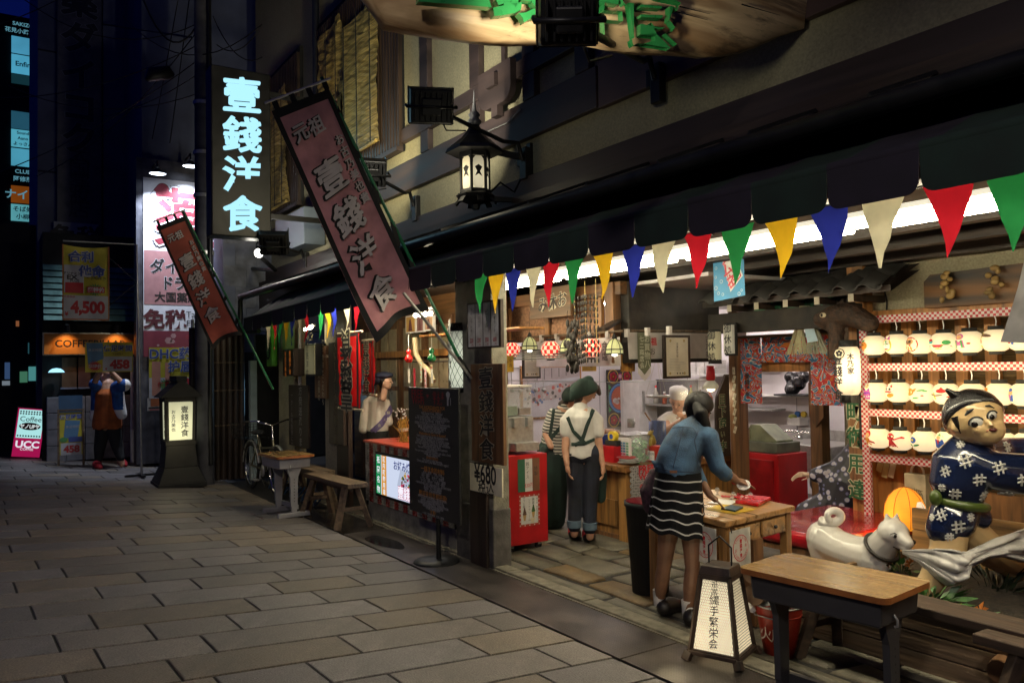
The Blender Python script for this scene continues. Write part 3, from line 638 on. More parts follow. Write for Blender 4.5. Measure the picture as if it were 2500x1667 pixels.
lines=[(.845,'THE INGREDIENTS FOR',.038,1),(.822,'ISSEN-YOSHOKU',.038,1),(.802,'ねぎ Spring Onion   牛肉 Beef',.026,2),(.787,'玉子 Egg   しょうが Ginger',.026,2),(.772,'エビ Dried Shrimps  天かす Tempura Batter',.026,2),(.757,'ちくわ Grilled Fish Paste  こんにゃく Konnyaku Jelly',.024,2),(.742,'かつお Dried Bonito   小麦粉 Flour',.026,2),
(.720,'ISSEN-YOSHOKU is a kind of Okonomiyaki,',.030,2),(.704,'Kyoto style Japanese savory pancake.',.030,2),(.689,'Many people from overseas love it.',.030,2),(.674,'Please try it, you will enjoy it.',.030,2),(.659,'And tell your friends!',.030,2),(.638,'Welcome to Gion in Kyoto!',.036,1),
(.620,'Enjoy spending time in the Japanese-style',.029,2),(.605,'restaurant, ISSEN-YOSHOKU.',.029,2),(.590,'There are five smiling girls in kimono inside',.029,2),(.575,'who are famous in Kyoto for their beauty.',.029,2),(.560,'Just step inside and experience the wonderful',.029,2),(.545,'atmosphere with them.',.029,2),(.530,'You will find our food and atmosphere',.029,2),(.515,'extraordinary!',.029,2),(.500,'You are very welcome to even just take a look',.029,2),(.485,'inside our restaurant.',.029,2),(.470,'Please come in!',.029,2),(.452,'WARNING!',.036,1),(.434,'This food is habit forming.',.029,2),(.419,'Once you eat it, you want to eat it again!',.029,2),
(.362,'一錢洋食的材料',.052,1),(.335,'ねぎ - 青葱    牛肉 - 牛肉',.027,2),(.318,'玉子 - 鶏蛋    しょうが - 生薑',.027,2),(.301,'エビ - 蝦仁    天かす - 炸麺花',.027,2),(.284,'ちくわ - 竹輪   こんにゃく - 蒟蒻',.027,2),(.267,'かつお - 柴魚片   小麦粉 - 麺粉',.027,2),(.246,'一錢洋食是京都日本的一種鉄板焼的小吃、深受海外的朋友',.021,2),(.229,'深受許多海外朋友的歓迎',.025,2),(.212,'請嘗嘗、您一定会喜歓的',.025,2),(.195,'還有、告訴你的朋友們!',.025,2),(.166,'歓迎来到京都祇園!',.052,1),(.143,'請享受与充満日本風情的一錢洋食的時間。',.024,2),(.126,'在這裡、有五名穿着和服的女孩。',.024,2),(.109,'她們是以美麗的京都而聞名的人喔。',.024,2),(.092,'您会喜歓我們的食物和気氛、享受美好的体験!',.023,2),(.075,'請進来看看我們的食物和気氛!',.024,2),(.058,'非常歓迎来看看我們!',.024,2),(.034,'注意!',.044,1),(.014,'一旦吃了我們的美食、您会上癮喔!',.022,2)]
for v,t,s,mi in lines:
    wmax=W_*.94; g=glyph(t)[0]; wd=(max(p[0] for p in g)-min(p[0] for p in g))*s if g else 0.1
    lab(b,M,t,W_*.5,H_*v,s,mi=mi,sx=min(1.15,wmax/max(wd,.01)),off=.004)
T.sub(bd,'lettering',b,[paint((0.30,0.01,0.02)),P_org,paint((0.42,0.42,0.42))])
def plank_sign(label,cat,x0,x1,z0,z1,y,m,texts,inkm,d=.03,group=None,bev=.004,name='wooden_sign'):
    T=TH(name,label,cat,((x0+x1)/2,y,z0),group); T.part('board',MB().bb((x0,y,z0),(x1,y+d,z1)),m,bev=bev); M=FM((x0,y,z0)); b=MB()
    for t,u,v,s,k in texts: lab(b,M,t,u*(x1-x0),v*(z1-z0),s,**k)
    T.part('lettering',b,inkm); return T
x0,x1=-5.585,-5.106; z0,z1=0.837,1.613
plank_sign('tall brown plank on the pillar carved with four outlined characters','sign',x0,x1,z0,z1,3.27,M_bwood,[('壹錢洋食',.5,.5,.175,dict(vert=True,off=.05,mi=0,sp=1.06,shear=.08,sx=1.25,rough=.012)),('壹錢洋食',.5,.5,.175,dict(vert=True,off=.018,mi=1,sp=1.06,shear=.08,n=.005,sx=1.25,rough=.012))],[paint((.40,.36,.26)),P_ink])
z0p,z1p=0.599,0.816
plank_sign('cream price card reading ¥680 below the carved pillar sign','price card',x0-.01,x1-.005,z0p,z1p,3.255,mat('old_card',(.86,.78,.55),.8,var=.12,scale=6),[('¥680',.5,.66,.20,dict(off=.02,sx=.8)),('税込',.52,.22,.12,dict(shear=.05,off=.01))],[P_ink],.012,bev=.002,name='price_card')
x0,x1=-5.339,-4.855; z0,z1=1.729,2.082
T=plank_sign('framed white drinks menu with red prices hung from the pillar top','menu',x0,x1,z0,z1,3.10,M_dwood,[],[P_ink],.03,name='menu_board')
b=MB(); M=FM((x0,3.099,z0)); W_,H_=x1-x0,z1-z0
for i in range(4):
    rect(b,M,W_*(.05+.23*i),H_*.04,W_*(.26+.23*i),H_*.96,.002,0,0); lab(b,M,['冷やしラムネ','ジュース','ビール','一銭洋食ランチ'][i],W_*(.155+.23*i),H_*.62,H_*(.085 if i!=2 else .13),.004,1,vert=True); lab(b,M,['220','330','550','680'][i],W_*(.155+.23*i),H_*.17,H_*.13,.004,2,sx=.75,off=.02); lab(b,M,'円',W_*(.18+.23*i),H_*.08,H_*.07,.004,2)
T.part('price_slips',b,[mat('menu_paper',(.86,.83,.74),.8),P_ink,P_redp])
x0,x1=-6.036,-5.774; z0,z1=1.409,1.942
T=TH('wire_mesh_lantern','tall round mesh lantern with black characters beside the pillar','lantern',((x0+x1)/2,3.36,z0))
rr=(x1-x0)/2; zc=(z0+z1)/2
T.part('shade',MB().lathe([(rr,z0),(rr*1.03,z0+.05),(rr*1.03,z1-.05),(rr,z1)],((x0+x1)/2,3.40,0),20),lampshell('mesh_lantern_paper',(.85,.9,.7),.05,.75,((x0+x1)/2,3.40,z0+.33*(z1-z0)),.25))
b=MB()
for k in range(16):
    for sgn in (-1,1):
        pts=[]
        for j in range(9):
            a=2*PI*(k/16+sgn*j/24); pts.append(((x0+x1)/2+(rr*1.06)*math.cos(a),3.40+(rr*1.06)*math.sin(a),z0+(z1-z0)*j/8))
        b.tube(pts,.0022,n=3,caps=False)
T.part('wire_mesh',b,paint((.10,.11,.09)),kind='stuff')
T.part('cap',MB().lathe([(.001,z1+.03),(rr,z1+.02),(rr*1.08,z1-.03),(rr*1.08,z1-.05)],((x0+x1)/2,3.40,0),20).lathe([(.001,z0-.05),(rr*1.08,z0-.03),(rr*1.08,z0+.01)],((x0+x1)/2,3.40,0),20),M_black)
b=MB().text('壹錢洋食',((x0+x1)/2,3.40-rr*1.09,zc),(.9,-.35,0),(0,0,1),.155,.02,vert=True,sp=1.08,shear=.1); T.part('lettering',b,P_ink)
x0,x1,z0,z1=-9.629,-9.213,1.232,1.866
T=plank_sign('upright brown board with rows of white brush writing near the pillar','sign',x0,x1,z0,z1,3.395,M_bwood,[('江戸の味とこだわり',.72,.5,.085,dict(vert=True)),('お古乃美也貴の',.38,.44,.085,dict(vert=True)),('FOOD & DRINK',.92,.80,.05,dict())],[P_cream])
x0,x1,z0,z1=-9.051,-8.597,0.715,1.897
plank_sign('tall dark post sign with outlined brush characters down its length','sign',x0,x1,z0,z1,3.36,M_dwood,[('くいしんぼもの喰い処',.5,.5,.118,dict(vert=True,off=.04,mi=0,shear=.1)),('くいしんぼもの喰い処',.5,.5,.118,dict(vert=True,off=.008,mi=1,n=.005,shear=.1))],[paint((.30,.24,.13)),P_ink],.04)
x0,x1,z0,z1=-10.553,-9.786,0.588,1.384
plank_sign('black hanging board about nationwide delivery in white brush writing','sign',x0,x1,z0,z1,3.36,M_dwood,[('地方発送承ります',.63,.5,.125,dict(vert=True,shear=.08,off=.015)),('（クール宅急便にて）',.18,.36,.075,dict(vert=True))],[P_grey],.03,name='hanging_sign')
x0,x1,z0,z1=-10.61,-10.165,1.501,1.857
T=TH('box_lantern','small black box lantern with glowing orange characters','lantern',((x0+x1)/2,3.34,z0)); T.part('case',MB().bb((x0,3.30,z0),(x1,3.45,z1)),M_dwood,bev=.01)
b=MB(); M=FM((x0,3.299,z0)); lab(b,M,'壹銭洋食',(x1-x0)*.72,(z1-z0)*.5,.075,vert=True,off=.02); lab(b,M,'お古乃美也',(x1-x0)*.30,(z1-z0)*.45,.065,vert=True,off=.015); T.part('lettering',b,emis('amber_letters',(.85,.25,.04),.22))
x0,x1,z0,z1=-9.703,-9.36,1.528,1.88
T=TH('box_lantern','small pale mesh box lantern, dimly lit, left of the white-written board','lantern',((x0+x1)/2,3.34,z0)); T.part('case',MB().bb((x0-.015,3.31,z0-.02),(x1+.015,3.45,z1+.02)),M_black,bev=.006)
T.part('shade',MB().bb((x0,3.295,z0),(x1,3.309,z1)),lampshell('dim_paper',(.6,.55,.3),.05,.16,((x0+x1)/2,3.3,z0+.15),.18))
b=MB(); M=FM((x0,3.294,z0)); lab(b,M,'壱銭洋食',(x1-x0)*.3,(z1-z0)*.5,.10,vert=True); T.part('lettering',b,P_ink)
T=TH('wall_pipe','thin white pipe running down the plaster wall','pipe',(-10.273,3.42,1.381)); T.part('pipe',MB().tube([(-10.273,3.42,1.381),(-10.255,3.42,2.133)],.022,n=8),M_white)
T=TH('wall_shelf_plant','dried posy hung under the awning lamp','plant',(-9.822,3.38,1.998)); b=MB()
for i in range(60):
    p=V((-9.822,3.38,1.998))+V((random.gauss(0,.05),random.gauss(0,.03),random.gauss(0,.035))); b.add([p,p+V((random.uniform(-.03,.03),.01,.02)),p+V((.02,0,random.uniform(-.03,.03)))],[(0,1,2)])
T.part('foliage',b,mat('dried_leaves',(.12,.10,.06),.8,var=.3))
# small white tube lamp and green lamp on the side wall
T=TH('wall_lamp','short bright tube lamp above the left signs','lamp',(-9.587,3.3,2.095)); T.part('tube',MB().tube([(-9.693,3.3,2.084),(-9.467,3.3,2.099)],.02,n=8),M_tube); T.part('bracket',MB().bar(V((-9.693,3.3,2.084))+V((0,.04,.03)),V((-9.467,3.3,2.099))+V((0,.04,.03)),.03,.02),M_white)
T=TH('wall_fan','green wall fan case with an oval grille under the awning end','fan',(-11.088,3.25,1.943)); M=FM((-11.088,3.25,1.943))
b=MB(); b.box((0,0,-.05),(.26,.62,.08),0,0,M); T.part('case',b,mat('green_paint',(.10,.30,.03),.5),bev=.02)
b=MB()
for k in range(12): b.tube([M@V((-.09*math.sin(PI*(k+.5)/12),-.2+.4*(k+.5)/12,.005)),M@V((.09*math.sin(PI*(k+.5)/12),-.2+.4*(k+.5)/12,.005))],.005,n=4)
b.tube([M@V((.10*math.cos(a),.21*math.sin(a),.005)) for a in [2*PI*k/20 for k in range(21)]],.008,n=5,caps=False); T.part('grille',b,M_blackm)
light('green_glow','POINT',tuple(V((-10.679,3.05,2.149))),.9,(.35,1,.12),None,shadow_soft_size=.05)
M_bred=mat('banner_red',(.62,.012,.014),.75,var=.10,scale=4,trans=.45)
def redbanner(label,l,r,t,bt,y,flip,half=False):
    x0,x1=l,r; T=TH('cloth_banner',label,'banner',((x0+x1)/2,y,bt),'red cloth banners beside the mannequin'); h=t-bt; w=x1-x0; b=MB(); n=14; vs=[]
    for j in range(n+1):
        for i in range(7): vs.append((x0+w*i/6, y+.012*math.sin(i*1.9+j*.4)+.006*math.sin(j*2.3), bt+h*j/n))
    b.add(vs,[(j*7+i,j*7+i+1,(j+1)*7+i+1,(j+1)*7+i) for j in range(n) for i in range(6)],0,True); T.part('cloth',b,M_bred)
    b=MB(); M=FM((x0,y-.022,bt)); rect(b,M,0,0,w*.06,h,0,0,0); rect(b,M,w*.92,0,w,h,0,0,0); rect(b,M,0,0,w,h*.03,.0005,0,0); rect(b,M,0,h*.96,w,h,.0005,0,0); T.part('border',b,P_ink)
    b=MB();
    for k,(o,mi,nn) in enumerate(((.04,0,.003),(.008,1,.006))):
        for i,ch in enumerate('食洋錢壹' if flip else '壹錢洋食'):
            s=w*.56; v=h*(.86-.235*i)
            if flip: b.text(ch,M@V((w*.48,v,nn)),(-1,0,0),(0,0,-1),s,o,mi)
            else: lab(b,M,ch,w*.48,v,s,nn,mi,off=o)
    T.part('lettering',b,[P_cream,P_ink]); b=MB().tube([(x0-.03,y+.01,t+.015),(x1+.03,y+.01,t+.015)],.012,n=8).tube([(x0-.03,y+.01,bt-.015),(x1+.03,y+.01,bt-.015)],.012,n=8); T.part('rod',b,P_cream)
redbanner('red banner with upside-down black characters in white outline',-8.269,-7.653,1.955,1.179,3.18,True)
redbanner('narrower red banner hanging behind the mannequin head',-8.64,-8.313,1.896,1.304,3.62,False)
for i,(px,z0_,c,l2) in enumerate([((-7.435,3.62,1.705),0,(.55,.02,.02),'red'),((-6.927,3.62,1.704),0,(.02,.22,.07),'green')]):
    T=TH('gourd_chime','glass gourd wind chime, the %s one, hung over the counter'%l2,'wind chime',px,'gourd wind chimes'); m=mat(l2+'_glass',c,.15,coat=.5)
    x,y,z=px; T.part('gourd',MB().lathe([(.001,.075),(.018,.07),(.03,.05),(.02,.025),(.022,.015),(.042,-.01),(.045,-.035),(.03,-.06),(.001,-.065)],px,16),m); T.part('string',MB().tube([(x,y,z+.07),(x,y,z+.22)],.002,n=4).tube([(x,y,z-.06),(x,y,z-.13)],.002,n=4),P_wht)
    b=MB().bb((x-.022,y-.001,z-.27),(x+.022,y+.001,z-.13)); T.part('paper_strip',b,P_paper if False else M_paper)
for i,(px,c) in enumerate([((-7.47,3.7,1.493),(.5,.03,.06)),((-7.319,3.7,1.556),(.35,.42,.3)),((-7.22,3.7,1.494),(.55,.4,.4)),((-7.085,3.7,1.527),(.5,.42,.22))]):
    T=TH('paper_strip','%s paper strip dangling over the screen counter'%['red and white','pale green','pinkish','tan'][i],'paper strip',px,'paper strips over the screen counter'); x,y,z=px; T.part('strip',MB().bb((x-.02,y-.001,z-.12),(x+.02,y+.001,z+.09)),paint(c));
    b=MB()
    for k in range(4): b.disc((random.uniform(-.008,.008),-.09+.05*k),.010,(x,y-.002,z),n=8)
    T.part('print',b,P_redp)
T=TH('corner_branch','curved pale branch bracket over the counter','branch',(-7.691,3.9,1.708)); T.part('branch',MB().tube([(-7.862,3.9,1.913),(-7.827,3.9,1.732),(-7.693,3.9,1.62),(-7.523,3.9,1.553),(-7.415,3.9,1.446)],[.03,.03,.028,.026,.022],n=8),mat('pale_branch',(.35,.28,.16),.6))
for i,(l,t,r,bt,c) in enumerate([((-8.703,4.2,2.207),0,(-8.433,4.2,1.998),0,(.6,.36,.10)),((-8.407,4.2,2.189),0,(-8.233,4.2,1.999),0,(.25,.12,.12)),((-8.207,4.2,2.177),0,(-7.99,4.2,2.007),0,(.55,.35,.22))]):
    T=TH('framed_print','small framed woodblock print, %s of three on the shelf'%['the ochre first','the dark middle','the pale last'][i],'picture',((l[0]+r[0])/2,4.2,r[2]),'framed prints on the shelf'); T.part('frame',MB().bb((l[0],4.2,r[2]),(r[0],4.23,l[2])),P_wht); M=FM((l[0],4.199,r[2])); w,h=r[0]-l[0],l[2]-r[2]; b=MB(); rect(b,M,w*.08,h*.08,w*.92,h*.92,.001); shape(b,M,[(w*.3,h*.12),(w*.7,h*.12),(w*.62,h*.5),(w*.55,h*.8),(w*.4,h*.75)],.002,1); T.part('picture',b,[paint(c),paint((.15,.05,.05))])
T=TH('wall_shelf','long plain shelf under the framed prints','shelf',(-8.395,4.1,1.886)); T.part('shelf',MB().bb((-8.0,4.02,1.948-.02),(-5.98,4.3,1.948)),M_owood,bev=.004)
p=V((-7.089,3.66,2.124)); T=TH('bulb_lamp','row of small bare bulbs under the awning over the mannequin','lamp',tuple(p)); T.part('rail',MB().bar(p+V((-.3,0,.05)),p+V((.12,0,.05)),.03,.02),M_white)
for k in range(4): T.part('bulb',MB().ball(p+V((-.26+.11*k,0,0)),.026,8),emis('small_bulb',(1,.9,.65),14))
light('bulb_lamp_light','POINT',tuple(p+V((-.25,-.12,-.06))),34,(1,.88,.62),None,shadow_soft_size=.12)
T=TH('straw_bundle','bundle of dried golden straw standing on the red counter','dried plant',(-7.438,3.55,.836)); b=MB(); x,y,z=T.L
for i in range(90):
    a=random.uniform(0,2*PI); r=random.uniform(.0,.07); h=random.uniform(.12,.26); q=random.uniform(.8,1.7)
    b.tube([(x+r*math.cos(a)*1.1,y+r*math.sin(a),z),(x+r*math.cos(a)*.55,y+r*math.sin(a)*.55,z+h*.5),(x+r*math.cos(a)*q,y+r*math.sin(a)*q,z+h)],.003,n=3,caps=False)
T.part('straw',b,mat('straw',(.55,.33,.06),.6,var=.2,scale=40)); b=MB()
for i in range(30): b.ball((x+random.gauss(0,.06),y+random.gauss(0,.05),z+random.uniform(.2,.34)),.008,n=5)
T.part('seed_heads',b,mat('seed_heads',(.5,.45,.42),.8),kind='stuff'); T.part('tie',MB().lathe([(.05,.11),(.052,.125),(.05,.14)],(x,y,z),12),P_cream)
def bench(label,L,w,h,loc,rz,group,m=M_oldwood):
    t=thing('trestle_bench',label,'bench',loc,rz,group)
    b=MB().box((0,0,h-.022),(L,w,.044)); b.build('seat',m,t,bev=.006)
    for sx in (-1,1):
        for sy in (-1,1): MB().bar((sx*(L/2-.17),sy*w*.28,h-.046),(sx*(L/2-.10),sy*(w*.5+.07),0),.055,.05).build('leg',m,t,bev=.004)
        MB().bar((sx*(L/2-.13),-w*.5-.0,h*.42),(sx*(L/2-.13),w*.5+.0,h*.42),.04,.035).build('crosspiece',m,t,bev=.004)
    MB().box((0,0,h-.075),(L-.3,.03,.055)).build('rail',m,t,bev=.004)
    return t
bl=(-7.192,3,0.744);
bench('weathered trestle bench, the nearer, before the tiled counter',1.15,.22,.455,(-8.0,3.02,0.004),0.05,'trestle benches along the left front')
bench('weathered trestle bench, the farther, behind the grey school desk',1.15,.22,.455,(-9.15,3.12,0.004),0.04,'trestle benches along the left front')
M_dtop=wood('desk_laminate',(.29,.175,.058),'x',rough=.25,f=22,var=.16,bump=.05); M_dedge=mat('desk_edge',(.35,.12,.03),.4); M_dgrey=mat('desk_grey_metal',(.30,.29,.30),.45,var=.08); M_dgrey2=mat('desk_dark_metal',(.045,.043,.045),.45,var=.1)
def desk(label,loc,rz,L,D,h,mt,group):
    t=thing('school_desk',label,'desk',loc,rz,group); r=.04; pts=[]
    for cx,cy,a0 in ((L/2-r,D/2-r,0),(-L/2+r,D/2-r,90),(-L/2+r,-D/2+r,180),(L/2-r,-D/2+r,270)): pts+=[(cx+r*math.cos(math.radians(a0+k*22.5)),cy+r*math.sin(math.radians(a0+k*22.5))) for k in range(5)]
    MB().poly(pts,(0,0,h),(1,0,0),(0,1,0),.026,0,1).build('desktop',[M_dtop,M_dedge],t,bev=.004)
    b=MB(); b.box((0,0,h-.03-.055),(L-.10,D-.08,.11),taper=1.03); b.build('tray',mt,t,bev=.012)
    for s in (-1,1):
        x=s*(L/2-.09)
        lp=MB(); prof=[(-.085,.0),(-.045,-.10),(-.038,-.40),(.038,-.40),(.045,-.10),(.085,.0)]
        lp.poly([(p[0]*.95,p[1]) for p in prof],(x+.016,0,h-.14),(0,1,0),(0,0,1),.032); g=lp.build('leg',mt,t,bev=.006)
        b=MB(); b.box((x,0,(h-.54)/2+.04),(.035,.055,h-.54)); b.build('inner_leg',mt,g)
        b=MB()
        for k in range(8): b.disc((0,-.12-.033*k),.0055,(x+s*.0175,0,h-.14),(0,s,0),(0,0,1),n=8)
        b.build('adjust_holes',P_ink,g)
        MB().box((x,0,.028),(.055,D*.86,.05),taper=.93).build('foot',mt,t,bev=.008)
    MB().box((0,D*.1,.10),(L-.2,.03,.045)).build('crossbar',mt,t)
    b=MB().tube([(L/2-.045,-.06,h-.10),(L/2-.03,-.06,h-.12),(L/2-.03,-.06,h-.145),(L/2-.042,-.06,h-.15)],.006,n=5); b.build('bag_hook',M_steel,t)
    return t
desk('light grey school desk with wooden top beside the benches',(-8.66,2.72,gz(2.66)),math.radians(4),.62,.42,.66,M_dgrey,'school desks used as outdoor tables')
desk('dark grey school desk with wooden top in the right foreground',(((-2.479,2.944,0.64)[0]+(-1.983,3.385,0.64)[0])/2,((-2.52,3.344,0.64)[1]+(-1.935,2.983,0.64)[1])/2,.004),math.radians(6),.70,.42,.64,M_dgrey2,'school desks used as outdoor tables')
def bicycle(loc,rz):
    t=thing('bicycle','city bicycle with a wire basket parked by the wall','bicycle',loc,rz); R=.30
    Mf=mat('bicycle_frame',(.16,.15,.10),.35,metal=.6)
    for x,nm in ((-.52,'wheel'),(.52,'wheel')):
        pts=[(x+R*math.cos(a),0,R+R*math.sin(a)) for a in [2*PI*k/28 for k in range(29)]]
        w_=MB().tube(pts,.017,n=7,caps=False).build(nm,M_blackm,t); p2=[(x+(R-.03)*math.cos(a),0,R+(R-.03)*math.sin(a)) for a in [2*PI*k/28 for k in range(29)]]
        MB().tube(p2,.011,n=5,caps=False).build('rim',M_chrome,w_); b=MB()
        for k in range(18): a=2*PI*k/18; b.tube([(x,.02*(-1)**k,R),(x+(R-.03)*math.cos(a+.2),0,R+(R-.03)*math.sin(a+.2))],.0018,n=3,caps=False)
        b.build('spokes',M_chrome,w_)
        a0=[math.radians(d) for d in range(10,185,12)]; b=MB().tube([(x+(R+.035)*math.cos(a),0,R+(R+.035)*math.sin(a)) for a in a0],.02,n=6,flat=.5); b.build('mudguard',M_steel,t)
    b=MB().tube([(-.52,0,R),(-.13,0,.29),(.08,0,.28)],.014,n=7).tube([(-.52,0,R),(-.22,0,.62)],.012,n=6).tube([(.05,0,.28),(-.22,0,.70)],.018,n=7).tube([(.05,0,.28),(.38,0,.62)],.022,n=7).tube([(.36,0,.70),(.42,0,.50),(.52,0,R)],.016,n=7).tube([(-.18,0,.55),(.37,0,.60)],.015,n=6)
    b.build('frame',Mf,t)
    MB().ball((-.24,0,.76),(.13,.09,.035)).ball((-.13,0,.755),(.09,.04,.025)).build('saddle',M_blackm,t); MB().tube([(-.22,0,.66),(-.23,0,.74)],.013,n=6).build('seat_post',M_chrome,t)
    b=MB().tube([(.36,0,.70),(.33,0,.88),(.30,-.20,.94),(.16,-.27,.93)],.011,n=6).tube([(.33,0,.88),(.30,.20,.94),(.16,.27,.93)],.011,n=6); h=b.build('handlebar',M_chrome,t); MB().tube([(.22,-.25,.935),(.13,-.275,.93)],.017,n=6).tube([(.22,.25,.935),(.13,.275,.93)],.017,n=6).build('grip',M_blackm,h)
    b=MB(); b.tube([(.05-.0,-.06,.28),(.05,-.07,.18)],.01,n=5).box((.05,-.12,.17),(.09,.06,.02)).tube([(.05,.06,.28),(.05,.07,.38)],.01,n=5).box((.05,.12,.385),(.09,.06,.02)).lathe([(.001,0),(.08,.002),(.08,.006),(.001,.008)],(.05,-.03,.28),16,M=Matrix.Translation((.05,-.03,.28))@Matrix.Rotation(PI/2,4,'X')@Matrix.Translation((-.05,.03,-.28))); b.build('crank',M_steel,t)
    b=MB(); x0,x1,y0,y1,z0,z1=-.86,-.42,-.19,.19,.66,.86
    for k in range(9):
        u=k/8; b.tube([(x0+.03+(x1-x0-.06)*u,y0+.03,z0),(x0+(x1-x0)*u,y0,z1)],.003,n=3).tube([(x0+.03+(x1-x0-.06)*u,y1-.03,z0),(x0+(x1-x0)*u,y1,z1)],.003,n=3); yy=y0+(y1-y0)*u; b.tube([(x0+.03,yy*.85,z0),(x0,yy,z1)],.003,n=3).tube([(x1-.03,yy*.85,z0),(x1,yy,z1)],.003,n=3).tube([(x0+.03,yy*.85,z0),(x1-.03,yy*.85,z0)],.003,n=3)
    for v in (0,.33,.66,1): zz=z0+(z1-z0)*v; q=.03*(1-v); b.tube([(x0+q,y0+q,zz),(x1-q,y0+q,zz),(x1-q,y1-q,zz),(x0+q,y1-q,zz),(x0+q,y0+q,zz)],.004,n=4,caps=False)
    b.build('basket',M_black,t); b=MB().tube([(-.80,0,.64),(-.42,0,.64)],.01,n=5).tube([(-.70,-.07,.64),(-.52,-.05,R)],.007,n=5).tube([(-.70,.07,.64),(-.52,.05,R)],.007,n=5); b.build('carrier',M_black,t)
    MB().tube([(-.52,.06,.28),(-.48,.16,.0)],.009,n=5).build('kickstand',M_chrome,t)
    return t
bicycle((-9.682-.85,3.02,.0),math.radians(2))
T=TH('hose_coil','blue hose lying along the wall foot behind the bicycle','hose',(-11.429,3.2,0.0)); b=MB()
for c in range(9):
    x=-10.8+c*.22; b.tube([(x+.09*math.cos(a)+.015*a,3.2+.05*math.sin(a),.09+.085*math.sin(a+.5)) for a in [2*PI*k/12 for k in range(14)]],.011,n=5)
T.part('hose',b,mat('blue_hose',(.01,.05,.13),.35))
# ================================================================ street end: drugstore, coffee shop, towers
M_dkwall=mat('dark_facade_panel',(0.085,0.10,0.16),0.6,var=0.15,scale=2)
M_dkwall2=mat('grey_blue_siding',(0.16,0.18,0.25),0.6,var=0.12,scale=2)
T=TH('tall_building','tall dark grey building with an unlit vertical sign','building',(-17,2,0))
yA,yB=0.733,3.602
T.part('facade',MB().bb((-20,yA,0),(-16.5,8,17)),M_dkwall)
for k,(l,r) in enumerate([(1.773,2.134),(2.333,2.44)]): T.part('wall_rib',MB().bb((-16.5,l,2.8),(-16.38,r,17)),M_dkwall2 if k else M_dkwall)
for z in (5.2,7.4,9.6,11.8): T.part('panel_joint',MB().bb((-16.499,yA,z),(-16.49,8,z+.03)),M_blackm)
sl,sr=1.028,1.732; st,sb=8.694,3.955
sg=T.part('vertical_sign',MB().bb((-16.5,sl,sb),(-16.3,sr,st)),mat('unlit_sign',(0.075,0.075,0.085),0.5)); b=MB(); M=FM((-16.299,sl,sb),YU); W_=sr-sl; H_=st-sb
for i,(ch,py) in enumerate([('薬',.93),('ダ',.79),('イ',.65),('コ',.52),('ク',.40)]): lab(b,M,ch,W_*.5,H_*py,W_*.86,.004,0,off=.05); lab(b,M,ch,W_*.5,H_*py,W_*.86,.008,1,off=.035)
for i,ch in enumerate('大国薬妝店'): lab(b,M,ch,W_*.5,H_*(.335-.052*i),W_*.52,.004,2)
T.sub(sg,'lettering',b,[paint((.16,.17,.22)),P_ink,paint((.03,.03,.035))])
q=T.part('duty_free_panel',MB().bb((-16.5,sl-.05,3.805),(-16.28,sr-.05,4.289)),paint((.28,.29,.32))); b=MB(); b.text('免税',(-16.278,(sl+sr)/2-.05,4.043),YU,(0,0,1),.42,.03); T.sub(q,'lettering',b,P_ink)
XT=-24
T=TH('tenant_sign_tower','slim building edge with a column of blue lit tenant signs','building',(XT,.7,0))
l,r=0.433,1.048
T.part('facade',MB().bb((XT-3,l-.35,0),(XT-.05,r+.2,10.849)),M_blackm)
def lamp_panel(name,col,s): return lampshell(name,col,s*.35,s,(0,0,0),.5)
rowsT=[(52,88,'SAKIZO',None,0),(92,132,'',(.10,.48,.75),.55),(136,178,'Enfin',(.10,.50,.75),.60),(182,205,'',(.05,.25,.33),.10),(275,315,'',(.04,.20,.32),.35),(318,360,'Sound Aano よっさん',(.12,.55,.72),.60),(364,405,'',(.10,.48,.68),.60),(410,448,'CLUB 阿修羅',None,0),(455,495,'ナイン',(.30,.075,.008),.5),(500,540,'そば処 小柳',(.15,.55,.62),.55)]
zs=[(10.73,10.342),(10.299,9.869),(9.826,9.342),(9.31,9.074),(8.345,7.906),(7.874,7.425),(7.383,6.934),(6.892,6.487),(6.412,5.976),(5.933,5.508)]
for (t,bt),(a,b_,txt,col,s) in zip(zs,rowsT):
    w=r-l; m=emis('tenant_light',col,s,var=.35,scale=1.6) if col else M_blackm
    p=T.part('sign_panel',MB().bb((XT-.05,l+.05,bt),(XT,r-.05,t)),m)
    if txt:
        q=MB(); parts=txt.split(' ') if txt!='SAKIZO' else ['SAKIZO','花見小路ビル']; h=t-bt
        for i,s_ in enumerate(parts): q.text(s_,(XT+.01,(l+r)/2,t-h*(i+.6)/(len(parts)+.2)),YU,(0,0,1),min(.28,h/(len(parts)+.3)*.8,w*.9/max(1,len(s_)*.62)),.02)
        T.sub(p,'lettering',q,emis('tenant_letter',(.25,.7,.9),.35) if col is None or txt=='ナイン' else paint((.01,.04,.2)))
XD=-14
T=TH('drugstore_billboard','tall white lit drugstore billboard with a capsule picture','billboard',(XD,2.6,1.8))
l,r=2.097,3.147; zt,zb=4.743,1.829
T.part('surround',MB().bb((XD-.3,l-.10,.1),(XD-.03,r+.4,zt+.32)),mat('billboard_surround',(0.10,0.10,0.12),.4,metal=.3))
T.part('panel',MB().bb((XD-.03,l,zb),(XD,r,zt)),mat('billboard_vinyl',(.80,.80,.84),.5,var=.03))
M=FM((XD+.001,l,zb),YU); W_=r-l; H_=zt-zb; b=MB()
zp=lambda py: (870-py)/430.0*H_
lab(b,M,'薬',W_*.63,zp(530),W_*.98,.002,0,off=.05); lab(b,M,'薬',W_*.63,zp(530),W_*.98,.003,1,off=.04); lab(b,M,'薬',W_*.63,zp(530),W_*.98,.004,2,off=.015)
ca=math.radians(55)
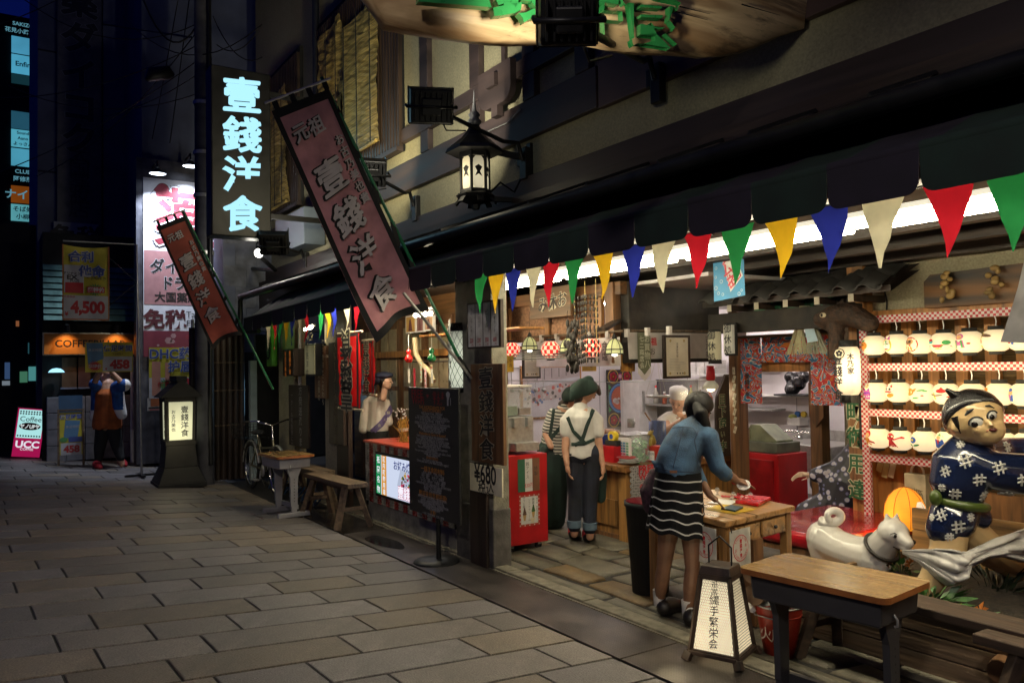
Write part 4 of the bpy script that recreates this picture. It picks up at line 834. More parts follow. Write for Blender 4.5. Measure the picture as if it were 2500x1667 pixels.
def caps(cx,cy,L_,R_,half,a):
    p=[]; rng=[(1,-90,90),(-1,90,270)]
    if half==0: pts=[(L_/2+R_*math.cos(math.radians(d)),R_*math.sin(math.radians(d))) for d in range(-90,91,15)]+[(-L_/2+R_*math.cos(math.radians(d)),R_*math.sin(math.radians(d))) for d in range(90,271,15)]
    else: pts=[(L_/2+R_*math.cos(math.radians(d)),R_*math.sin(math.radians(d))) for d in range(-90,91,15)]+[(0,R_),(0,-R_)]
    return [(cx+x*math.cos(a)-y*math.sin(a),cy+x*math.sin(a)+y*math.cos(a)) for x,y in pts]
shape(b,M,caps(W_*.22,zp(478),.22,.10,0,ca),.006,0); shape(b,M,caps(W_*.22,zp(478),.22,.092,0,ca),.007,1); shape(b,M,caps(W_*.22,zp(478),.22,.092,1,ca),.008,2)
rect(b,M,W_*.01,zp(745),W_,zp(615),.002,0,3)
lab(b,M,'ダイコク',W_*.52,zp(652),.25,.004,1,off=.05,sx=.9); lab(b,M,'ダイコク',W_*.52,zp(652),.25,.005,0,off=.03,sx=.9); lab(b,M,'ドラッグ',W_*.62,zp(692),.24,.004,1,off=.05,sx=.8); lab(b,M,'ドラッグ',W_*.62,zp(692),.24,.005,0,off=.03,sx=.8); lab(b,M,'大国薬妝店',W_*.56,zp(726),.17,.004,0,off=.02)
lab(b,M,'免税',W_*.31,zp(780),.33,.004,4,off=.035); lab(b,M,'Tax',W_*.72,zp(768),.14,.004,0); lab(b,M,'Free',W_*.74,zp(790),.14,.004,0)
rect(b,M,0,zp(870),W_,zp(808),.002,0,5)
for i in range(14): b.disc((random.uniform(.05,W_),random.uniform(0.02,zp(815))),random.uniform(.02,.06),M@V((0,0,.003)),YU,(0,0,1),n=6,mi=random.choice([1,2,6]))
T.part('print',b,[P_ink,paint((.78,.78,.82)),paint((.30,.03,.05)),paint((.42,.20,.20)),paint((.10,.012,.02)),paint((.22,.03,.05)),paint((.45,.25,.25))])
for i,(px_) in enumerate([(-13.6,2.249,4.727),(-13.6,2.75,4.908)]):
    h=T.part('lamp_head',MB().lathe([(.02,.10),(.05,.07),(.13,.0)],px_,14,M=None),M_black); T.sub(h,'bulb',MB().lathe([(.001,.004),(.125,.004)],px_,14),emis('billboard_lamp',(.75,.85,1.0),6.0)); T.sub(h,'stem',MB().tube([(px_[0],px_[1],px_[2]+.1),(px_[0]-.05,px_[1],px_[2]+.22),(XD-.03,px_[1],px_[2]+.2)],.015,n=6),M_black)
    s=light('billboard_spot','SPOT',(px_[0],px_[1],px_[2]-.02),270,(.75,.84,1),None,spot_size=math.radians(95),spot_blend=.7,shadow_soft_size=.08); aim(s,(XD,px_[1],px_[2]-1.3))
# promotional posters under the billboard
def poster(label,X,l,r,zt,zb,draw,mats,name='poster',cat='poster',d=.02):
    T=TH(name,label,cat,(X,(l+r)/2,zb)); T.part('sheet',MB().bb((X-d,l,zb),(X,r,zt)),mats[0]); M=FM((X+.001,l,zb),YU); b=MB(); draw(b,M,r-l,zt-zb); T.part('print',b,mats); return T
PM=[paint((.42,.36,.02)),paint((.40,.40,.42)),paint((.03,.06,.24)),paint((.38,.015,.02)),paint((.05,.20,.05)),P_ink,paint((.45,.2,.14)),paint((.06,.16,.28)),paint((.36,.10,.03))]
def burst(b,M,u,v,r,mi,n=18):
    shape(b,M,[(u+r*(1 if k%2 else .55)*math.cos(2*PI*k/(2*n)),v+r*(1 if k%2 else .55)*.8*math.sin(2*PI*k/(2*n))) for k in range(2*n)],.003,mi)
def d_dhc(b,M,w,h):
    rect(b,M,0,0,w*.78,h*.40,.002,0,1); lab(b,M,'DHC药用',w*.5,h*.86,w*.24,.004,1,off=.05); lab(b,M,'DHC药用',w*.5,h*.86,w*.24,.005,2,off=.02); lab(b,M,'护唇膏',w*.66,h*.62,w*.22,.004,1,off=.05); lab(b,M,'护唇膏',w*.66,h*.62,w*.22,.005,2,off=.02)
    rect(b,M,w*.05,h*.05,w*.20,h*.72,.003,0,6); rect(b,M,w*.28,h*.1,w*.36,h*.7,.003,0,6); burst(b,M,w*.30,h*.26,w*.16,4); lab(b,M,'超特价',w*.30,h*.26,w*.10,.006,3,off=.04); lab(b,M,'430',w*.68,h*.2,w*.40,.006,3,off=.05,sx=.8); lab(b,M,'¥',w*.45,h*.09,w*.12,.006,3,off=.04)
poster('yellow lip balm poster with a red price under the billboard',-13.9,2.163,3.018,1.974,1.158,d_dhc,PM)
def d_small(b,M,w,h): rect(b,M,w*.15,h*.35,w*.85,h*.95,.002,0,8); rect(b,M,w*.05,h*.15,w*.9,h*.28,.002,0,5); rect(b,M,w*.1,h*.05,w*.8,h*.12,.002,0,3)
poster('small pale notice below the lip balm poster',-13.9,2.138,2.456,1.161,0.957,d_small,[paint((.40,.38,.36))]+PM[1:])
T=TH('drugstore_wall','dark ground floor wall of the drugstore','building',(-14.2,3,0)); T.part('wall',MB().bb((-14.6,2.108,0),(-14.31,5.5,1.9)),M_blackm); T.part('upper_wall',MB().bb((-16.4,2.128,1.9),(-14.35,5.5,9)),M_dkwall); T.part('corner_pipe',MB().tube([(-14.25,2.103,0.1),(-14.25,2.103,4.9)],.05,n=8),M_dkwall2)
XB=-12.5
T=TH('banner_stand','tall thin pole frame carrying the yellow sale banner','banner stand',(-12.303,1.811,0.084))
p0=(-12.5,1.781,3.418); p1=(-12.5,0.859,3.405); pf=(-12.5,1.845,0.071)
T.part('pole',MB().tube([pf,p0],.016,n=6),M_steel); T.part('arm',MB().tube([p0,p1],.010,n=6),M_steel); T.part('brace',MB().tube([(-12.5,1.446,3.191),(-12.5,1.785,2.868),(-12.5,1.435,2.534)],.008,n=5),M_black)
T.part('foot',MB().bar((pf[0],pf[1]-.22,gz(pf[1])+.03),(pf[0],pf[1]+.22,gz(pf[1])+.03),.05,.03).bar((pf[0]-.2,pf[1],gz(pf[1])+.03),(pf[0]+.2,pf[1],gz(pf[1])+.03),.05,.03),M_black)
def cloth(O,w,h,amp,n=12,mi=0,b=None,thick=0,ph=0.0,topsag=0.0):
    b=b or MB(); vs=[]
    for j in range(n+1):
        for i in range(n+1):
            u,v=i/n,j/n; vs.append((O[0]+amp*math.sin(u*9+v*3+ph)*(0.4+v)+amp*.5*math.sin(u*4-v*7), O[1]+w*u, O[2]-h*v-topsag*math.sin(PI*u)*(1-v)))
    b.add(vs,[(j*(n+1)+i,(j+1)*(n+1)+i,(j+1)*(n+1)+i+1,j*(n+1)+i+1) for j in range(n) for i in range(n)],mi,True); return b
bl,br,bt_,bb_=0.849,1.43,3.356,2.314
T=TH('sale_banner','yellow vitamin sale banner with a huge red 4,500','banner',(XB,(bl+br)/2,bb_)); w,h=br-bl,bt_-bb_
T.part('cloth',cloth((XB,bl,bt_),w,h,.006,topsag=.03),PM[0]); b=MB(); M=FM((XB+.016,bl,bb_),YU)
rect(b,M,0,0,w*.025,h,.001,0,8); rect(b,M,w*.975,0,w,h,.001,0,8); rect(b,M,0,0,w,h*.02,.001,0,8); rect(b,M,w*.03,h*.02,w*.97,h*.33,.001,0,1); rect(b,M,w*.04,h*.36,w*.45,h*.73,.001,0,1); rect(b,M,w*.06,h*.36,w*.44,h*.50,.002,0,3)
for t,u,v,s in (('合利',.40,.85,.27),('他命',.62,.66,.28)): lab(b,M,t,w*u,h*v,w*s,.003,1,off=.07); lab(b,M,t,w*u,h*v,w*s,.004,2,off=.03)
lab(b,M,'アリナミン',w*.2,h*.62,w*.075,.003,5,off=.03); lab(b,M,'EX',w*.2,h*.565,w*.14,.003,5,off=.04,sx=1.3); lab(b,M,'PLUS',w*.26,h*.52,w*.09,.004,5,off=.02); lab(b,M,'< 270片 >',w*.72,h*.565,w*.10,.003,5,off=.01); burst(b,M,w*.7,h*.41,w*.2,4); rect(b,M,w*.52,h*.37,w*.9,h*.45,.004,0,3); lab(b,M,'超特价',w*.71,h*.41,w*.12,.006,1,off=.03)
lab(b,M,'4,500',w*.54,h*.165,w*.38,.003,3,off=.05,sx=.85); lab(b,M,'¥',w*.09,h*.08,w*.12,.003,3,off=.04); lab(b,M,'免税価格',w*.15,h*.31,w*.06,.003,3)
T.part('print',b,PM)
XC=-15
T=TH('coffee_shop','small coffee shop with orange sign and white block wall','building',(XC,1.4,.1)); yl,yr=0.742,2.178
T.part('upper_wall',MB().bb((XC-1,yl,1.9),(XC-.05,yr+.3,3.9)),M_blackm)
b=MB(); za,zb_=3.373,2.439; n=9
for k in range(n):
    z=zb_+(za-zb_)*k/n; b.add([(XC+.28-.26*k/n,yl,z),(XC+.28-.26*k/n,yr,z),(XC+.25-.26*(k+1)/n,yr,z+(za-zb_)/n-.01),(XC+.25-.26*(k+1)/n,yl,z+(za-zb_)/n-.01)],[(0,1,2,3)])
T.part('shutter_slats',b,mat('green_shutter',(.12,.24,.21),.5,metal=.2,var=.15),kind='stuff')
ct,cb=2.227,1.894; cl,cr=0.759,2.107
sg=T.part('sign_board',MB().bb((XC,cl,cb),(XC+.08,cr,ct)),mat('orange_sign',(.62,.22,.03),.5,var=.04)); T.sub(sg,'sign_frame',MB().bb((XC-.01,cl-.02,cb-.02),(XC+.06,cr+.02,ct+.02)),M_steel)
b=MB().text('COFFEEBILLAR',(XC+.083,(cl+cr)/2,(ct+cb)/2),YU,(0,0,1),.16,.02,sx=1.0); T.sub(sg,'lettering',b,P_ink)
for i,py in enumerate([(-14.65,1.065,2.313),(-14.65,1.805,2.323)]):
    h=T.part('spot_lamp',MB().tube([(py[0]-.25,py[1],py[2]+.08),py],.02,n=6).tube([(py[0],py[1],py[2]+.05),(py[0]-.05,py[1],py[2]-.06)],[.035,.05],n=10),M_black); s=light('sign_spot','SPOT',(py[0]-.06,py[1],py[2]-.08),6,(1,.55,.18),None,spot_size=math.radians(100),spot_blend=.9,shadow_soft_size=.03); aim(s,(XC+.08,py[1],py[2]-.35))
b=MB(); zt=1.279
M_blk=mat('white_block',(.26,.26,.28),.7,var=.12,bump=.3,dirt=.3)
for k in range(4):
    for i in range(5): T.part('block',MB().bb((XC-.1,yl+.06+i*.28,.14+k*.265),(XC+(.06 if i in (0,4) else .0),yl+.06+i*.28+.272,.14+k*.265+.258)),M_blk,bev=.008)
T.part('window_wall',MB().bb((XC-.12,yl,.1),(XC-.101,yr+.2,2.0)),M_blackm)
for i,(l,r,c) in enumerate([(1.02,1.234,(.10,.06,.035)),(1.258,1.439,(.10,.05,.04)),(1.524,2.114,(.03,.03,.035))]):
    p=T.part('window',MB().bb((XC-.1,l,1.345),(XC-.06,r,1.842)),paint(c,rough=.2)); T.sub(p,'sill',MB().bb((XC-.1,l-.02,1.318),(XC-.02,r+.02,1.345)),M_grey if False else M_dkwall2)
T.part('lamp_shade',MB().lathe([(.001,.07),(.06,.06),(.10,.03),(.12,0)],(-14.9,0.932,1.597),14),emis('blue_white_lamp',(.35,.75,1),1.6))
T.part('downpipe',MB().tube([(-14.8,2.048,1.847),(-14.8,2.045,0.05)],.035,n=8),M_white)
# neighbouring dark building with a few lights
T=TH('side_building','dark shop at the far left with small shop lights','building',(-17,.2,.2)); T.part('wall',MB().bb((-18.5,-3,0),(-17,0.815,4.31)),M_blackm);
for i,(px_,w,h,c) in enumerate([((-16.98,0.685,1.58),.13,.26,(.2,.75,.75)),((-16.98,0.544,1.524),.12,.2,(.15,.5,.3)),((-16.98,0.293,1.64),.08,.3,(.1,.2,.45)),((-16.98,0.274,1.419),.12,.08,(.5,.6,.7)),((-16.98,0.447,2.491),.05,.1,(.7,.25,.1)),((-16.98,0.62,2.045),.02,.2,(.05,.2,.25))]): T.part('shop_light',MB().box((px_[0],px_[1],px_[2]),(.02,w,h)),emis('shop_light',c,.28))
px_=(-15.509,0.523,0.187)
T=TH('lightbox_sign','pink and white illuminated coffee light-box on the pavement','sign',px_); X=px_[0]; l,r=px_[1]-.20,px_[1]+.20; z0=px_[2]; h=.84
tilt=Matrix.Translation((X,px_[1],z0))@Matrix.Rotation(math.radians(-7),4,'X')@Matrix.Rotation(math.radians(0),4,'Z')
b=MB().box((-.09,0,h/2),(.16,.44,h),0,0,tilt); T.part('case',b,M_black,bev=.01); M=tilt@FM((.0,-.20,.02),YU); b=MB(); rect(b,M,0,0,.40,.80,0,0,0); rect(b,M,.02,.31,.38,.78,.003,0,1); T.part('face',b,[emis('pink_light',(.42,.008,.085),.8),emis('ice_light',(.42,.80,.80),.95)])
b=MB();
for i in range(9):
    for v in (.745,.71,.345): b.disc((.045+.039*i,v),.014,M@V((0,0,.005)),M.col[0].xyz,M.col[1].xyz,n=8,mi=0)
lab(b,M,'Coffee',.2,.62,.115,.005,1,off=.005); b.disc((.2,.505),.155,M@V((0,0,.005)),M.col[0].xyz,M.col[1].xyz,n=24,mi=2,ry=.062); lab(b,M,'ヤノUPヤ',.2,.505,.085,.008,3,off=.03,sx=.8); lab(b,M,'UCC',.2,.20,.155,.005,4,off=.035,shear=0,sx=1.05); lab(b,M,'COFFEE',.2,.125,.055,.005,4,off=.01)
T.part('print',b,[paint((.02,.02,.03)),paint((.02,.06,.09)),paint((.10,.008,.02)),emis('letter_white',(.8,.9,.9),.8),emis('letter_white2',(.85,.8,.9),.9)])
pa=(-14.231,1.126,0.139); X=pa[0]; l,r=0.922,1.264
T=TH('a_board','wooden A-board with a blue and yellow foot patch poster','sign',pa); z0=pa[2]; zt=1.228; zm=1
T.part('rear_poster',MB().bb((X-.20,l+.01,zm-.05),(X-.18,r,zt)),paint((.03,.09,.18)))
for y in (l,r): T.part('leg',MB().bar((X,y,z0),(X-.08,y,zm+.02),.03,.03),M_oldwood)
T.part('top_rail',MB().bar((X-.08,l,zm),(X-.08,r,zm),.03,.03),M_oldwood)
tl=Matrix.Translation((X-.0,l,z0+.17))@Matrix.Rotation(math.radians(-7),4,'Y')
M=tl@FM((0,0,0),YU); w=r-l; h=zm-z0-.2; b=MB(); rect(b,M,.015,0,w-.015,h,0,.012,0); T.part('sheet',b,PM[0]); b=MB()
rect(b,M,.03,.0,w-.03,h*.28,.003,0,1); lab(b,M,'休足時間',w*.5,h*.90,w*.23,.004,1,off=.05); lab(b,M,'休足時間',w*.5,h*.90,w*.23,.005,2,off=.02); shape(b,M,[(w*.2,h*.40),(w*.75,h*.38),(w*.88,h*.80),(w*.28,h*.82)],.003,7); lab(b,M,'休足時間',w*.56,h*.66,w*.14,.006,1); rect(b,M,w*.4,h*.3,w*.95,h*.42,.004,0,2); b.disc((w*.2,h*.36),w*.16,M@V((0,0,.004)),M.col[0].xyz,M.col[1].xyz,mi=4,ry=h*.06); lab(b,M,'458',w*.52,h*.13,w*.42,.005,3,off=.05); T.part('print',b,PM)
pa=(-11.195,2.141,0.058); X,Y_,z0=pa;
T=TH('pedestal_lantern','black wooden pedestal lantern with a pitched roof','lantern',pa)
def frus(b,c,w0,w1,z0,z1,mi=0):
    b.add([(c[0]-w0,c[1]-w0,z0),(c[0]+w0,c[1]-w0,z0),(c[0]+w0,c[1]+w0,z0),(c[0]-w0,c[1]+w0,z0),(c[0]-w1,c[1]-w1,z1),(c[0]+w1,c[1]-w1,z1),(c[0]+w1,c[1]+w1,z1),(c[0]-w1,c[1]+w1,z1)],[(0,3,2,1),(4,5,6,7),(0,1,5,4),(1,2,6,5),(2,3,7,6),(3,0,4,7)],mi); return b
c=(X-.25,Y_+.0); b=MB(); frus(b,c,.30,.30,z0,z0+.06); frus(b,c,.29,.21,z0+.06,z0+.26); frus(b,c,.21,.175,z0+.26,z0+.62); T.part('pedestal',b,M_blackm,bev=.008)
zl0,zl1=0.676,1.174
b=MB()
for sx in (-1,1):
    for sy in (-1,1): b.bar((c[0]+sx*.17,c[1]+sy*.17,z0+.6),(c[0]+sx*.18,c[1]+sy*.18,zl1+.06),.04,.04)
b.box((c[0],c[1],zl0-.035),(.38,.38,.06)); b.box((c[0],c[1],zl1+.04),(.40,.40,.06)); T.part('frame',b,M_blackm)
p=T.part('shade',frus(MB(),c,.160,.166,zl0,zl1),lampshell('andon_paper',(.80,.80,.52),.45,.75,(c[0]+.1,c[1],zl0+.15),.25))
M=FM((c[0]+.166,c[1],(zl0+zl1)/2),YU); b=MB(); lab(b,M,'壹錢洋食',.05,0,.098,.003,0,vert=True,off=.012); lab(b,M,'お古乃美也',-.09,.01,.055,.003,0,vert=True,off=.01)
M2=FM((c[0],c[1]-.166,(zl0+zl1)/2)); lab(b,M2,'壹錢洋食',.0,0,.098,.003,0,vert=True,off=.03); T.part('lettering',b,P_ink)
zr=zl1+.07; b=MB(); b.add([(c[0]-.24,c[1]-.27,zr),(c[0]+.27,c[1]-.27,zr),(c[0]+.27,c[1]+.27,zr),(c[0]-.24,c[1]+.27,zr),(c[0]-.24,c[1],zr+.24),(c[0]+.27,c[1],zr+.24)],[(0,1,5,4),(2,3,4,5),(1,2,5),(3,0,4),(0,3,2,1)]); b.box((c[0],c[1],zr+.24),(.50,.13,.08)); T.part('roof',b,M_blackm)
light('andon_glow','POINT',(c[0]+.45,c[1]-.1,zl0+.1),4,(1,.85,.5),None,shadow_soft_size=.1)
X=-11.6; yp=2.514
T=TH('utility_pole','dark utility pole beside the lit shop sign','pole',(X,yp,0)); T.part('pole',MB().tube([(X,yp,0),(X,yp,9)],[.13,.11],n=14),mat('pole_concrete',(.05,.05,.06),.7));
for z in (3.2,4.0,4.6,5.3): T.part('pole_band',MB().lathe([(.135,0),(.137,.05)],(X,yp,z),14),M_steel)
T.part('conduit',MB().tube([(X+.14,yp+.05,.3),(X+.14,yp+.05,7)],.03,n=6),M_black)
def wire(pts,r=.008):
    a,b_=V(pts[0]),V(pts[-1]); return MB().tube([V(p) for p in pts],r,n=5,caps=False)
def sagw(a,b_,s,n=10): a,b_=V(a),V(b_); return [a.lerp(b_,i/n)-V((0,0,s*4*(i/n)*(1-i/n))) for i in range(n+1)]
wl=[((-14,0.135,6.811),(X,yp,8.4),.25),((-14,0.138,5.698),(X,yp,6.2),.2),((-15,0.151,4.804),(X,yp,6.0),.15),((-13,0.416,6.855),(X,yp,6.5),.4),((-16,0.7,5.011),(-11.7,2.449,6.363),.3),((-14,1.505,5.638),(X,yp,5.8),.1),((-12,1.804,6.795),(X,yp,6.6),.5),((-12,2.262,6.906),(-13.4,2.14,5.221),0.02),((-12,2.412,6.942),(-13.4,2.397,5.193),.02),((-13,1.672,6.911),(-10.5,3.024,6.165),.5),((-11.2,2.558,6.433),(-10.5,3.022,5.725),.25),((-11.2,2.611,6.047),(-10.5,3.024,6.165),.2),((-16,1.72,7.907),(-12,2.444,6.398),0.0),((-14,0.241,5.902),(X,yp,5.5),.3)]
WL=['wire crossing the top of the tenant sign tower','wire running low past the tenant signs to the pole','lowest wire from the far left to the pole','wire dropping from the sky patch to the pole','slanting wire from the tenant signs up to the right','short level wire beside the vertical sign','sagging cable from the top edge to the pole','left vertical cable hanging over the billboard','right vertical cable hanging over the billboard','long sagging wire across the top of the black sign','upper looped wire right of the pole','lower looped wire right of the pole','pale thick cable sloping down to the pole top','wire meeting the pole above the billboard lamps']
for i,(a,c_,s) in enumerate(wl):
    o=wire(sagw(a,c_,s),.014 if i in (12,6) else .008).build('overhead_wire',M_black); tag(o,WL[i],'wire','overhead wires at the street end')
T=TH('cable_splice','black cable splice box hung among the overhead wires','cable box',(-12,2.004,5.741)); T.part('case',MB().tube([(-12,1.844,5.665),(-12,1.897,5.756),(-12,2.133,5.825),(-12,2.204,5.791)],[.03,.1,.1,.03],n=8),M_black)
T=TH('board_fence','dark bamboo and board fence behind the pedestal lantern','fence',(-11.9,3,0));
for i in range(9): y=2.415+i*.085; T.part('fence_board',MB().tube([(-11.9,y,.02),(-11.9,y,2.2)],.045,n=8),M_dwood)
for z in (.8,1.3,1.7): T.part('fence_rail',MB().bar((-11.845,2.415-.03,z),(-11.845,2.415+.72,z),.01,.012),M_oldwood)
T=TH('siding_building','grey slab-sided wall beyond the restaurant','building',(-12.5,3.2,0)); yy=3.01; T.part('wall',MB().bb((-13.2,yy,2.2),(-12.6,4.6,4.6)),M_dkwall2)
for k in range(7):
    for j in range(4): y0=yy+.02+j*.33+(.16 if k%2 else 0); T.part('slab',MB().bb((-12.6,y0,2.22+k*.33),(-12.585,min(y0+.32,4.55),2.22+k*.33+.32)),mat('siding_slab',(.16,.17,.21),.6) if k+j==0 else bpy.data.materials['siding_slab'])
yw0,yw1=3.038,3.212
T=TH('shop_window','cool lit drugstore window with sale posters','window',(-12.3,(yw0+yw1)/2,.3)); b=MB().bb((-12.4,yw0,0.535),(-12.3,yw1,2.134)); T.part('glass',b,emis('shop_glass',(.12,.45,.75),.45,var=.3,scale=3)); T.part('frame',MB().bb((-12.4,yw0-.09,.2),(-12.26,yw0,2.2)),paint((.16,.26,.36))); M=FM((-12.295,yw0,0.535),YU); b=MB(); w=yw1-yw0
rect(b,M,0,.05,w,.45,.002,0,0); shape(b,M,[(0,1.0),(w*.7,.75),(0,.72)],.002,1); rect(b,M,0,.5,w,.56,.002,0,1); rect(b,M,0,1.4,w,1.5,.002,0,1)
for k in range(6): rect(b,M,w*.1,.6+k*.03,w*.9,.615+k*.03,.003,0,3)
rect(b,M,w*.05,1.1,w*.45,1.32,.003,0,3); rect(b,M,w*.6,.95,w*.7,1.05,.003,0,2); T.part('sale_posters',b,[emis('poster_blue',(.01,.03,.28),.5),emis('poster_yellow',(.45,.5,.03),.5),emis('poster_pink',(.5,.05,.25),.5),emis('poster_white',(.5,.7,.8),.4)])
yd0,yd1=3.143,3.235; T=TH('door_frame','pale aluminium door frame behind the bicycle','door frame',(-11.6,yd0,0)); T.part('jamb',MB().bb((-11.7,yd0,.02),(-11.6,yd1,1.723)),paint((.30,.38,.42),rough=.35)); T.part('door',MB().bb((-11.75,yd1,.02),(-11.66,yd1+.5,2.1)),M_blackm)
light('window_glow','AREA',(-12.1,(yw0+yw1)/2,1.2),5,(.35,.7,1),None,size=.5,size_y=1.2,shape='RECTANGLE').rotation_euler=(0,-PI/2,0)
XS=-9.6; l,r=2.167,2.863; zt,zb=5.175,3.166
T=TH('projecting_sign','black box sign with four glowing ice-blue characters','sign',(XS,(l+r)/2,zb)); T.part('case',MB().bb((XS-.28,l,zb),(XS,r,zt)),M_black,bev=.015)
b=MB(); hc=(zt-zb)
for i,ch in enumerate('壹錢洋食'): b.text(ch,(XS+.004,2.522,zt-hc*(.155+.235*i)),YU,(0,0,1),.44,.03,shear=.09,sx=1.05,rough=.006)
T.part('lettering',b,emis('ice_blue_letters',(.42,.83,1.0),1.15)); [T.part('hanger',MB().bar((XS-.14,r-.02,q_),(XS-.14,3.76,q_),.06,.06),M_black) for q_ in (zt-.2,zb+.3)]
light('blue_sign_glow','AREA',(XS+.12,(l+r)/2,(zt+zb)/2),7,(.45,.85,1),None,size=.6,size_y=1.8,shape='RECTANGLE').rotation_euler=(0,-PI/2,0)
M_pink=mat('faded_pink_cloth',(.64,.29,.31),.8,var=.14,scale=5,bump=.25,bscale=14,trans=.12,dirt=.25)
M_pink2=mat('faded_red_cloth',(.42,.10,.07),.8,var=.15,scale=5,trans=.12,dirt=.25)
def pbanner(label,X,foot,top,tl,bl_,br_,tr_,m,seed):
    """banner in the plane X, hung from a slanting pole; corner points are (Y,Z)"""
    T=TH('slanted_banner',label,'banner',(X,foot[0],foot[1]),'slanted shop banners on green poles')
    T.part('pole',MB().tube([(X-.02,foot[0],foot[1]),(X-.02,top[0],top[1])],.014,n=8),mat('green_pole',(.015,.17,.07),.35))
    n,mm=26,10; vs=[];
    def pt(u,v,dn=0.0):
        a=(tl[0]+(bl_[0]-tl[0])*v,tl[1]+(bl_[1]-tl[1])*v); c_=(tr_[0]+(br_[0]-tr_[0])*v,tr_[1]+(br_[1]-tr_[1])*v)
        k=v*v; wave=.07*k*k*k*math.sin(u*6+seed)+.008*v*math.sin(u*11+v*4+seed)+.006*math.sin(u*3+v*5)
        sag=.05*k*math.sin(PI*u)*v
        return (X+wave+dn, a[0]+(c_[0]-a[0])*u, a[1]+(c_[1]-a[1])*u-sag*(-1))
    def grid(u0,u1,v0,v1,dn,b,mi=0,n=n,mm=mm):
        vs=[pt(u0+(u1-u0)*i/mm,v0+(v1-v0)*j/n,dn) for j in range(n+1) for i in range(mm+1)]
        b.add(vs,[(j*(mm+1)+i,(j+1)*(mm+1)+i,(j+1)*(mm+1)+i+1,j*(mm+1)+i+1) for j in range(n) for i in range(mm)],mi,True)
    b=MB(); grid(0,1,0,1,0,b); T.part('cloth',b,m)
    b=MB(); bo=.08
    grid(0,bo,0,1,.004,b,mm=2); grid(1-bo,1,0,1,.004,b,mm=2); grid(0,1,0,.035,.005,b,n=1); grid(0,1,.965,1,.005,b,n=2); T.part('border',b,M_blackm)
    for k in range(4):
        u=.06+.29*k; p=V(pt(u,0)); q=V(pt(u+.09,0)); up_=(V((X,tl[0],tl[1]))-V((X,bl_[0],bl_[1]))).normalized()*.07
        T.part('hanging_loop',MB().add([p,q,q+up_,p+up_],[(0,1,2,3)]),M_blackm)
    up_=(V((X,tl[0],tl[1]))-V((X,bl_[0],bl_[1]))).normalized()*.065
    T.part('top_rod',MB().tube([V(pt(-.04,0))+up_,V(pt(1.1,0))+up_],.009,n=6),M_white)
    for k in range(5):
        v=.1+.2*k; p=V(pt(1,v)); q=V((X-.02,foot[0],foot[1])).lerp(V((X-.02,top[0],top[1])),.97-.62*v); T.part('side_tie',MB().bar(p,q,.035,.012,up=(1,0,0)),M_blackm)
    def write(t,u,v,s,vert,b,mi,off,dn,sp=1.05):
        W_=(V(pt(0,.5))-V(pt(1,.5))).length; H_=(V(pt(.5,0))-V(pt(.5,1))).length
        for i,ch in enumerate(t):
            vs,fs=glyph(ch,off); q=[]
            cu=u if vert else u+(i-(len(t)-1)/2)*s*sp/W_; cv=v+(i*s*sp/H_ if vert else 0)
            for x,y,z in vs:
                y2=y+.12*x+.015*math.sin(x*31); x2=x+.015*math.sin(y*29)
                q.append(pt(cu+x2*s/W_, cv-y2*s/H_, dn))
            b.add(q,fs,mi)
    b=MB(); W_=(V(pt(0,.5))-V(pt(1,.5))).length
    for off,mi,dn in ((.06,0,.010),(.022,1,.036)):
        write('元祖',.40,.115,W_*.26,False,b,mi,off,dn); write('壹錢洋食',.43,.32,W_*.50,True,b,mi,off,dn,1.22); write('お古乃美也貴',.80,.20,W_*.155,True,b,mi,off*.9,dn,1.15)
    T.part('lettering',b,[P_ink,paint((.55,.50,.50))])
    return T
def yz(p): return (p[1],p[2])
XB1=-5.6
pbanner('large pink banner with grey outlined characters before the pillar',XB1,yz((-5.6,3.253,1.536)),yz((-5.6,2.051,3.745)),yz((-5.6,1.673,3.424)),yz((-5.6,2.434,1.78)),yz((-5.6,2.881,2.043)),yz((-5.6,2.098,3.659)),M_pink,1.0)
T=TH('flag_bracket','crossed iron brackets holding the large banner pole','bracket',(-5.6,3.27,1.55)); T.part('arm',MB().tube([(-5.57,3.27,1.50),(-5.52,2.649,2.163)],.013,n=6),M_steel); T.part('socket',MB().tube([(-5.6,3.268,1.516),(-5.6,3.163,1.67)],.024,n=8),M_black)
XB2=-9.85
pbanner('smaller reddish banner with outlined characters by the far awning end',XB2,yz((-9.85,2.949,1.348)),yz((-9.85,1.912,3.464)),yz((-9.85,1.614,3.251)),yz((-9.85,2.223,1.831)),yz((-9.85,2.557,2.013)),yz((-9.85,1.926,3.407)),M_pink2,2.5)
T=TH('white_pole','thin white pole standing behind the far banner','pole',(-12.2,2.494,1.263)); T.part('pole',MB().tube([(-12.2,2.505,1.263),(-12.2,2.481,2.333)],.025,n=8),M_white)
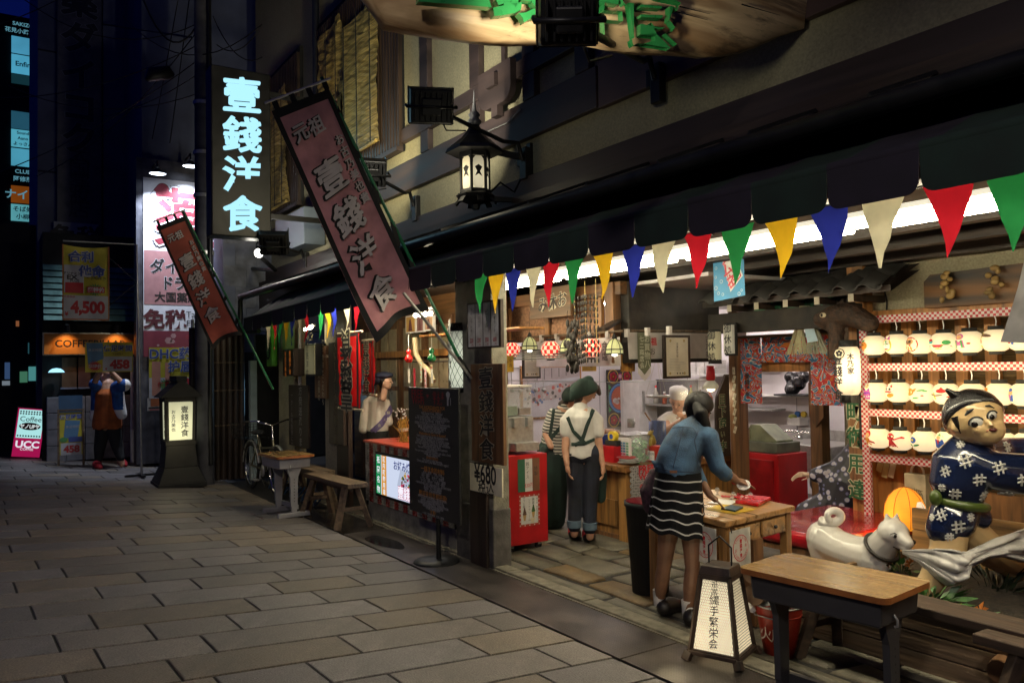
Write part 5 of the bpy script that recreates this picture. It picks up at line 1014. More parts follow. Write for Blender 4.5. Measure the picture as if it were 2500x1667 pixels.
# ================================================================ above the awning
A_=V((-3.0,1.17,0)); B_=V((-2.71,3.70,0)); ld=(B_-A_); LL=ld.length; ld.normalize(); ln=ld.cross(V((0,0,1)))   # ln looks towards the street camera side
M_log=wood('pale_log_wood',(.58,.43,.24),'y',rough=.5,var=.25,f=9,bump=.5,dark=(.32,.18,.08))
def log_weather(m):
    nt=m.node_tree; N=nt.nodes; L=nt.links; b=N['Principled BSDF']; src=b.inputs['Base Color'].links[0].from_socket
    tc=N.new('ShaderNodeTexCoord'); mp=N.new('ShaderNodeMapping'); mp.inputs['Scale'].default_value=(2.2,.55,2.2); mp.inputs['Rotation'].default_value=(0,0,.33); L.new(tc.outputs['Object'],mp.inputs[0])
    n=N.new('ShaderNodeTexNoise'); n.inputs['Scale'].default_value=2.6; n.inputs['Detail'].default_value=9; n.inputs['Roughness'].default_value=.72; n.inputs['Distortion'].default_value=.8; L.new(mp.outputs[0],n.inputs['Vector'])
    r=N.new('ShaderNodeMapRange'); r.inputs['From Min'].default_value=.52; r.inputs['From Max'].default_value=.66; L.new(n.outputs['Fac'],r.inputs['Value'])
    mx=N.new('ShaderNodeMix'); mx.data_type='RGBA'; mx.inputs['B'].default_value=(.045,.030,.022,1); L.new(r.outputs[0],mx.inputs['Factor']); L.new(src,mx.inputs['A'])
    v=N.new('ShaderNodeTexVoronoi'); v.inputs['Scale'].default_value=3.1; L.new(tc.outputs['Object'],v.inputs['Vector'])
    r2=N.new('ShaderNodeMapRange'); r2.inputs['From Min'].default_value=.05; r2.inputs['From Max'].default_value=.11; r2.inputs['To Min'].default_value=.9; r2.inputs['To Max'].default_value=0; L.new(v.outputs['Distance'],r2.inputs['Value'])
    m2=N.new('ShaderNodeMix'); m2.data_type='RGBA'; m2.inputs['B'].default_value=(.06,.03,.015,1); L.new(r2.outputs[0],m2.inputs['Factor']); L.new(mx.outputs['Result'],m2.inputs['A']); L.new(m2.outputs['Result'],b.inputs['Base Color'])
log_weather(M_log)
T=TH('log_sign','huge weathered log sign with raised green characters jutting over the street','sign',tuple(A_.lerp(B_,.9)+V((0,0,3.2))))
b=MB(); n=26; sec=14; vs=[]
for i in range(n+1):
    t=i/n; p=A_.lerp(B_,t); zb=3.03-.05*math.sin(PI*min(1,t*2.5))+.16*max(0,t-.2)+.22*max(0,t-.72)/.28-.01*math.sin(t*17); hh=.62*(.80+.2*math.sin(PI*min(1,t*1.1+.05))); e=min(1,t/.06)**.5
    for k in range(sec):
        a=2*PI*k/sec; c,s=math.cos(a),math.sin(a)
        d=.16*c*(1 if c<0 else .55)+.012*math.sin(9*t+5*a); q=p-ln*(-d)+V((0,0,zb+hh+hh*s*e*(1+.02*math.sin(23*t+3*a))))
        vs.append(q)
b.add(vs,[(i*sec+k,(i+1)*sec+k,(i+1)*sec+(k+1)%sec,i*sec+(k+1)%sec) for i in range(n) for k in range(sec)],0,True); b.add(vs[:sec],[tuple(range(sec-1,-1,-1))]); b.add(vs[-sec:],[tuple(range(sec))]); lg=T.part('log',b,M_log)
b=MB()
for i in range(26):
    t=random.uniform(.03,.97); p=A_.lerp(B_,t)+ln*(.095)+V((0,0,3.1+random.uniform(.12,.6))); b.tube([p,p+ld*random.uniform(.08,.3)+V((0,0,random.uniform(-.01,.01)))],[.004,.001],n=4)
T.sub(lg,'crack',b,M_blackm,kind='stuff')
M_lgreen=mat('leaf_green_gloss',(.025,.21,.055),.28,var=.1,coat=.3)
for ch,t in (('壹',.175),('錢',.305),('洋',.435),('食',.565)):
    b=MB(); c=A_.lerp(B_,t)+ln*(.125)+V((0,0,3.235)); b.text(ch,c,ld,V((0,0,1)),.34,.022,ex=.055,shear=.10,sx=1.0,rough=.014); T.part('carved_character',b,M_lgreen,bev=.004,seg=1)
T.part('hanging_chain',MB().tube([A_.lerp(B_,.85)+V((0,0,4.3)),V((-2.6,3.75,5.2))],.012,n=5).tube([A_.lerp(B_,.3)+V((0,0,4.3)),V((-4.4,3.75,5.6))],.012,n=5),M_black,kind='stuff')
def flood(label,bracket,head,tgt,w,h,energy,col,ang,lamp=True):
    T=TH('flood_lamp',label,'flood lamp',bracket,'black flood lamps on wall arms'); B=V(bracket); H=V(head)
    M0=Matrix.Translation(B); T.part('bracket',MB().box(B+V((0,0,0)),(.09,.06,.26)).box(B+V((-.07,-.0,.05)),(.04,.05,.12)),M_black,bev=.006)
    T.part('arm',MB().tube([B+V((0,-.03,.02)),B+V((0,-.07,.16)),B.lerp(H,.25)+V((0,0,.07)),H.lerp(B,.10)],.018,n=8),M_black)
    T.part('cable',MB().tube([H.lerp(B,.05),H.lerp(B,.15)+V((0,0,-.12)),H.lerp(B,.35)+V((0,0,-.03))],.006,n=5),M_black)
    d=(V(tgt)-H).normalized(); u,v=perp(d); Mx=Matrix(((u.x,v.x,d.x,H.x),(u.y,v.y,d.y,H.y),(u.z,v.z,d.z,H.z),(0,0,0,1)))
    hd=T.part('housing',MB().box((0,0,-.04),(w,h,.10),0,0,Mx,taper=1.12).box((0,0,-.12),(w*.5,h*.5,.08),0,0,Mx),M_black,bev=.008)
    b=MB()
    for k in range(7): b.box((w*(-.4+.8*k/6),0,-.115),(.008,h*.8,.05),0,0,Mx)
    T.sub(hd,'fins',b,M_black,kind='stuff'); T.sub(hd,'lens',MB().box((0,0,.0112),(w*.95,h*.95,.004),0,0,Mx),emis('flood_lens',col,1.2))
    T.part('visor',MB().box((0,h*.56,.07),(w*1.1,.008,.14),0,0,Mx).box((w*.56,0,.07),(.008,h*1.1,.14),0,0,Mx).box((-w*.56,0,.07),(.008,h*1.1,.14),0,0,Mx),M_black);
    T.part('yoke',MB().tube([H+u*w*.62,H+u*w*.62-d*.16,H-u*w*.62-d*.16,H-u*w*.62],.012,n=6),M_black)
    if lamp:
        s=light('flood_light','SPOT',H+d*.03,energy,col,None,spot_size=math.radians(ang),spot_blend=.75,shadow_soft_size=.08); aim(s,tgt)
WARM=(1,.93,.72)
flood('large black flood lamp lighting the log sign from below',(-3.774,3.66,3.425),(-2.31,1.789,2.884),tuple(A_.lerp(B_,.40)+V((0,0,3.25))),.20,.18,42,WARM,130)
flood('black flood lamp on a long arm beside the ornate lantern',(-5.317,3.66,3.239),(-5.286,2.782,3.562),(-7.4,3.75,4.5),.30,.24,190,WARM,120)
flood('black flood lamp half hidden behind the big pink banner',(-7.305,3.66,3.214),(-7.043,3.03,3.462),(-9.6,3.75,4.7),.30,.24,130,(1,.86,.5),115)
flood('small black flood lamp near the grey siding by the far blind',(-10.678,3.66,3.06),(-9.554,2.872,3.121),(-11.7,3.75,4.4),.30,.26,60,(1,.95,.82),110)
T=TH('spot_bulb','bare round white spot bulb on a dark stem by the siding','lamp',(-13.038,3.5,3.227)); hb=V((-10.662,3.008,3.141)); T.part('bulb',MB().ball(hb,.06,12),emis('bulb_white',(1,.97,.85),9)); T.part('stem',MB().tube([hb+V((-.06,.05,-.05)),hb+V((-.12,.25,-.2)),V((-13.038,3.5,3.227))],.03,n=7),M_black); light('bulb_light','POINT',tuple(hb+V((.1,-.12,.0))),14,(1,.95,.82),None,shadow_soft_size=.06)
M_blind=mat('bamboo_blind',(.50,.36,.11),.45,var=.3,scale=22,bump=.9,bscale=70,stretch=(.12,1,4),trans=.25)
def blind(label,x0,x1,z0,z1,y,wr):
    T=TH('bamboo_blind',label,'blind',((x0+x1)/2,y,z1),'bamboo blinds over upper windows'); n,m_=44,10; b=MB(); vs=[]
    for j in range(n+1):
        for i in range(m_+1):
            u,v=i/m_,j/n; vs.append((x0+(x1-x0)*u+.01*math.sin(v*40)*(.2+.8*(i==m_)),y+wr*math.sin(u*5+v*9)*(.3+u*.7)+random.uniform(-.006,.006)*(1+wr*30),z1-(z1-z0)*v))
    b.add(vs,[(j*(m_+1)+i,(j+1)*(m_+1)+i,(j+1)*(m_+1)+i+1,j*(m_+1)+i+1) for j in range(n) for i in range(m_)],0,False); T.part('slats',b,M_blind,kind='stuff')
    for u in (.12,.5,.88): T.part('tie_cord',MB().bb((x0+(x1-x0)*u-.008,y-.028-wr,z0),(x0+(x1-x0)*u+.008,y-.022-wr,z1)),M_blackm)
    T.part('bottom_roll',MB().tube([(x0,y-.02,z0),(x1,y-.02,z0)],.022,n=8),M_blind)
blind('golden bamboo blind nearest the flood lamp',-9.18,-8.15,4.12,5.75,3.62,.012)
blind('rumpled golden bamboo blind left of the nearest one',-10.08,-9.19,4.16,5.95,3.63,.035)
blind('narrow bluish bamboo blind above the far awning',-12.25,-11.35,4.02,5.75,3.62,.03)
for i,(x0,x1) in enumerate(((-10.2,-7.72),(-12.4,-11.0))):
    T=TH('window_grille','dark slatted window grille behind the %s blinds'%('golden','bluish')[i],'window grille',((x0+x1)/2,3.7,3.95)); T.part('backing',MB().bb((x0,3.70,3.92),(x1,3.745,6.2)),M_blackm)
    b=MB();
    k=x0
    while k<x1: T.part('slat',MB().bb((k,3.655,3.95),(k+.045,3.699,6.1)),M_dwood) ; k+=.075
    T.part('sill',MB().bb((x0-.05,3.62,3.90),(x1+.05,3.699,3.949)),M_beam)
c=V((-5.434,3.25,3.13));
T=TH('ornate_lantern','black iron hexagonal wall lantern with frosted lit panes','lantern',tuple(c+V((.1,.4,0)))); R_=.115
b=MB(); b.lathe([(.235,.17),(.225,.20),(.165,.245),(.10,.30),(.055,.36),(.035,.40)],c,6,smooth=False).lathe([(.001,.165),(.235,.168)],c,6,smooth=False); T.part('roof',b,mat('lantern_iron',(.03,.03,.033),.4,metal=.5),bev=.004)
b=MB().lathe([(.04,.39),(.06,.42),(.035,.45),(.05,.475),(.02,.51),(.012,.56),(.001,.68)],c,10); T.part('finial',b,mat('finial_grey',(.16,.16,.17),.4,metal=.5))
pn=lampshell('frosted_pane',(1,.88,.58),.16,.75,(c.x,c.y,c.z-.03),.13)
for k in range(6):
    a0=math.radians(60*k+15); a1=math.radians(60*k+75); p0=V((math.cos(a0),math.sin(a0),0))*R_; p1=V((math.cos(a1),math.sin(a1),0))*R_
    U=(p1-p0); W_=U.length; U.normalize(); mid=c+(p0+p1)/2; Nn=((p0+p1)/2).normalized(); U2=V((0,0,1)).cross(Nn)*1
    pts=[(-W_/2+.035,-.135),(W_/2-.035,-.135),(W_/2-.016,-.11),(W_/2-.016,.10),(W_/2-.035,.125),(-W_/2+.035,.125),(-W_/2+.016,.10),(-W_/2+.016,-.11)]
    g=T.part('pane',MB().poly(pts,mid,U2,(0,0,1),.006),pn); T.part('pane_bar',MB().tube([c+p0+V((0,0,-.16)),c+p0+V((0,0,.17))],.014,n=6),M_black)
    for zz in (-.15,.145): T.part('pane_rail',MB().bar(c+p0+V((0,0,zz)),c+p1+V((0,0,zz)),.02,.035),M_black)
    b=MB(); b.poly([(-.03,-.04),(-.012,.0),(-.03,.035),(0,.055),(.03,.035),(.012,0),(.03,-.04),(0,-.02)],mid+Nn*.004+V((0,0,.0)),U2,(0,0,1)); T.sub(g,'leaf_motif',b,P_ink)
b=MB().lathe([(.13,-.155),(.155,-.175),(.14,-.20),(.10,-.23),(.04,-.25),(.03,-.285),(.001,-.29)],c,6,smooth=False)
for k in range(6): a=math.radians(60*k+45); b.bar(c+V((.13*math.cos(a),.13*math.sin(a),-.20)),c+V((.165*math.cos(a),.165*math.sin(a),-.245)),.05,.015)
T.part('base',b,M_black); T.part('wall_arm',MB().bar(c+V((0,.1,.21)),(c.x+.12,3.72,c.z+.15),.035,.05).bar(c+V((0,.1,-.19)),(c.x+.12,3.72,c.z-.19),.03,.04).bar((c.x+.12,3.70,c.z-.3),(c.x+.12,3.70,c.z+.28),.06,.03,up=(0,1,0)),M_black,bev=.004); T.part('scroll',MB().tube([c+V((0,.12,-.15)),c+V((.03,.22,-.05)),c+V((.05,.34,-.12)),c+V((.08,.42,.05))],.010,n=5),M_black)
light('ornate_glow','POINT',tuple(c+V((0,-.25,-.05))),3.5,(1,.88,.6),None,shadow_soft_size=.12)
T=TH('wall_conduit','thin pale cable stapled along the upper beam','cable',(-7.848,3.6,2.638)); T.part('cable',MB().tube([(-5.411,3.68,3.714),(-5.599,3.68,3.654),(-5.931,3.68,3.661)],.006,n=5),M_steel)
T=TH('white_cloth','pale cloth hanging at the right end of the awning','cloth',(-1.349,3,1.846)); b=MB(); n=10; vs=[]
pl=[(2500,600),(2482,640),(2470,700),(2462,760),(2452,820),(2450,838),(2500,850)]
q=[(-1.305,3,2.005),(-1.333,3,1.93),(-1.355,3,1.846),(-1.374,3,1.754),(-1.396,3,1.654)]
for j,p in enumerate(q):
    for i in range(9): u=i/8; vs.append((p[0]+(-.55-p[0])*u, p[1]+.03*math.sin(u*9+j), p[2]-(.06*u if j==4 else 0)))
b.add(vs,[(j*9+i,(j+1)*9+i,(j+1)*9+i+1,j*9+i+1) for j in range(4) for i in range(8)],0,True); T.part('cloth',b,mat('white_cloth',(.50,.49,.46),.85,trans=.2))
T=TH('grey_panel_box','pale grey signal cabinet above the far awning','cabinet',(-10.397,3.3,3.333)); T.part('case',MB().bb((-11.395,3.45,3.23),(-10.151,3.74,3.724)),paint((.10,.125,.15),rough=.4),bev=.01)
# ================================================================ inside the shop
def bx(T,name,a,b,m,bev=0.003): return T.part(name,MB().bb(a,b),m,bev=bev)
T=TH('red_cart','red cabinet on castors with ice cream posters','cart',(-5.95,3.88,0)); zt=0.831
cx0,cx1,cy0,cy1=-6.25,-5.67,3.68,4.08
bx(T,'cabinet',(cx0,cy0,.07),(cx1,cy1,zt),M_red,.006)
for x in (cx0+.07,cx1-.07):
    for y in (cy0+.06,cy1-.06):
        c_=T.part('castor',MB().tube([(x-.012,y,.032),(x+.012,y,.032)],.03,n=12),M_blackm); T.sub(c_,'fork',MB().box((x,y,.055),(.04,.03,.03)),M_chrome)
M=FM((cx1+.001,cy0,0),YU); b=MB(); w=cy1-cy0
z1_,z0_=0.795,0.517
for i,mi in enumerate((0,1,2)): rect(b,M,w*(.22+.19*i),z0_,w*(.41+.19*i),z1_,.002,0,mi)
lab(b,M,'一銭アイス',w*.47,(z0_+z1_)/2+.06,.035,.004,3,vert=True); lab(b,M,'330円',w*.5,z0_+.05,.045,.004,4,sx=.8); lab(b,M,'特製',w*.69,(z0_+z1_)/2+.03,.04,.004,3,vert=True)
T.part('striped_notice',b,[paint((.02,.09,.05)),paint((.6,.58,.54)),paint((.16,.07,.035)),P_ink,P_redp])
z1_,z0_=0.492,0.221; b=MB(); u0,u1=w*.24,w*.78
rect(b,M,u0,z0_,u1,z1_,.002,0,0); rect(b,M,u0+.02,z0_+.02,u1-.02,z1_-.02,.003,0,1)
for k in range(8):
    for uu in (u0+.01,u1-.01): b.disc((uu,z0_+.012+(z1_-z0_-.024)*k/7),.006,M@V((0,0,.004)),YU,(0,0,1),n=7,mi=1)
for k in range(5):
    for vv in (z0_+.01,z1_-.01): b.disc((u0+.01+(u1-u0-.02)*k/4,vv),.006,M@V((0,0,.004)),YU,(0,0,1),n=7,mi=1)
def cone(u,v,mi):
    shape(b,M,[(u-.018,v),(u+.018,v),(u+.008,v-.05),(u-.008,v-.05)],.005,5)
    for k in range(4): b.disc((u,v+.008+.014*k),.021-.0045*k,M@V((0,0,.006)),YU,(0,0,1),mi=mi,ry=.011)
cone(u0+.055,z0_+.10,6); cone(u1-.07,z0_+.12,7); lab(b,M,'ソフトクリーム',u0+.105,z0_+.14,.026,.005,4,vert=True); lab(b,M,'抹茶',u1-.07,z1_-.06,.03,.005,4,vert=True); lab(b,M,'ほうじ茶',u0+.05,z0_+.21,.026,.005,4,vert=True); lab(b,M,'一銭の店 京都限定のソフト',u1-.032,z0_+.14,.017,.005,4,vert=True); lab(b,M,'350',u1-.08,z0_+.055,.03,.007,3); lab(b,M,'円',u1-.08,z0_+.032,.028,.007,3)
T.part('ice_cream_poster',b,[paint((.40,.05,.03)),paint((.62,.6,.56)),P_ink,P_yel,P_ink,paint((.45,.28,.10)),paint((.12,.06,.035)),paint((.05,.12,.03))])
T=TH('drink_dispenser','steel juice dispenser with green and amber tanks on the red cart','drink dispenser',(-5.95,3.88,zt)); zT=1.401; zM=1.151
bx(T,'body',(-6.15,3.74,zt+.02),(-5.78,4.02,zM),M_steel,.008); bx(T,'drip_tray',(-5.78,3.76,zt+.03),(-5.67,4.0,zt+.10),M_steel,.004); bx(T,'vent_panel',(-6.12,3.735,zt+.05),(-5.86,3.739,zM-.03),M_black)
for k in range(9): T.part('louvre',MB().bb((-6.11,3.728,zt+.07+.035*k),(-5.87,3.736,zt+.085+.035*k)),M_steel)
for y,c,l2 in ((3.81,(.012,.07,.010),'green'),(3.95,(.10,.035,.008),'amber')):
    bx(T,'tank',(-6.12,y-.065,zM+.005),(-5.80,y+.065,zT),M_glass2); bx(T,'drink',(-6.11,y-.060,zM+.01),(-5.81,y+.060,zM+(.09 if l2=='green' else .07)),mat(l2+'_drink',c,.2),0); bx(T,'lid',(-6.13,y-.067,zT+.002),(-5.79,y+.067,zT+.02),paint((.55,.5,.46))); bx(T,'tap',(-5.80,y-.02,zM-.09),(-5.74,y+.02,zM-.01),M_steel)
KZ=.69
T=TH('wooden_counter','golden wooden kitchen counter with a thick top','counter',(-5.8,5.4,0)); M_cw=wood('counter_wood',(.30,.15,.045),'z',rough=.4)
bx(T,'cabinet',(-6.0,4.78,0.02),(-5.44,6.2,KZ-.065),M_cw,.006); bx(T,'corner_post',(-5.50,4.74,0.0),(-5.40,4.85,KZ-.062),M_cw,.006); bx(T,'counter_top',(-6.25,4.70,KZ-.06),(-5.36,6.2,KZ),wood('counter_top_wood',(.26,.12,.04),'y',rough=.3),.008); bx(T,'plinth',(-6.02,4.765,0),(-5.42,6.2,.05),M_bwood); bx(T,'door_panel',(-5.98,4.765,.12),(-5.55,4.779,.36),M_cw,.004)
T=TH('wifi_notice','black and white wave-pattern card with red FREE Wi-Fi lettering','notice',(-5.36,5.15,.45)); M=FM((-5.355,4.771,0.403),YU); w=5.016-4.771+.18; h=0.685-0.403; b=MB(); rect(b,M,0,0,w,h,0,.004,0)
for r_ in range(11):
    for k in range(9):
        u=w*(k+.5*(r_%2))/8.5; v=h*r_/11
        for q,mi in ((.024,1),(.018,0),(.012,1),(.006,0)): b.disc((min(u,w-.02),v+.005),q,M@V((0,0,.001+(.024-q)*.05)),YU,(0,0,1),n=8,mi=mi)
T.part('card',b,[paint((.50,.49,.47)),paint((.08,.08,.085))]); b=MB(); lab(b,M,'FREE',w*.42,h*.86,.095,.006,0,off=.03); lab(b,M,'Wi-Fi',w*.42,h*.64,.085,.006,0,off=.02); lab(b,M,'使えま',w*.42,h*.32,.06,.006,0,off=.02); lab(b,M,'すえ。',w*.40,h*.15,.055,.006,0,off=.02); T.part('lettering',b,P_redp)
# glass screen above the counter
T=TH('glass_screen','clear glass screen edge standing over the counter','glass screen',(-5.9,5.4,KZ)); gz_=1.422; T.part('pane',MB().bb((-5.632,4.95,KZ+.06),(-5.626,6.15,gz_)),M_glass); T.part('edge',MB().bb((-5.634,4.95,gz_),(-5.624,6.15,gz_+.006)),paint((.6,.65,.62),rough=.1)); T.part('front_pane',MB().bb((-8.6,4.93,KZ+.06),(-5.634,4.936,gz_)),M_glass); T.part('front_edge',MB().bb((-8.6,4.928,gz_),(-5.634,4.938,gz_+.006)),paint((.6,.65,.62),rough=.1))
def place(px,py,x): return px
T=TH('red_box','flat red lacquer box at the counter corner','box',(-5.75,4.86,KZ)); bx(T,'box',(-5.98,4.80,KZ),(-5.62,5.0,0.837),M_red)
T=TH('tape_dispenser','black tape dispenser with a yellow tape roll','tape dispenser',(-5.7,4.9,0.837)); z=T.L.z; bx(T,'base',(-5.78,4.83,z),(-5.62,4.90,z+.05),M_blackm); T.part('tape_roll',MB().tube([(-5.70,4.84,z+.085),(-5.70,4.89,z+.085)],.05,n=18),P_yel); T.part('core',MB().tube([(-5.70,4.838,z+.085),(-5.70,4.892,z+.085)],.025,n=14),P_blue)
T=TH('blue_box','small dark blue box beside the tape dispenser','box',(-5.9,4.88,z)); bx(T,'box',(-5.93,4.85,z),(-5.84,4.92,z+.09),P_blue)
T=TH('price_chart','white acrylic stand with a coloured price chart','price stand',(-5.5,4.88,KZ)); l,r=-5.704,-5.499; t=0.915; M=FM((l,4.885,KZ)); bx(T,'stand',(l,4.886,KZ),(r,4.91,t),P_wht,.002); b=MB(); h=t-KZ
for k in range(6):
    for i in range(3): rect(b,M,(r-l)*(.36+.2*i),h*(.2+.11*k),(r-l)*(.53+.2*i),h*(.28+.11*k),.002,0,(0 if k>1 else 1) if i<2 else 2)
T.part('chart',b,[paint((.10,.25,.40)),paint((.5,.10,.20)),paint((.15,.35,.2))])
jx,jy=-5.518,5.02
T=TH('candy_jar','glass jar full of green sweet packets with a knobbed lid','jar',(jx,jy,KZ)); jh=0.929-KZ
T.part('glass',MB().lathe([(.085,.0),(.095,.02),(.098,jh*.7),(.075,jh*.85),(.07,jh*.88)],(jx,jy,KZ+.003),20),M_glass2); T.part('lid',MB().lathe([(.08,jh*.88),(.082,jh*.94),(.06,jh*1.0),(.015,jh*1.02),(.022,jh*1.1),(.001,jh*1.16)],(jx,jy,KZ),18),M_glass2)
M_gpk=mat('green_packet',(.16,.40,.17),.4,var=.25,scale=30)
for i in range(58):
    a=random.uniform(0,2*PI); rr=random.uniform(.02,.07); z_=KZ+.02+jh*.72*random.random(); R_=Matrix.Translation((jx+rr*math.cos(a),jy+rr*math.sin(a),z_))@Euler((random.uniform(-1,1),random.uniform(-1,1),random.uniform(0,3))).to_matrix().to_4x4(); T.part('packet',MB().box((0,0,0),(.06,.032,.018),0,0,R_).box((0,0,.0095),(.02,.022,.001),1,0,R_),[M_gpk,P_ink],bev=.003)
for i in range(9): R_=Matrix.Translation((jx+random.uniform(-.1,.12),jy-.13+random.uniform(-.03,.02),KZ+.012))@Euler((0,0,random.uniform(0,3))).to_matrix().to_4x4(); o=MB().box((0,0,0),(.06,.032,.018),0,0,R_).build('sweet_packet',M_gpk,bev=.003); tag(o,'green sweet packet lying loose before the jar','sweet packet','loose packets before the jar')
fx=-5.448
T=TH('donation_box','red collection box with a white label','box',(fx,5.12,KZ)); t=0.839; bx(T,'box',(fx-.06,5.08,KZ),(fx+.08,5.20,t),mat('vermilion',(.42,.03,.015),.45)); M=FM((fx-.02,5.079,KZ+.02)); b=MB(); rect(b,M,0,.0,.085,.085,.001,0,0); lab(b,M,'募金箱',.043,.06,.026,.002,1); lab(b,M,'ありがとう',.043,.02,.014,.002,2); T.part('label',b,[P_wht,P_ink,P_blue])
T=TH('dog_figurine','small mustard dog figurine sitting on the collection box','figurine',(fx,5.12,t)); b=MB(); limb(b,[(fx+.0,5.13,t+.03),(fx+.0,5.12,t+.08)],[.03,.022]); b.ball((fx-.005,5.10,t+.115),.024,8); limb(b,[(fx-.01,5.105,t+.06),(fx-.012,5.09,t)],[.012,.010]); limb(b,[(fx+.015,5.105,t+.06),(fx+.017,5.09,t)],[.012,.010]); b.ball((fx-.02,5.12,t+.135),(.006,.006,.014),6).ball((fx+.012,5.12,t+.135),(.006,.006,.014),6).ball((fx-.005,5.078,t+.108),.012,6); T.o['label']=T.o['label']; fused('body',b,mat('mustard_glaze',(.30,.22,.04),.35),T.o,.006,3).location=tuple(-T.L)
for i in range(5):
    cx_,cy_=(-5.462,4.8,0.747)[0]+random.uniform(-.03,.03),4.83+random.uniform(-.02,.02); o=MB().lathe([(.001,0),(.06,.0),(.09,.014),(.088,.017),(.055,.006),(.001,.006)],(cx_,cy_,KZ+.002+.012*i),18).build('plate',paint((.5,.5,.48)) if i!=4 else paint((.4,.04,.04))); tag(o,'white plate in the small stack by the price chart' if i!=4 else 'red plate on top of the small white stack','plate','plates on the counter' if i!=4 else None)
cxp=(-5.75,5.473,0.961)
T=TH('blue_canister','striped blue cylinder holding a wooden stick','canister',(cxp[0],cxp[1],KZ)); t=cxp[2]+.07; T.part('cylinder',MB().lathe([(.001,0),(.085,0),(.085,t-KZ),(.08,t-KZ),(.08,t-KZ-.05),(.001,t-KZ-.05)],(cxp[0],cxp[1],KZ),22),mat('indigo_enamel',(.012,.04,.16),.4,var=.3,scale=25,stretch=(1,1,.02))); T.part('stick',MB().tube([(cxp[0]-.03,cxp[1]-.02,t-.05),(cxp[0]-.12,cxp[1]-.05,t+.08)],.008,n=6),M_owood)
p=(-5.9,5.38,0.958); T=TH('steel_tray','shallow steel tray behind the sweet jar','tray',(p[0],p[1],KZ)); bx(T,'tray',(p[0]-.2,p[1]-.25,KZ+.15),(p[0]+.12,p[1]+.15,KZ+.22),M_steel); bx(T,'support',(p[0]-.18,p[1]-.2,KZ),(p[0]+.1,p[1]+.1,KZ+.149),M_steel)
p=(-5.85,5.218,0.997); T=TH('steel_mug','steel mug standing on the tray edge','mug',p); T.part('cup',MB().lathe([(.001,0),(.035,0),(.038,.085),(.034,.085),(.031,.01),(.001,.01)],(p[0],p[1],p[2]-.02),14),M_steel); T.part('handle',MB().tube([(p[0]+.036,p[1],p[2]+.05),(p[0]+.065,p[1],p[2]+.03),(p[0]+.036,p[1],p[2]-.0)],.006,n=6),M_steel)
T=TH('hanging_tray','round perforated tray hung on cords','tray',(-5.75,5.487,1.269)); p=V((-5.75,5.487,1.269)); T.part('tray',MB().lathe([(.001,-.012),(.10,-.01),(.125,.012),(.12,.012),(.095,-.004),(.001,-.006)],p,24),M_steel)
for a in (0,2.1,4.2): T.part('cord',MB().tube([p+V((.12*math.cos(a),.12*math.sin(a),.01)),p+V((0,0,.40))],.002,n=4),P_cream)
T=TH('hanging_tray','lower cord frame with a paper tag under the tray','tray',tuple(p+V((0,0,-.2)))); T.o['label']='wooden tag hung from the tray cords before the cook'; T.o['category']='tag'; T.o.name='wooden_tag'; T.part('tag',MB().box(p+V((.27,.3,-.15)),(.03,.008,.07)),P_gold); T.part('cord',MB().tube([p+V((.27,.3,-.11)),p+V((.27,.3,.3))],.002,n=4),P_cream)
hl=V((-5.45,5.909,1.413)); T=TH('heat_lamp','red heat lamp with a glowing white reflector shade','lamp',tuple(hl)); T.part('socket',MB().lathe([(.001,.15),(.04,.15),(.045,.02),(.03,.0)],hl,16),M_red); T.part('shade',MB().lathe([(.03,.01),(.06,-.02),(.085,-.075),(.083,-.075),(.055,-.02),(.028,.0)],hl,20),mat('lamp_shade_white',(.7,.7,.66),.3,trans=.3)); T.part('bulb',MB().ball(hl+V((0,0,-.06)),.045,10),emis('heat_bulb',(1,.85,.5),6)); light('heat_light','POINT',tuple(hl+V((0,0,-.12))),5,(1,.85,.55),None,shadow_soft_size=.04)
def checker(name,c1,c2,nu,nv,s1,s2):
    m=bpy.data.materials.new(name); m.use_nodes=True; nt=m.node_tree; N=nt.nodes; L=nt.links; b=N['Principled BSDF']; tc=N.new('ShaderNodeTexCoord'); ck=N.new('ShaderNodeTexChecker'); ck.inputs['Scale'].default_value=1;
    sp=N.new('ShaderNodeSeparateXYZ'); L.new(tc.outputs['Object'],sp.inputs[0]); at=N.new('ShaderNodeMath'); at.operation='ARCTAN2'; L.new(sp.outputs['Y'],at.inputs[0]); L.new(sp.outputs['X'],at.inputs[1]); mu=N.new('ShaderNodeMath'); mu.operation='MULTIPLY'; mu.inputs[1].default_value=nu/(2*PI); L.new(at.outputs[0],mu.inputs[0]); mz=N.new('ShaderNodeMath'); mz.operation='MULTIPLY'; mz.inputs[1].default_value=nv; L.new(sp.outputs['Z'],mz.inputs[0])
    cb=N.new('ShaderNodeCombineXYZ'); L.new(mu.outputs[0],cb.inputs[0]); L.new(mz.outputs[0],cb.inputs[1]); cb.inputs[2].default_value=.5; L.new(cb.outputs[0],ck.inputs['Vector']); ck.inputs['Color1'].default_value=c1+(1,); ck.inputs['Color2'].default_value=c2+(1,); L.new(ck.outputs['Color'],b.inputs['Base Color']); L.new(ck.outputs['Color'],b.inputs['Emission Color']); b.inputs['Emission Strength'].default_value=s1
    return m
M_ck=checker('red_white_lantern_paper',(.78,.012,.012),(1,.62,.42),18,26,.85,0)
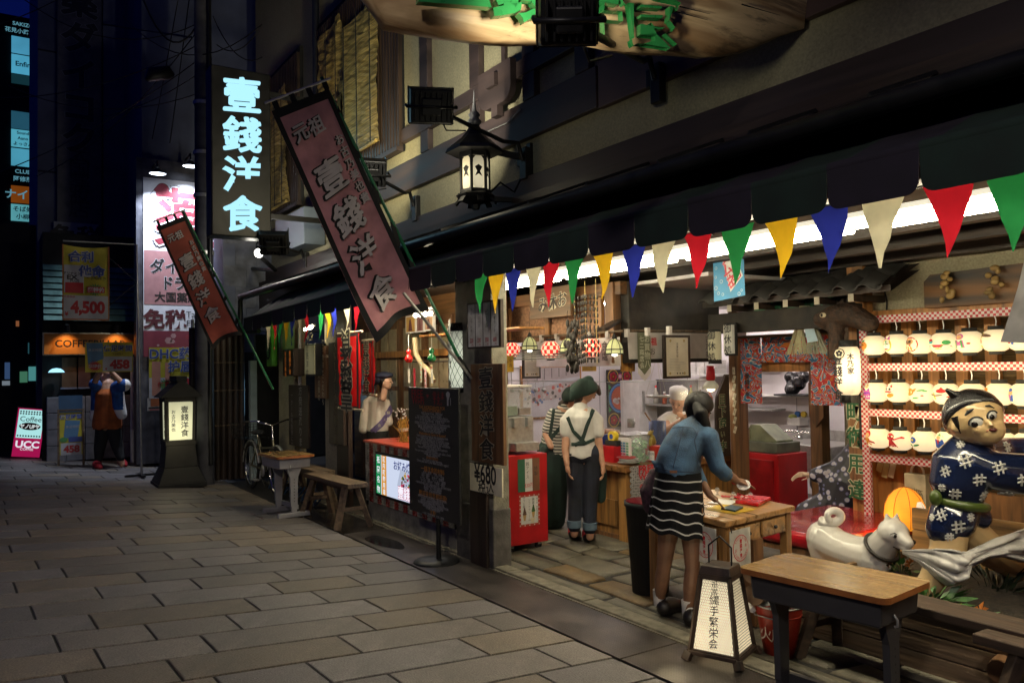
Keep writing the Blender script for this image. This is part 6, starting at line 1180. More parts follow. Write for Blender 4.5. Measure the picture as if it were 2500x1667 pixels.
for i,(p,r_) in enumerate([((-6.913,4.55,1.757),.085),((-6.235,4.55,1.741),.092),((-5.614,4.55,1.744),.094)]):
    t=thing('checkered_lantern','round red and white checkered lantern, %s'%['nearest the pillar','between two pendant lamps','behind the dark hanging strings'][i],'lantern',p,0,'checkered lanterns under the inner eave')
    MB().lathe([(r_*math.sin(PI*k/14),-r_*.98*math.cos(PI*k/14)) for k in range(2,13)],(0,0,0),24).build('shade',M_ck,t); MB().lathe([(.001,r_*.93),(.045,r_*.93),(.045,r_*1.16),(.001,r_*1.16)],n=14).build('top_cap',M_blackm,t); MB().lathe([(.001,-r_*1.1),(.04,-r_*1.1),(.04,-r_*.93),(.001,-r_*.93)],n=14).build('bottom_cap',M_blackm,t); MB().tube([(0,0,r_*1.16),(0,0,.3)],.003,n=4).build('cord',M_blackm,t)
M_pl=lampshell('leaf_glass',(.75,.75,.35),.10,.55,(0,0,-.05),.09);
pend=None
for i,p in enumerate([(-6.516,4.5,1.813),(-5.888,4.5,1.778),(-5.234,4.5,1.748),(-7.024,4.5,1.777)]):
    lb='domed green glass pendant lamp, '+['second from the pillar','half behind the dark hanging strings','farthest along the white curtain','half hidden by the pillar'][i]
    if pend is None:
        pend=t=thing('pendant_lamp',lb,'pendant lamp',p,0,'green glass pendant lamps'); MB().lathe([(.075,-.065),(.075,-.03),(.066,.005),(.045,.04),(.02,.062)],n=12,smooth=False).build('shade',M_pl,t)
        b=MB()
        for k in range(6): a=2*PI*k/6; b.tube([(.076*math.cos(a),.076*math.sin(a),-.067),(.076*math.cos(a),.076*math.sin(a),-.03),(.067*math.cos(a),.067*math.sin(a),.005),(.046*math.cos(a),.046*math.sin(a),.04),(.02*math.cos(a),.02*math.sin(a),.064)],.004,n=4)
        for z_,r_ in ((-.066,.076),(-.028,.076)): b.lathe([(r_,z_-.005),(r_+.004,z_),(r_,z_+.005)],n=12)
        b.build('frame',M_blackm,t); MB().lathe([(.02,.06),(.024,.075),(.008,.11),(.001,.11)],n=10).build('cap',M_blackm,t); MB().ball((0,0,-.07),(.026,.026,.018),10).build('bulb',emis('pendant_bulb',(1,.95,.75),8),t); MB().tube([(0,0,.1),(0,0,.32)],.003,n=4).build('cord',M_blackm,t)
    else: dup(pend,p,0,lb)
M_nor=mat('white_curtain',(.62,.58,.56),.85,trans=.3,var=.06)
def curtain(label,O,U,w,h,m,n=18,amp=.012,group=None,slit=None,name='curtain'):
    T=TH(name,label,'curtain',tuple(O),group); U=V(U).normalized(); Nn=U.cross(V((0,0,1))); vs=[]; b=MB(); rows=6
    for j in range(rows+1):
        for i in range(n+1):
            u,v=i/n,j/rows; vs.append(V(O)+U*w*u+Nn*(amp*math.sin(u*w*18+v)*(.3+v))-V((0,0,h*v)))
    b.add(vs,[(j*(n+1)+i,(j+1)*(n+1)+i,(j+1)*(n+1)+i+1,j*(n+1)+i+1) for j in range(rows) for i in range(n)],0,True); T.part('cloth',b,m)
    return T,FM(tuple(V(O)+Nn*amp*1.6),U)
zr=1.866; O=V((-6.708,4.72,zr-.03))
T,M=curtain('long white shop curtain under the inner eave with brush lettering',O,(1,0,0),-5.42-O.x,.26,M_nor); b=MB(); lab(b,M,'食處',(-5.42-O.x)*.86,-.12,.09,.004,0,vert=True); lab(b,M,'壹錢洋食',(-5.42-O.x)*.4,-.13,.10,.004,1,off=.02); T.part('lettering',b,[P_ink,paint((.5,.12,.12))]); T.part('rod',MB().tube([(O.x-.05,4.71,zr+.02),(-5.36,4.71,zr+.02)],.012,n=8),M_oldwood)
for k in range(8): T.part('loop',MB().box((O.x+.1+k*.26,4.712,zr+.0),(.04,.03,.07)),M_nor)
T,M=curtain('short white curtain over the cook with a red and black inscription',(-5.38,4.78,1.876),(0,1,0),1.2,.24,M_nor); b=MB(); lab(b,M,'元祖',.10+.16,-.08,.075,.004,0,off=.02,sp=1.5); lab(b,M,'お',.28,-.17,.07,.004,1); lab(b,M,'古乃美',1.0,-.13,.07,.004,1,vert=True); T.part('lettering',b,[P_redp,P_ink]); T.part('rod',MB().tube([(-5.385,4.7,1.891),(-5.385,6.0,1.897)],.012,n=8),M_oldwood)
def cert(label,X,l,t,r,bt,y0,y1):
    T=TH('certificate',label,'certificate',(X,(y0+y1)/2,bt),'framed certificates hung over the counter'); T.part('frame',MB().bb((X-.02,y0,bt),(X,y1,t)),M_dwood,bev=.004); M=FM((X+.001,y0,bt),YU); w,h=y1-y0,t-bt; b=MB(); rect(b,M,w*.1,h*.06,w*.9,h*.94,.001,0,0); lab(b,M,'営業許可証',w*.5,h*.66,h*.065,.003,1,vert=True)
    for k in range(8): rect(b,M,w*.2,h*(.20+.035*k),w*(.55+.25*random.random()),h*(.207+.035*k),.003,0,2)
    for uu,vv in ((.25,.87),(.75,.87),(.22,.12),(.75,.12)): b.disc((w*uu,h*vv),h*.035,M@V((0,0,.003)),YU,(0,0,1),n=7,mi=3)
    for k in range(3): b.disc((w*(.48+.1*k),h*.12),h*.02,M@V((0,0,.004)),YU,(0,0,1),n=6,mi=1)
    T.part('paper',b,[mat('cream_certificate',(.60,.54,.42),.6,var=.05),P_ink,P_grey,paint((.38,.28,.12))])
cert('framed certificate under the first pendant lamp',-7.0,0,1.829,0,1.453,4.741,4.975)
cert('large framed certificate above the cook',-5.30,0,1.852,0,1.452,5.139,5.485)
TG=[(-6.6,4.25,4.361,1.694,1.532,'冷酒'),(-6.9,5.018,5.155,1.826,1.584,'名物'),(-6.2,4.912,5.089,1.649,1.527,'特製'),(-5.5,4.803,4.971,1.718,1.524,'御飲物')]
M_tagw=wood('tag_wood',(.45,.22,.05),'z',rough=.5); M_tagy=mat('tag_yellow',(.60,.36,.03),.6)
for i,(X,y0,y1,t,bt,s1) in enumerate(TG):
    T=TH('wooden_menu_tag','%s hung in the kitchen, %s'%(['yellow menu tag','wooden menu tag','yellow menu tag','brown wooden menu tag'][i],['under the first checkered lantern','beside the second checkered lantern','below the dark hanging strings','under the last pendant lamp'][i]),'menu tag',(X,(y0+y1)/2,bt),'menu tags hung in the kitchen'); T.part('board',MB().bb((X-.01,y0,bt),(X,y1,t)),M_tagy if i in (0,2) else M_tagw); M=FM((X+.001,y0,bt),YU); b=MB(); lab(b,M,s1,(y1-y0)*.62,(t-bt)*.55,(t-bt)*.26,.002,vert=True); lab(b,M,'有り〼',(y1-y0)*.28,(t-bt)*.42,(t-bt)*.17,.002,vert=True); T.part('lettering',b,paint((.08,.03,.02)))
# wooden rest sign, dark strings, fringe banner
x0,x1=-6.649,-5.975; z0,z1=2.057,2.354
plank_sign('brown wooden sign in pale outlined script above the checkered lanterns','sign',x0,x1,z0,z1,4.60,wood('rest_sign_wood',(.15,.085,.04),'x'),[('み休お',.58,.52,.16,dict(off=.05,mi=0,shear=.1)),('み休お',.58,.52,.16,dict(off=.01,mi=1,n=.005,shear=.1))],[P_cream,P_ink],.04)
T=TH('dried_string_curtain','dark strings of dried fruit hung in the middle of the shop front','hanging strings',(-5.238,4.2,2.248)); b=MB(); M_dry=mat('dried_husk',(.016,.011,.008),.7,var=.4,scale=30)
zz0,zz1=2.197,1.594; xx0,xx1=-5.393,-5.107
for r_ in range(12):
    for k in range(9): b.ball((xx0+(xx1-xx0)*k/8+random.uniform(-.006,.006),4.2+.015*math.sin(k),zz0+(zz1-zz0)*(r_+.5)/12-.012*abs(k-4)/4+.02*k/8*(1 if r_>5 else -.5)),(.0095,.008,.021),6)
T.part('dried_fruit',b,M_dry,kind='stuff'); b=MB(); xa=-5.43
for k in range(60): b.ball((xa+random.gauss(0,.035),4.2+random.gauss(0,.02),random.uniform(1.543,1.964)),(.018,.016,.034),6)
T.part('husk_bundle',b,M_dry,kind='stuff')
for k in (0,.5,1): T.part('cord',MB().tube([(xx0+(xx1-xx0)*k,4.2,zz1),(xx0+(xx1-xx0)*k,4.2,2.3)],.003,n=4),P_gold)
y0,y1=4.875,5.034; zt_,zb_=1.874,1.493
T=TH('fringed_pennant','grey green pointed hanging with white characters and a fringe','banner',(-5.36,(y0+y1)/2,zb_)); w,h=y1-y0,zt_-zb_; M=FM((-5.355,y0,zb_),YU); b=MB(); shape(b,M,[(0,h*.2),(w*.5,0),(w,h*.2),(w,h),(0,h)],0,0); T.part('cloth',b,paint((.13,.14,.09))); b=MB(); lab(b,M,'お買物八',w*.72,h*.56,h*.19,.003,vert=True,off=.02); lab(b,M,'七ニ商店会',w*.3,h*.54,h*.15,.003,vert=True,off=.02); T.part('lettering',b,paint((.45,.46,.36))); b=MB()
for k in range(12): u=w*(k+.5)/12; v=h*.2*(1-abs(u-w/2)/(w/2)) ; b.bar(M@V((u,h*.2-v,0)),M@V((u,h*.2-v-.06,.0)),.006,.003)
T.part('fringe',b,P_cream,kind='stuff')
def pic(label,X,y0,y1,zb,zt,fm,draw,mats,name='picture'):
    T=TH(name,label,'picture',(X,(y0+y1)/2,zb)); T.part('frame',MB().bb((X-.03,y0,zb),(X,y1,zt)),fm,bev=.004); M=FM((X+.002,y0,zb),YU); b=MB(); draw(b,M,y1-y0,zt-zb); T.part('print',b,mats)
KXX=-8.93
def d_street(b,M,w,h):
    rect(b,M,w*.03,h*.04,w*.97,h*.96,.0,0,0); shape(b,M,[(w*.03,h*.3),(w*.97,h*.42),(w*.97,h*.96),(w*.03,h*.96)],.001,1); shape(b,M,[(w*.03,h*.55),(w*.97,h*.72),(w*.97,h*.78),(w*.03,h*.66)],.002,2)
    for k in range(70): u=random.uniform(.05,.95)*w; v=h*(.22+.2*u/w+random.uniform(0,.28)); b.disc((u,v),random.uniform(.008,.03),M@V((0,0,.003+k*.00002)),YU,(0,0,1),n=6,mi=random.choice([3,4,5,6,7]))
    for k in range(6): rect(b,M,w*(.25+.12*k),h*(.72+.02*k),w*(.26+.12*k),h*.95,.003,0,5)
    rect(b,M,w*.03,h*.04,w*.97,h*.2,.004,0,0)
pic('wide framed street photograph on the kitchen wall',KXX,6.013,7.052,0.856,1.586,M_owood,d_street,[paint((.45,.42,.44)),paint((.35,.30,.30)),paint((.42,.42,.45)),paint((.38,.08,.07)),paint((.08,.09,.15)),paint((.06,.05,.05)),paint((.45,.4,.38)),paint((.10,.15,.28))])
def d_folk(b,M,w,h):
    rect(b,M,0,0,w,h,.0,0,0); O=lambda n_: M@V((0,0,n_))
    for (u,v) in ((.22,.88),(.78,.88),(.22,.12),(.78,.12)):
        b.disc((w*u,h*v),w*.22,O(.002),YU,(0,0,1),mi=1,n=20); b.disc((w*u,h*v),w*.19,O(.003),YU,(0,0,1),mi=0,n=20)
        for k in range(5): a=2*PI*k/5; b.disc((w*u+.07*w*math.cos(a)*1.1,h*v+.07*w*math.sin(a)*1.1),w*.075,O(.004),YU,(0,0,1),mi=2,n=8)
        b.disc((w*u,h*v),w*.03,O(.005),YU,(0,0,1),mi=1,n=8)
    for v in (.88,.12): b.disc((w*.5,h*v),w*.09,O(.002),YU,(0,0,1),mi=3,n=14); b.disc((w*.5,h*v),w*.05,O(.003),YU,(0,0,1),mi=4,n=12); b.disc((w*.5,h*v),w*.02,O(.004),YU,(0,0,1),mi=2,n=8)
    for s in (0,1):
        for k in range(4): shape(b,M,[(w*(.03+.94*s),h*(.26+.13*k)),(w*(.03+.94*s)+w*.11*(1-2*s),h*(.30+.13*k)),(w*(.03+.94*s),h*(.36+.13*k))],.002,5)
    b.disc((w*.5,h*.5),w*.47,O(.003),YU,(0,0,1),mi=6,n=28,ry=h*.26); b.disc((w*.5,h*.5),w*.40,O(.004),YU,(0,0,1),mi=7,n=28,ry=h*.225); b.disc((w*.5,h*.5),w*.37,O(.005),YU,(0,0,1),mi=8,n=28,ry=h*.205)
    for (u,v,r_,mi) in ((.28,.46,.10,4),(.36,.43,.08,4),(.42,.49,.05,4),(.66,.56,.11,0),(.74,.50,.09,0),(.58,.46,.08,9),(.70,.66,.06,0)): b.disc((w*u,h*v),w*r_,O(.006),YU,(0,0,1),mi=mi,n=12,ry=w*r_*.8)
    for k in range(7): b.disc((w*(.60+.03*k),h*(.50+.02*(k%3))),w*.014,O(.007),YU,(0,0,1),mi=4,n=6)
pic('bright folk-art poster with a red oval and four camellias',KXX+.02,7.517,7.99,0.676,1.509,M_blackm,d_folk,[paint((.025,.015,.02)),paint((.40,.26,.03)),paint((.32,.012,.03)),paint((.28,.03,.14)),paint((.5,.45,.45)),paint((.03,.20,.06)),paint((.05,.16,.38)),paint((.03,.05,.16)),paint((.33,.06,.025)),paint((.45,.2,.10))],'poster')
T=TH('fridge','tall white kitchen cupboard behind the counter','cupboard',(-8.4,7.6,0)); bx(T,'body',(-8.9,7.742,0),(-8.5,8.1,1.35),M_white,.01); bx(T,'door_handle',(-8.5,7.804,.9),(-8.47,7.804+.03,1.2),M_steel)
T=TH('cook_station','steel splashback panel behind the cook','splashback',(-7.4,8.1,0)); bx(T,'panel',(-8.573,8.14,0),(-7.783,8.19,1.36),mat('dull_steel',(.20,.19,.205),.4,metal=.5,var=.15,scale=3));
T=TH('back_shelf','white shelf with stacked white boxes on the back wall','shelf',(-6.2,8.0,1.3)); zs_=1.445; bx(T,'shelf',(-7.707,7.8,zs_-.03),(-7.096,8.19,zs_),M_white)
for k in range(3):
    for j in range(8): x=-7.642+.155*k; o=MB().bb((x,7.85,zs_+.002+.022*j),(x+.14,8.1,zs_+.02+.022*j)).build('food_box',paint((.55,.53,.5)),bev=.003); tag(o,'flat white food box in the stacks on the back shelf','box','flat boxes stacked on the back shelf')
for i in range(9):
    x=-7.64-.9+.17*i; h=random.uniform(.16,.26); t=thing('bottle','sauce bottle on the shelf behind the cook','bottle',(x,7.95,1.02),0,'sauce bottles behind the cook'); MB().lathe([(.001,0),(.035,0),(.036,h*.6),(.014,h*.8),(.014,h),(.001,h)],n=10).build('glass',paint(random.choice([(.08,.03,.01),(.3,.05,.02),(.35,.3,.1),(.05,.12,.04),(.5,.48,.42)]),rough=.15),t); MB().lathe([(.015,h-.02),(.016,h+.012),(.001,h+.012)],n=8).build('cap',P_redp if i%2 else P_wht,t)
T=TH('bottle_shelf','steel shelf of sauce bottles behind the cook','shelf',(-7.6,8.0,1.0)); bx(T,'shelf',(-8.5,7.85,.995),(-6.3,8.13,1.018),M_steel)
for i in range(7): t=thing('ladle','steel ladle hung on the kitchen wall rail','ladle',(KX+.03,5.6+.13*i,1.55),0,'ladles on the kitchen rail'); MB().tube([(0,0,0),(.01,0,-.26)],.006,n=5).build('handle',M_steel,t); MB().ball((.015,0,-.29),(.03,.035,.03),8).build('bowl',M_steel,t)
T=TH('utensil_rail','thin rail of ladles on the kitchen wall','rail',(KX+.03,6,1.55)); T.part('rail',MB().tube([(KX+.02,5.5,1.56),(KX+.02,6.5,1.56)],.008,n=6),M_steel)
X_=-5.0
yb0,yb1=5.785,5.967; zt_,zb_=1.435,0.698
T=TH('open_sign','dark slanted-top plank with green characters saying open for business','sign',(-5.28,(yb0+yb1)/2,zb_)); w,h=yb1-yb0,zt_-zb_; M=FM((-5.27,yb0,zb_),YU); b=MB(); b.poly([(0,0),(w,0),(w,h*1.06),(w*.8,h*1.06),(w*.1,h*.78),(0,h*.6)],M@V((0,0,0)),YU,(0,0,1),.03); T.part('board',b,M_dwood,bev=.004); b=MB()
for i,ch in enumerate('目下商い中'): lab(b,M,ch,w*.42,h*(.74-.15*i),h*.145 if ch!='い' else h*.09,.003,0,off=.05); lab(b,M,ch,w*.42,h*(.74-.15*i),h*.145 if ch!='い' else h*.09,.005,1,off=.015)
T.part('lettering',b,[P_cream,paint((.01,.07,.03))])
T=TH('tag_post','dark brown post pasted with small paper talismans','post',(-4.7,6.0,0)); px0,px1=-5.302,-5.191; bx(T,'post',(px0,6.0,0),(px1,6.09,2.1),M_bwood,.008); M=FM((px0,5.998,0));
for i,(py,c) in enumerate([(905,.3),(925,.5),(945,.5),(968,.45),(985,.4),(1005,.45),(1025,.4),(1048,.35)]): q=MB(); zz=[1.511,1.432,1.354,1.263,1.196,1.117,1.038,0.947][i]; R_=M@Matrix.Translation(((px1-px0)*.6,zz,.002))@Matrix.Rotation(-.35 if i else 0,4,'Z'); q.add([R_@V(p) for p in ((-.016,-.035,0),(.016,-.035,0),(.016,.035,0),(-.016,.035,0))],[(0,1,2,3)],0); q.text('札',R_@V((0,0,.001)),R_.col[0].xyz,R_.col[1].xyz,.026,mi=1); T.part('talisman',q,[paint((.45,.40,.30)),P_ink])
y_=5.5
T=TH('paper_lantern','cream cylinder lantern lettered for the rest place','lantern',(-5.015,5.5,1.742)); p=V((-5.015,5.5,1.742)); hz=(1.879-1.619)/2; T.part('shade',MB().lathe([(.055,-hz),(.06,-hz+.02),(.06,hz-.02),(.055,hz)],p,20),lampshell('cream_paper',(.62,.55,.34),.10,.18,tuple(p),.2,ribs=40)); T.part('caps',MB().lathe([(.001,hz+.02),(.05,hz+.02),(.057,hz-.01)],p,16).lathe([(.057,-hz+.01),(.06,-hz-.03),(.001,-hz-.03)],p,16),M_blackm,kind='stuff'); T.part('lettering',MB().text('御休処',p+V((.02,-.063,0)),(1,.15,0),(0,0,1),.085,.01,vert=True,sp=1.15),P_ink)
T=TH('paper_lantern','flat pale panel lantern with three black characters','lantern',(-4.86,5.5,1.799)); p=V((-4.86,5.5,1.799)); hz=(1.931-1.676)/2; T.part('panel',MB().bb(p+V((-.05,-.0,-hz)),p+V((.05,.03,hz))),lampshell('pale_paper',(.62,.58,.45),.12,.2,tuple(p),.2)); T.part('frame',MB().bb(p+V((-.06,.031,-hz-.02)),p+V((.06,.06,hz+.02))),M_blackm); T.part('lettering',MB().text('御休処',p+V((0,-.003,0)),(1,0,0),(0,0,1),.088,.012,vert=True,sp=1.1),P_ink)
# blue festival flag
p0=(-4.201,4.6,2.42);
T=TH('blue_flag','blue bubble-pattern flag with a red-edged slanting label','flag',(-4.052,4.6,2.05)); x0,x1,z0,z1=-4.191,-3.894,2.055,2.46; M=FM((x0,4.6,z0)); w,h=x1-x0,z1-z0; b=MB(); shape(b,M,[(0,-.0),(w,.025),(w*.99,h),(0,h)],0,0)
for (u,v,r_) in ((.08,.25,.016),(.08,.45,.011),(.1,.62,.012),(.09,.8,.014),(.26,.36,.015),(.16,.15,.013),(.82,.1,.014),(.9,.16,.01),(.3,.12,.012)): b.disc((w*u,h*v),r_,M@V((0,0,.002)),n=12,mi=1); b.disc((w*u,h*v),r_*.7,M@V((0,0,.003)),n=12,mi=0)
ct=[(w*.55,.06),(w*.95,h*.42),(w*.62,h*1.0),(w*.2,h*1.0)]; shape(b,M,ct,.002,1); shape(b,M,[(w*.56,.08),(w*.91,h*.42),(w*.60,h*.97),(w*.23,h*.97)],.003,2); shape(b,M,[(w*.57,.10),(w*.87,h*.42),(w*.58,h*.95),(w*.26,h*.95)],.004,1)
for i,ch in enumerate('ラムネ'):
    Mr=M@Matrix.Translation((w*(.34+.13*i),h*(.78-.21*i),.006))@Matrix.Rotation(math.radians(24),4,'Z'); lab(b,Mr,ch,0,0,.105,0,2,off=.03)
T.part('cloth',b,[paint((.03,.20,.38)),paint((.5,.52,.5)),paint((.42,.03,.05))])
# floral split curtain
M_flo=bpy.data.materials.new('floral_print'); M_flo.use_nodes=True
def floral(m):
    nt=m.node_tree; N=nt.nodes; L=nt.links; b=N['Principled BSDF']; b.inputs['Roughness'].default_value=.8; tc=N.new('ShaderNodeTexCoord'); n=N.new('ShaderNodeTexNoise'); n.inputs['Scale'].default_value=8; n.inputs['Detail'].default_value=1.2; n.inputs['Distortion'].default_value=2.2; L.new(tc.outputs['Object'],n.inputs['Vector']); r=N.new('ShaderNodeValToRGB'); r.color_ramp.interpolation='CONSTANT'; e=r.color_ramp.elements; e[0].position=0; e[0].color=(.03,.12,.26,1); e[1].position=.44; e[1].color=(.42,.025,.03,1)
    for p,c in ((.36,(.05,.2,.36,1)),(.40,(.5,.47,.42,1)),(.52,(.45,.14,.02,1)),(.56,(.04,.15,.30,1)),(.61,(.5,.47,.42,1)),(.635,(.42,.03,.035,1)),(.70,(.04,.15,.3,1))): q=e.new(p); q.color=c
    L.new(n.outputs['Fac'],r.inputs[0]); L.new(r.outputs[0],b.inputs['Base Color'])
floral(M_flo)
Yf=6.05; zt_=1.821
for i,(l,r_,bt,lb) in enumerate([(-5.227,-4.954,1.199,'left long panel of the red and blue floral curtain'),(-4.939,-4.41,1.587,'short middle panel of the red and blue floral curtain'),(-4.412,-4.102,1.21,'right long panel of the red and blue floral curtain')]):
    T,M=curtain(lb,(l,Yf,zt_),(1,0,0),r_-l,zt_-bt,M_flo,10,.012,'floral split curtain panels')
    if i==0: T.part('lettering',MB().text('壹錢洋食',M@V(((r_-l)*.45,-(zt_-bt)*.72,.004)),(1,0,0),(0,0,1),.055,.02,vert=True),P_ink)
T=TH('curtain_rod','bamboo rod carrying the floral curtain','rod',(-4.602,6.03,zt_)); T.part('rod',MB().tube([(-5.236,6.03,zt_+.01),(-4.061,6.03,zt_+.01)],.015,n=8),M_oldwood)
# carved board with green letters, brooms, card
x0,x1,z0,z1=-4.889,-3.842,1.992,2.16
plank_sign('dark board carved with a row of green characters under the tiled roof','sign',x0,x1,z0,z1,5.75,M_dwoodx,[('壱 錢 洋 食 乃',.5,.5,.135,dict(off=.03,shear=.08))],[mat('deep_green_paint',(.01,.10,.04),.4)],.05)
T=TH('whisk_brooms','pair of straw whisk brooms tied head up','broom',(-4.187,5.68,1.974)); p=V((-4.197,5.68,2.036))
for k,(dx,m) in enumerate(((-.07,mat('pale_straw',(.40,.38,.24),.8,var=.2)),(.10,mat('grey_straw',(.33,.33,.25),.8,var=.2)))):
    b=MB()
    for i in range(46): u=random.uniform(-1,1); q0=p+V((dx*.2+u*.02,random.uniform(-.02,.02),.02)); q1=p+V((dx*.7+u*.03,random.uniform(-.02,.02),-.14)); q2=p+V((dx*1.3+u*.11,random.uniform(-.03,.03),-.38+random.uniform(-.01,.01))); b.tube([q0,q1,q2],.004,n=3,caps=False)
    T.part('broom',b,m,kind='stuff')
T.part('tie',MB().lathe([(.045,-.1),(.05,-.085),(.045,-.07)],p,10),P_cream); T.part('paper_wrap',MB().add([p+V((.01,-.04,-.08)),p+V((.09,-.04,-.08)),p+V((.16,-.045,-.28)),p+V((.06,-.045,-.29))],[(3,2,1,0)]),paint((.30,.42,.50)))
T=TH('greeting_card','small pale blue card with black print beside the brooms','card',(-4.106,5.7,1.895)); p=(-4.106,5.7,1.895); M=FM((p[0]-.055,p[1],p[2]-.04)); b=MB(); rect(b,M,0,0,.11,.08,0,.003,0); lab(b,M,'壹錢',.055,.05,.035,.002,1,off=.03); lab(b,M,'洋食店',.055,.02,.025,.002,1); T.part('card',b,[paint((.35,.47,.55)),P_ink])
# dark carved animal
c=V((-3.846,5.6,1.935)); T=TH('carved_animal','dark brown shaggy carved animal head with a staring white eye','carving',tuple(c)); b=MB();
limb(b,[c+V((-.13,-.02,-.01)),c+V((-.03,0,.015)),c+V((.12,.02,.02)),c+V((.26,.05,-.06))],[.055,.085,.10,.07]); limb(b,[c+V((-.12,-.02,-.05)),c+V((-.06,0,-.07))],[.03,.04]); limb(b,[c+V((.0,0,-.02)),c+V((.0,0,-.18)),c+V((-.04,-.01,-.30))],[.07,.06,.035]); limb(b,[c+V((.03,.03,.08)),c+V((.05,.03,.13))],[.03,.02])
o=fused('body',b,mat('shaggy_dark_wood',(.035,.016,.008),.7,var=.4,scale=30,bump=.9,bscale=60),T.o,.012,2); o.location=tuple(-T.L); T.part('eye',MB().ball(c+V((-.055,-.085,.02)),(.03,.012,.02),10),P_cream); T.part('pupil',MB().ball(c+V((-.058,-.096,.02)),(.011,.006,.013),8),P_ink)
# long lantern and post lettering
c=V((-3.711,5.55,1.515)); rr=.085; hh=(1.689-1.316)/2
T=TH('long_lantern','tall oval lit paper lantern with black and red characters','lantern',tuple(c)); T.part('shade',MB().lathe([(rr*.75,-hh),(rr*.95,-hh*.85),(rr,-hh*.5),(rr,hh*.5),(rr*.95,hh*.85),(rr*.75,hh)],c,22),lampshell('long_lantern_paper',(1,.82,.52),.35,1.5,(c.x+.04,c.y-.02,c.z),.13,ribs=30)); T.part('top_cap',MB().lathe([(.001,hh+.05),(rr*.78,hh+.05),(rr*.78,hh-.002)],c,18),M_blackm); T.part('bottom_cap',MB().lathe([(rr*.8,-hh+.002),(rr*.82,-hh-.06),(.001,-hh-.06)],c,18),M_blackm)
U_=(.93,.37,0); nn=V(U_).cross(V((0,0,1))); b=MB(); Ml=FM(tuple(c+nn*rr*1.0+V((0,0,0))),U_)
b.disc((-.045,hh*.72),.042,Ml@V((0,0,.012)),U_,(0,0,1),n=8,mi=0); b.disc((-.045,hh*.72),.034,Ml@V((0,0,.013)),U_,(0,0,1),n=8,mi=3)
for k in range(5): a=PI/2+2*PI*k/5; b.disc((-.045+.015*math.cos(a),hh*.72+.015*math.sin(a)),.012,Ml@V((0,0,.014)),U_,(0,0,1),n=6,mi=0)
Ml2=FM(tuple(c+V((-.03,-.08,0))),(1,-.12,0)); b.text('壹錢洋食',Ml2@V((0,-hh*.25,.012)),(1,-.12,0),(0,0,1),.085,.025,0,vert=True); b.text('木乃家',Ml@V((.035,hh*.30,.010)),(.8,.6,0),(0,0,1),.052,.02,0,vert=True); T.part('lettering',b,[P_ink,P_redp,P_ink,paint((.8,.7,.5))])
light('long_lantern_glow','POINT',tuple(c+V((-.0,-.22,0))),2.2,(1,.85,.55),None,shadow_soft_size=.1)
xp0,xp1=-3.854,-3.726; z0,z1=0.506,1.252
plank_sign('brown post plank with four large green outlined characters by the rack','sign',xp0,xp1,z0,z1,5.735,M_bwood,[('町御用達',.55,.51,.165,dict(vert=True,off=.055,mi=0,sp=1.25)),('町御用達',.55,.51,.165,dict(vert=True,off=.02,mi=1,n=.005,sp=1.25))],[P_cream,paint((.012,.08,.03))],.03)
Yk=7.6
T=TH('red_cabinet','dark red cabinet under the cash register','cabinet',(-5.369,6.5,0)); xl,xr=-5.552,-5.105; zt_=0.681; bx(T,'body',(xl,6.45,0.02),(xr,6.9,zt_),M_red,.006); bx(T,'door',(xl+.04,6.435,.08),(xr-.05,6.449,zt_-.06),mat('red_door',(.30,.006,.01),.4),.004)
T=TH('cash_register','old green cash register with a sloping top','cash register',(-5.472,6.6,zt_)); xl,xr=-5.619,-5.142; z1_=0.788; z2_=0.953; M_reg=mat('register_green',(.16,.18,.11),.45); bx(T,'drawer',(xl,6.48,zt_+.004),(xr,6.85,z1_),mat('register_dark',(.10,.11,.08),.45),.006)
T.part('hood',MB().poly([(0,0),(xr-xl-.06,0),(xr-xl-.06,.02),((xr-xl)*.45,z2_-z1_),(.10,z2_-z1_)],(xl+.03,6.52,z1_+.002),(1,0,0),(0,0,1),.25),M_reg,bev=.006); bx(T,'display',(xl-.02,6.5,z1_+.01),(xl+.12,6.6,z1_+.12),paint((.40,.36,.28)))
T=TH('steel_sink','stainless kitchen sink with two mixer taps','sink',(-5.53,7.3,0)); xl,xr=-5.703,-5.237; zt_=0.713; bx(T,'basin',(xl-.1,7.2,zt_-.28),(xr+.2,7.75,zt_),M_steel,.01); bx(T,'splash_rim',(xl-.1,7.75,zt_),(xr+.2,7.78,zt_+.12),M_steel)
T.part('leg',MB().tube([(xl,7.25,0),(xl,7.25,zt_-.28)],.02,n=8),M_steel); T.part('drain_pipe',MB().tube([(xl+.25,7.45,zt_-.28),(xl+.25,7.45,.25),(xl+.35,7.45,.12),(xl+.35,7.45,0)],.03,n=8),paint((.3,.3,.32)))
for i,px_ in enumerate(((-5.862,7.6,0.755),(-5.661,7.6,0.75))): g=T.part('tap',MB().tube([(px_[0]+.1,7.7,px_[2]-.05),(px_[0]+.1,7.68,px_[2]+.04),(px_[0]-.02,7.6,px_[2]+.05),(px_[0]-.1,7.55,px_[2]+.0)],.014,n=8),M_chrome); T.sub(g,'tap_handle',MB().ball((px_[0]+.1,7.66,px_[2]-.03),.03,8),M_chrome)
T=TH('wall_shelf','white kitchen shelf over the sink with a black bag','shelf',(-6.262,8.1,1.2)); z_=1.186; bx(T,'shelf',(-6.979,7.95,z_-.02),(-5.835,8.19,z_),M_white); z2_=1.52; bx(T,'upper_shelf',(-6.968,7.95,z2_-.02),(-6.332,8.19,z2_),M_white); bx(T,'tray',(-6.255,7.85,z_+.002),(-5.798,8.1,z_+.02),M_blackm)
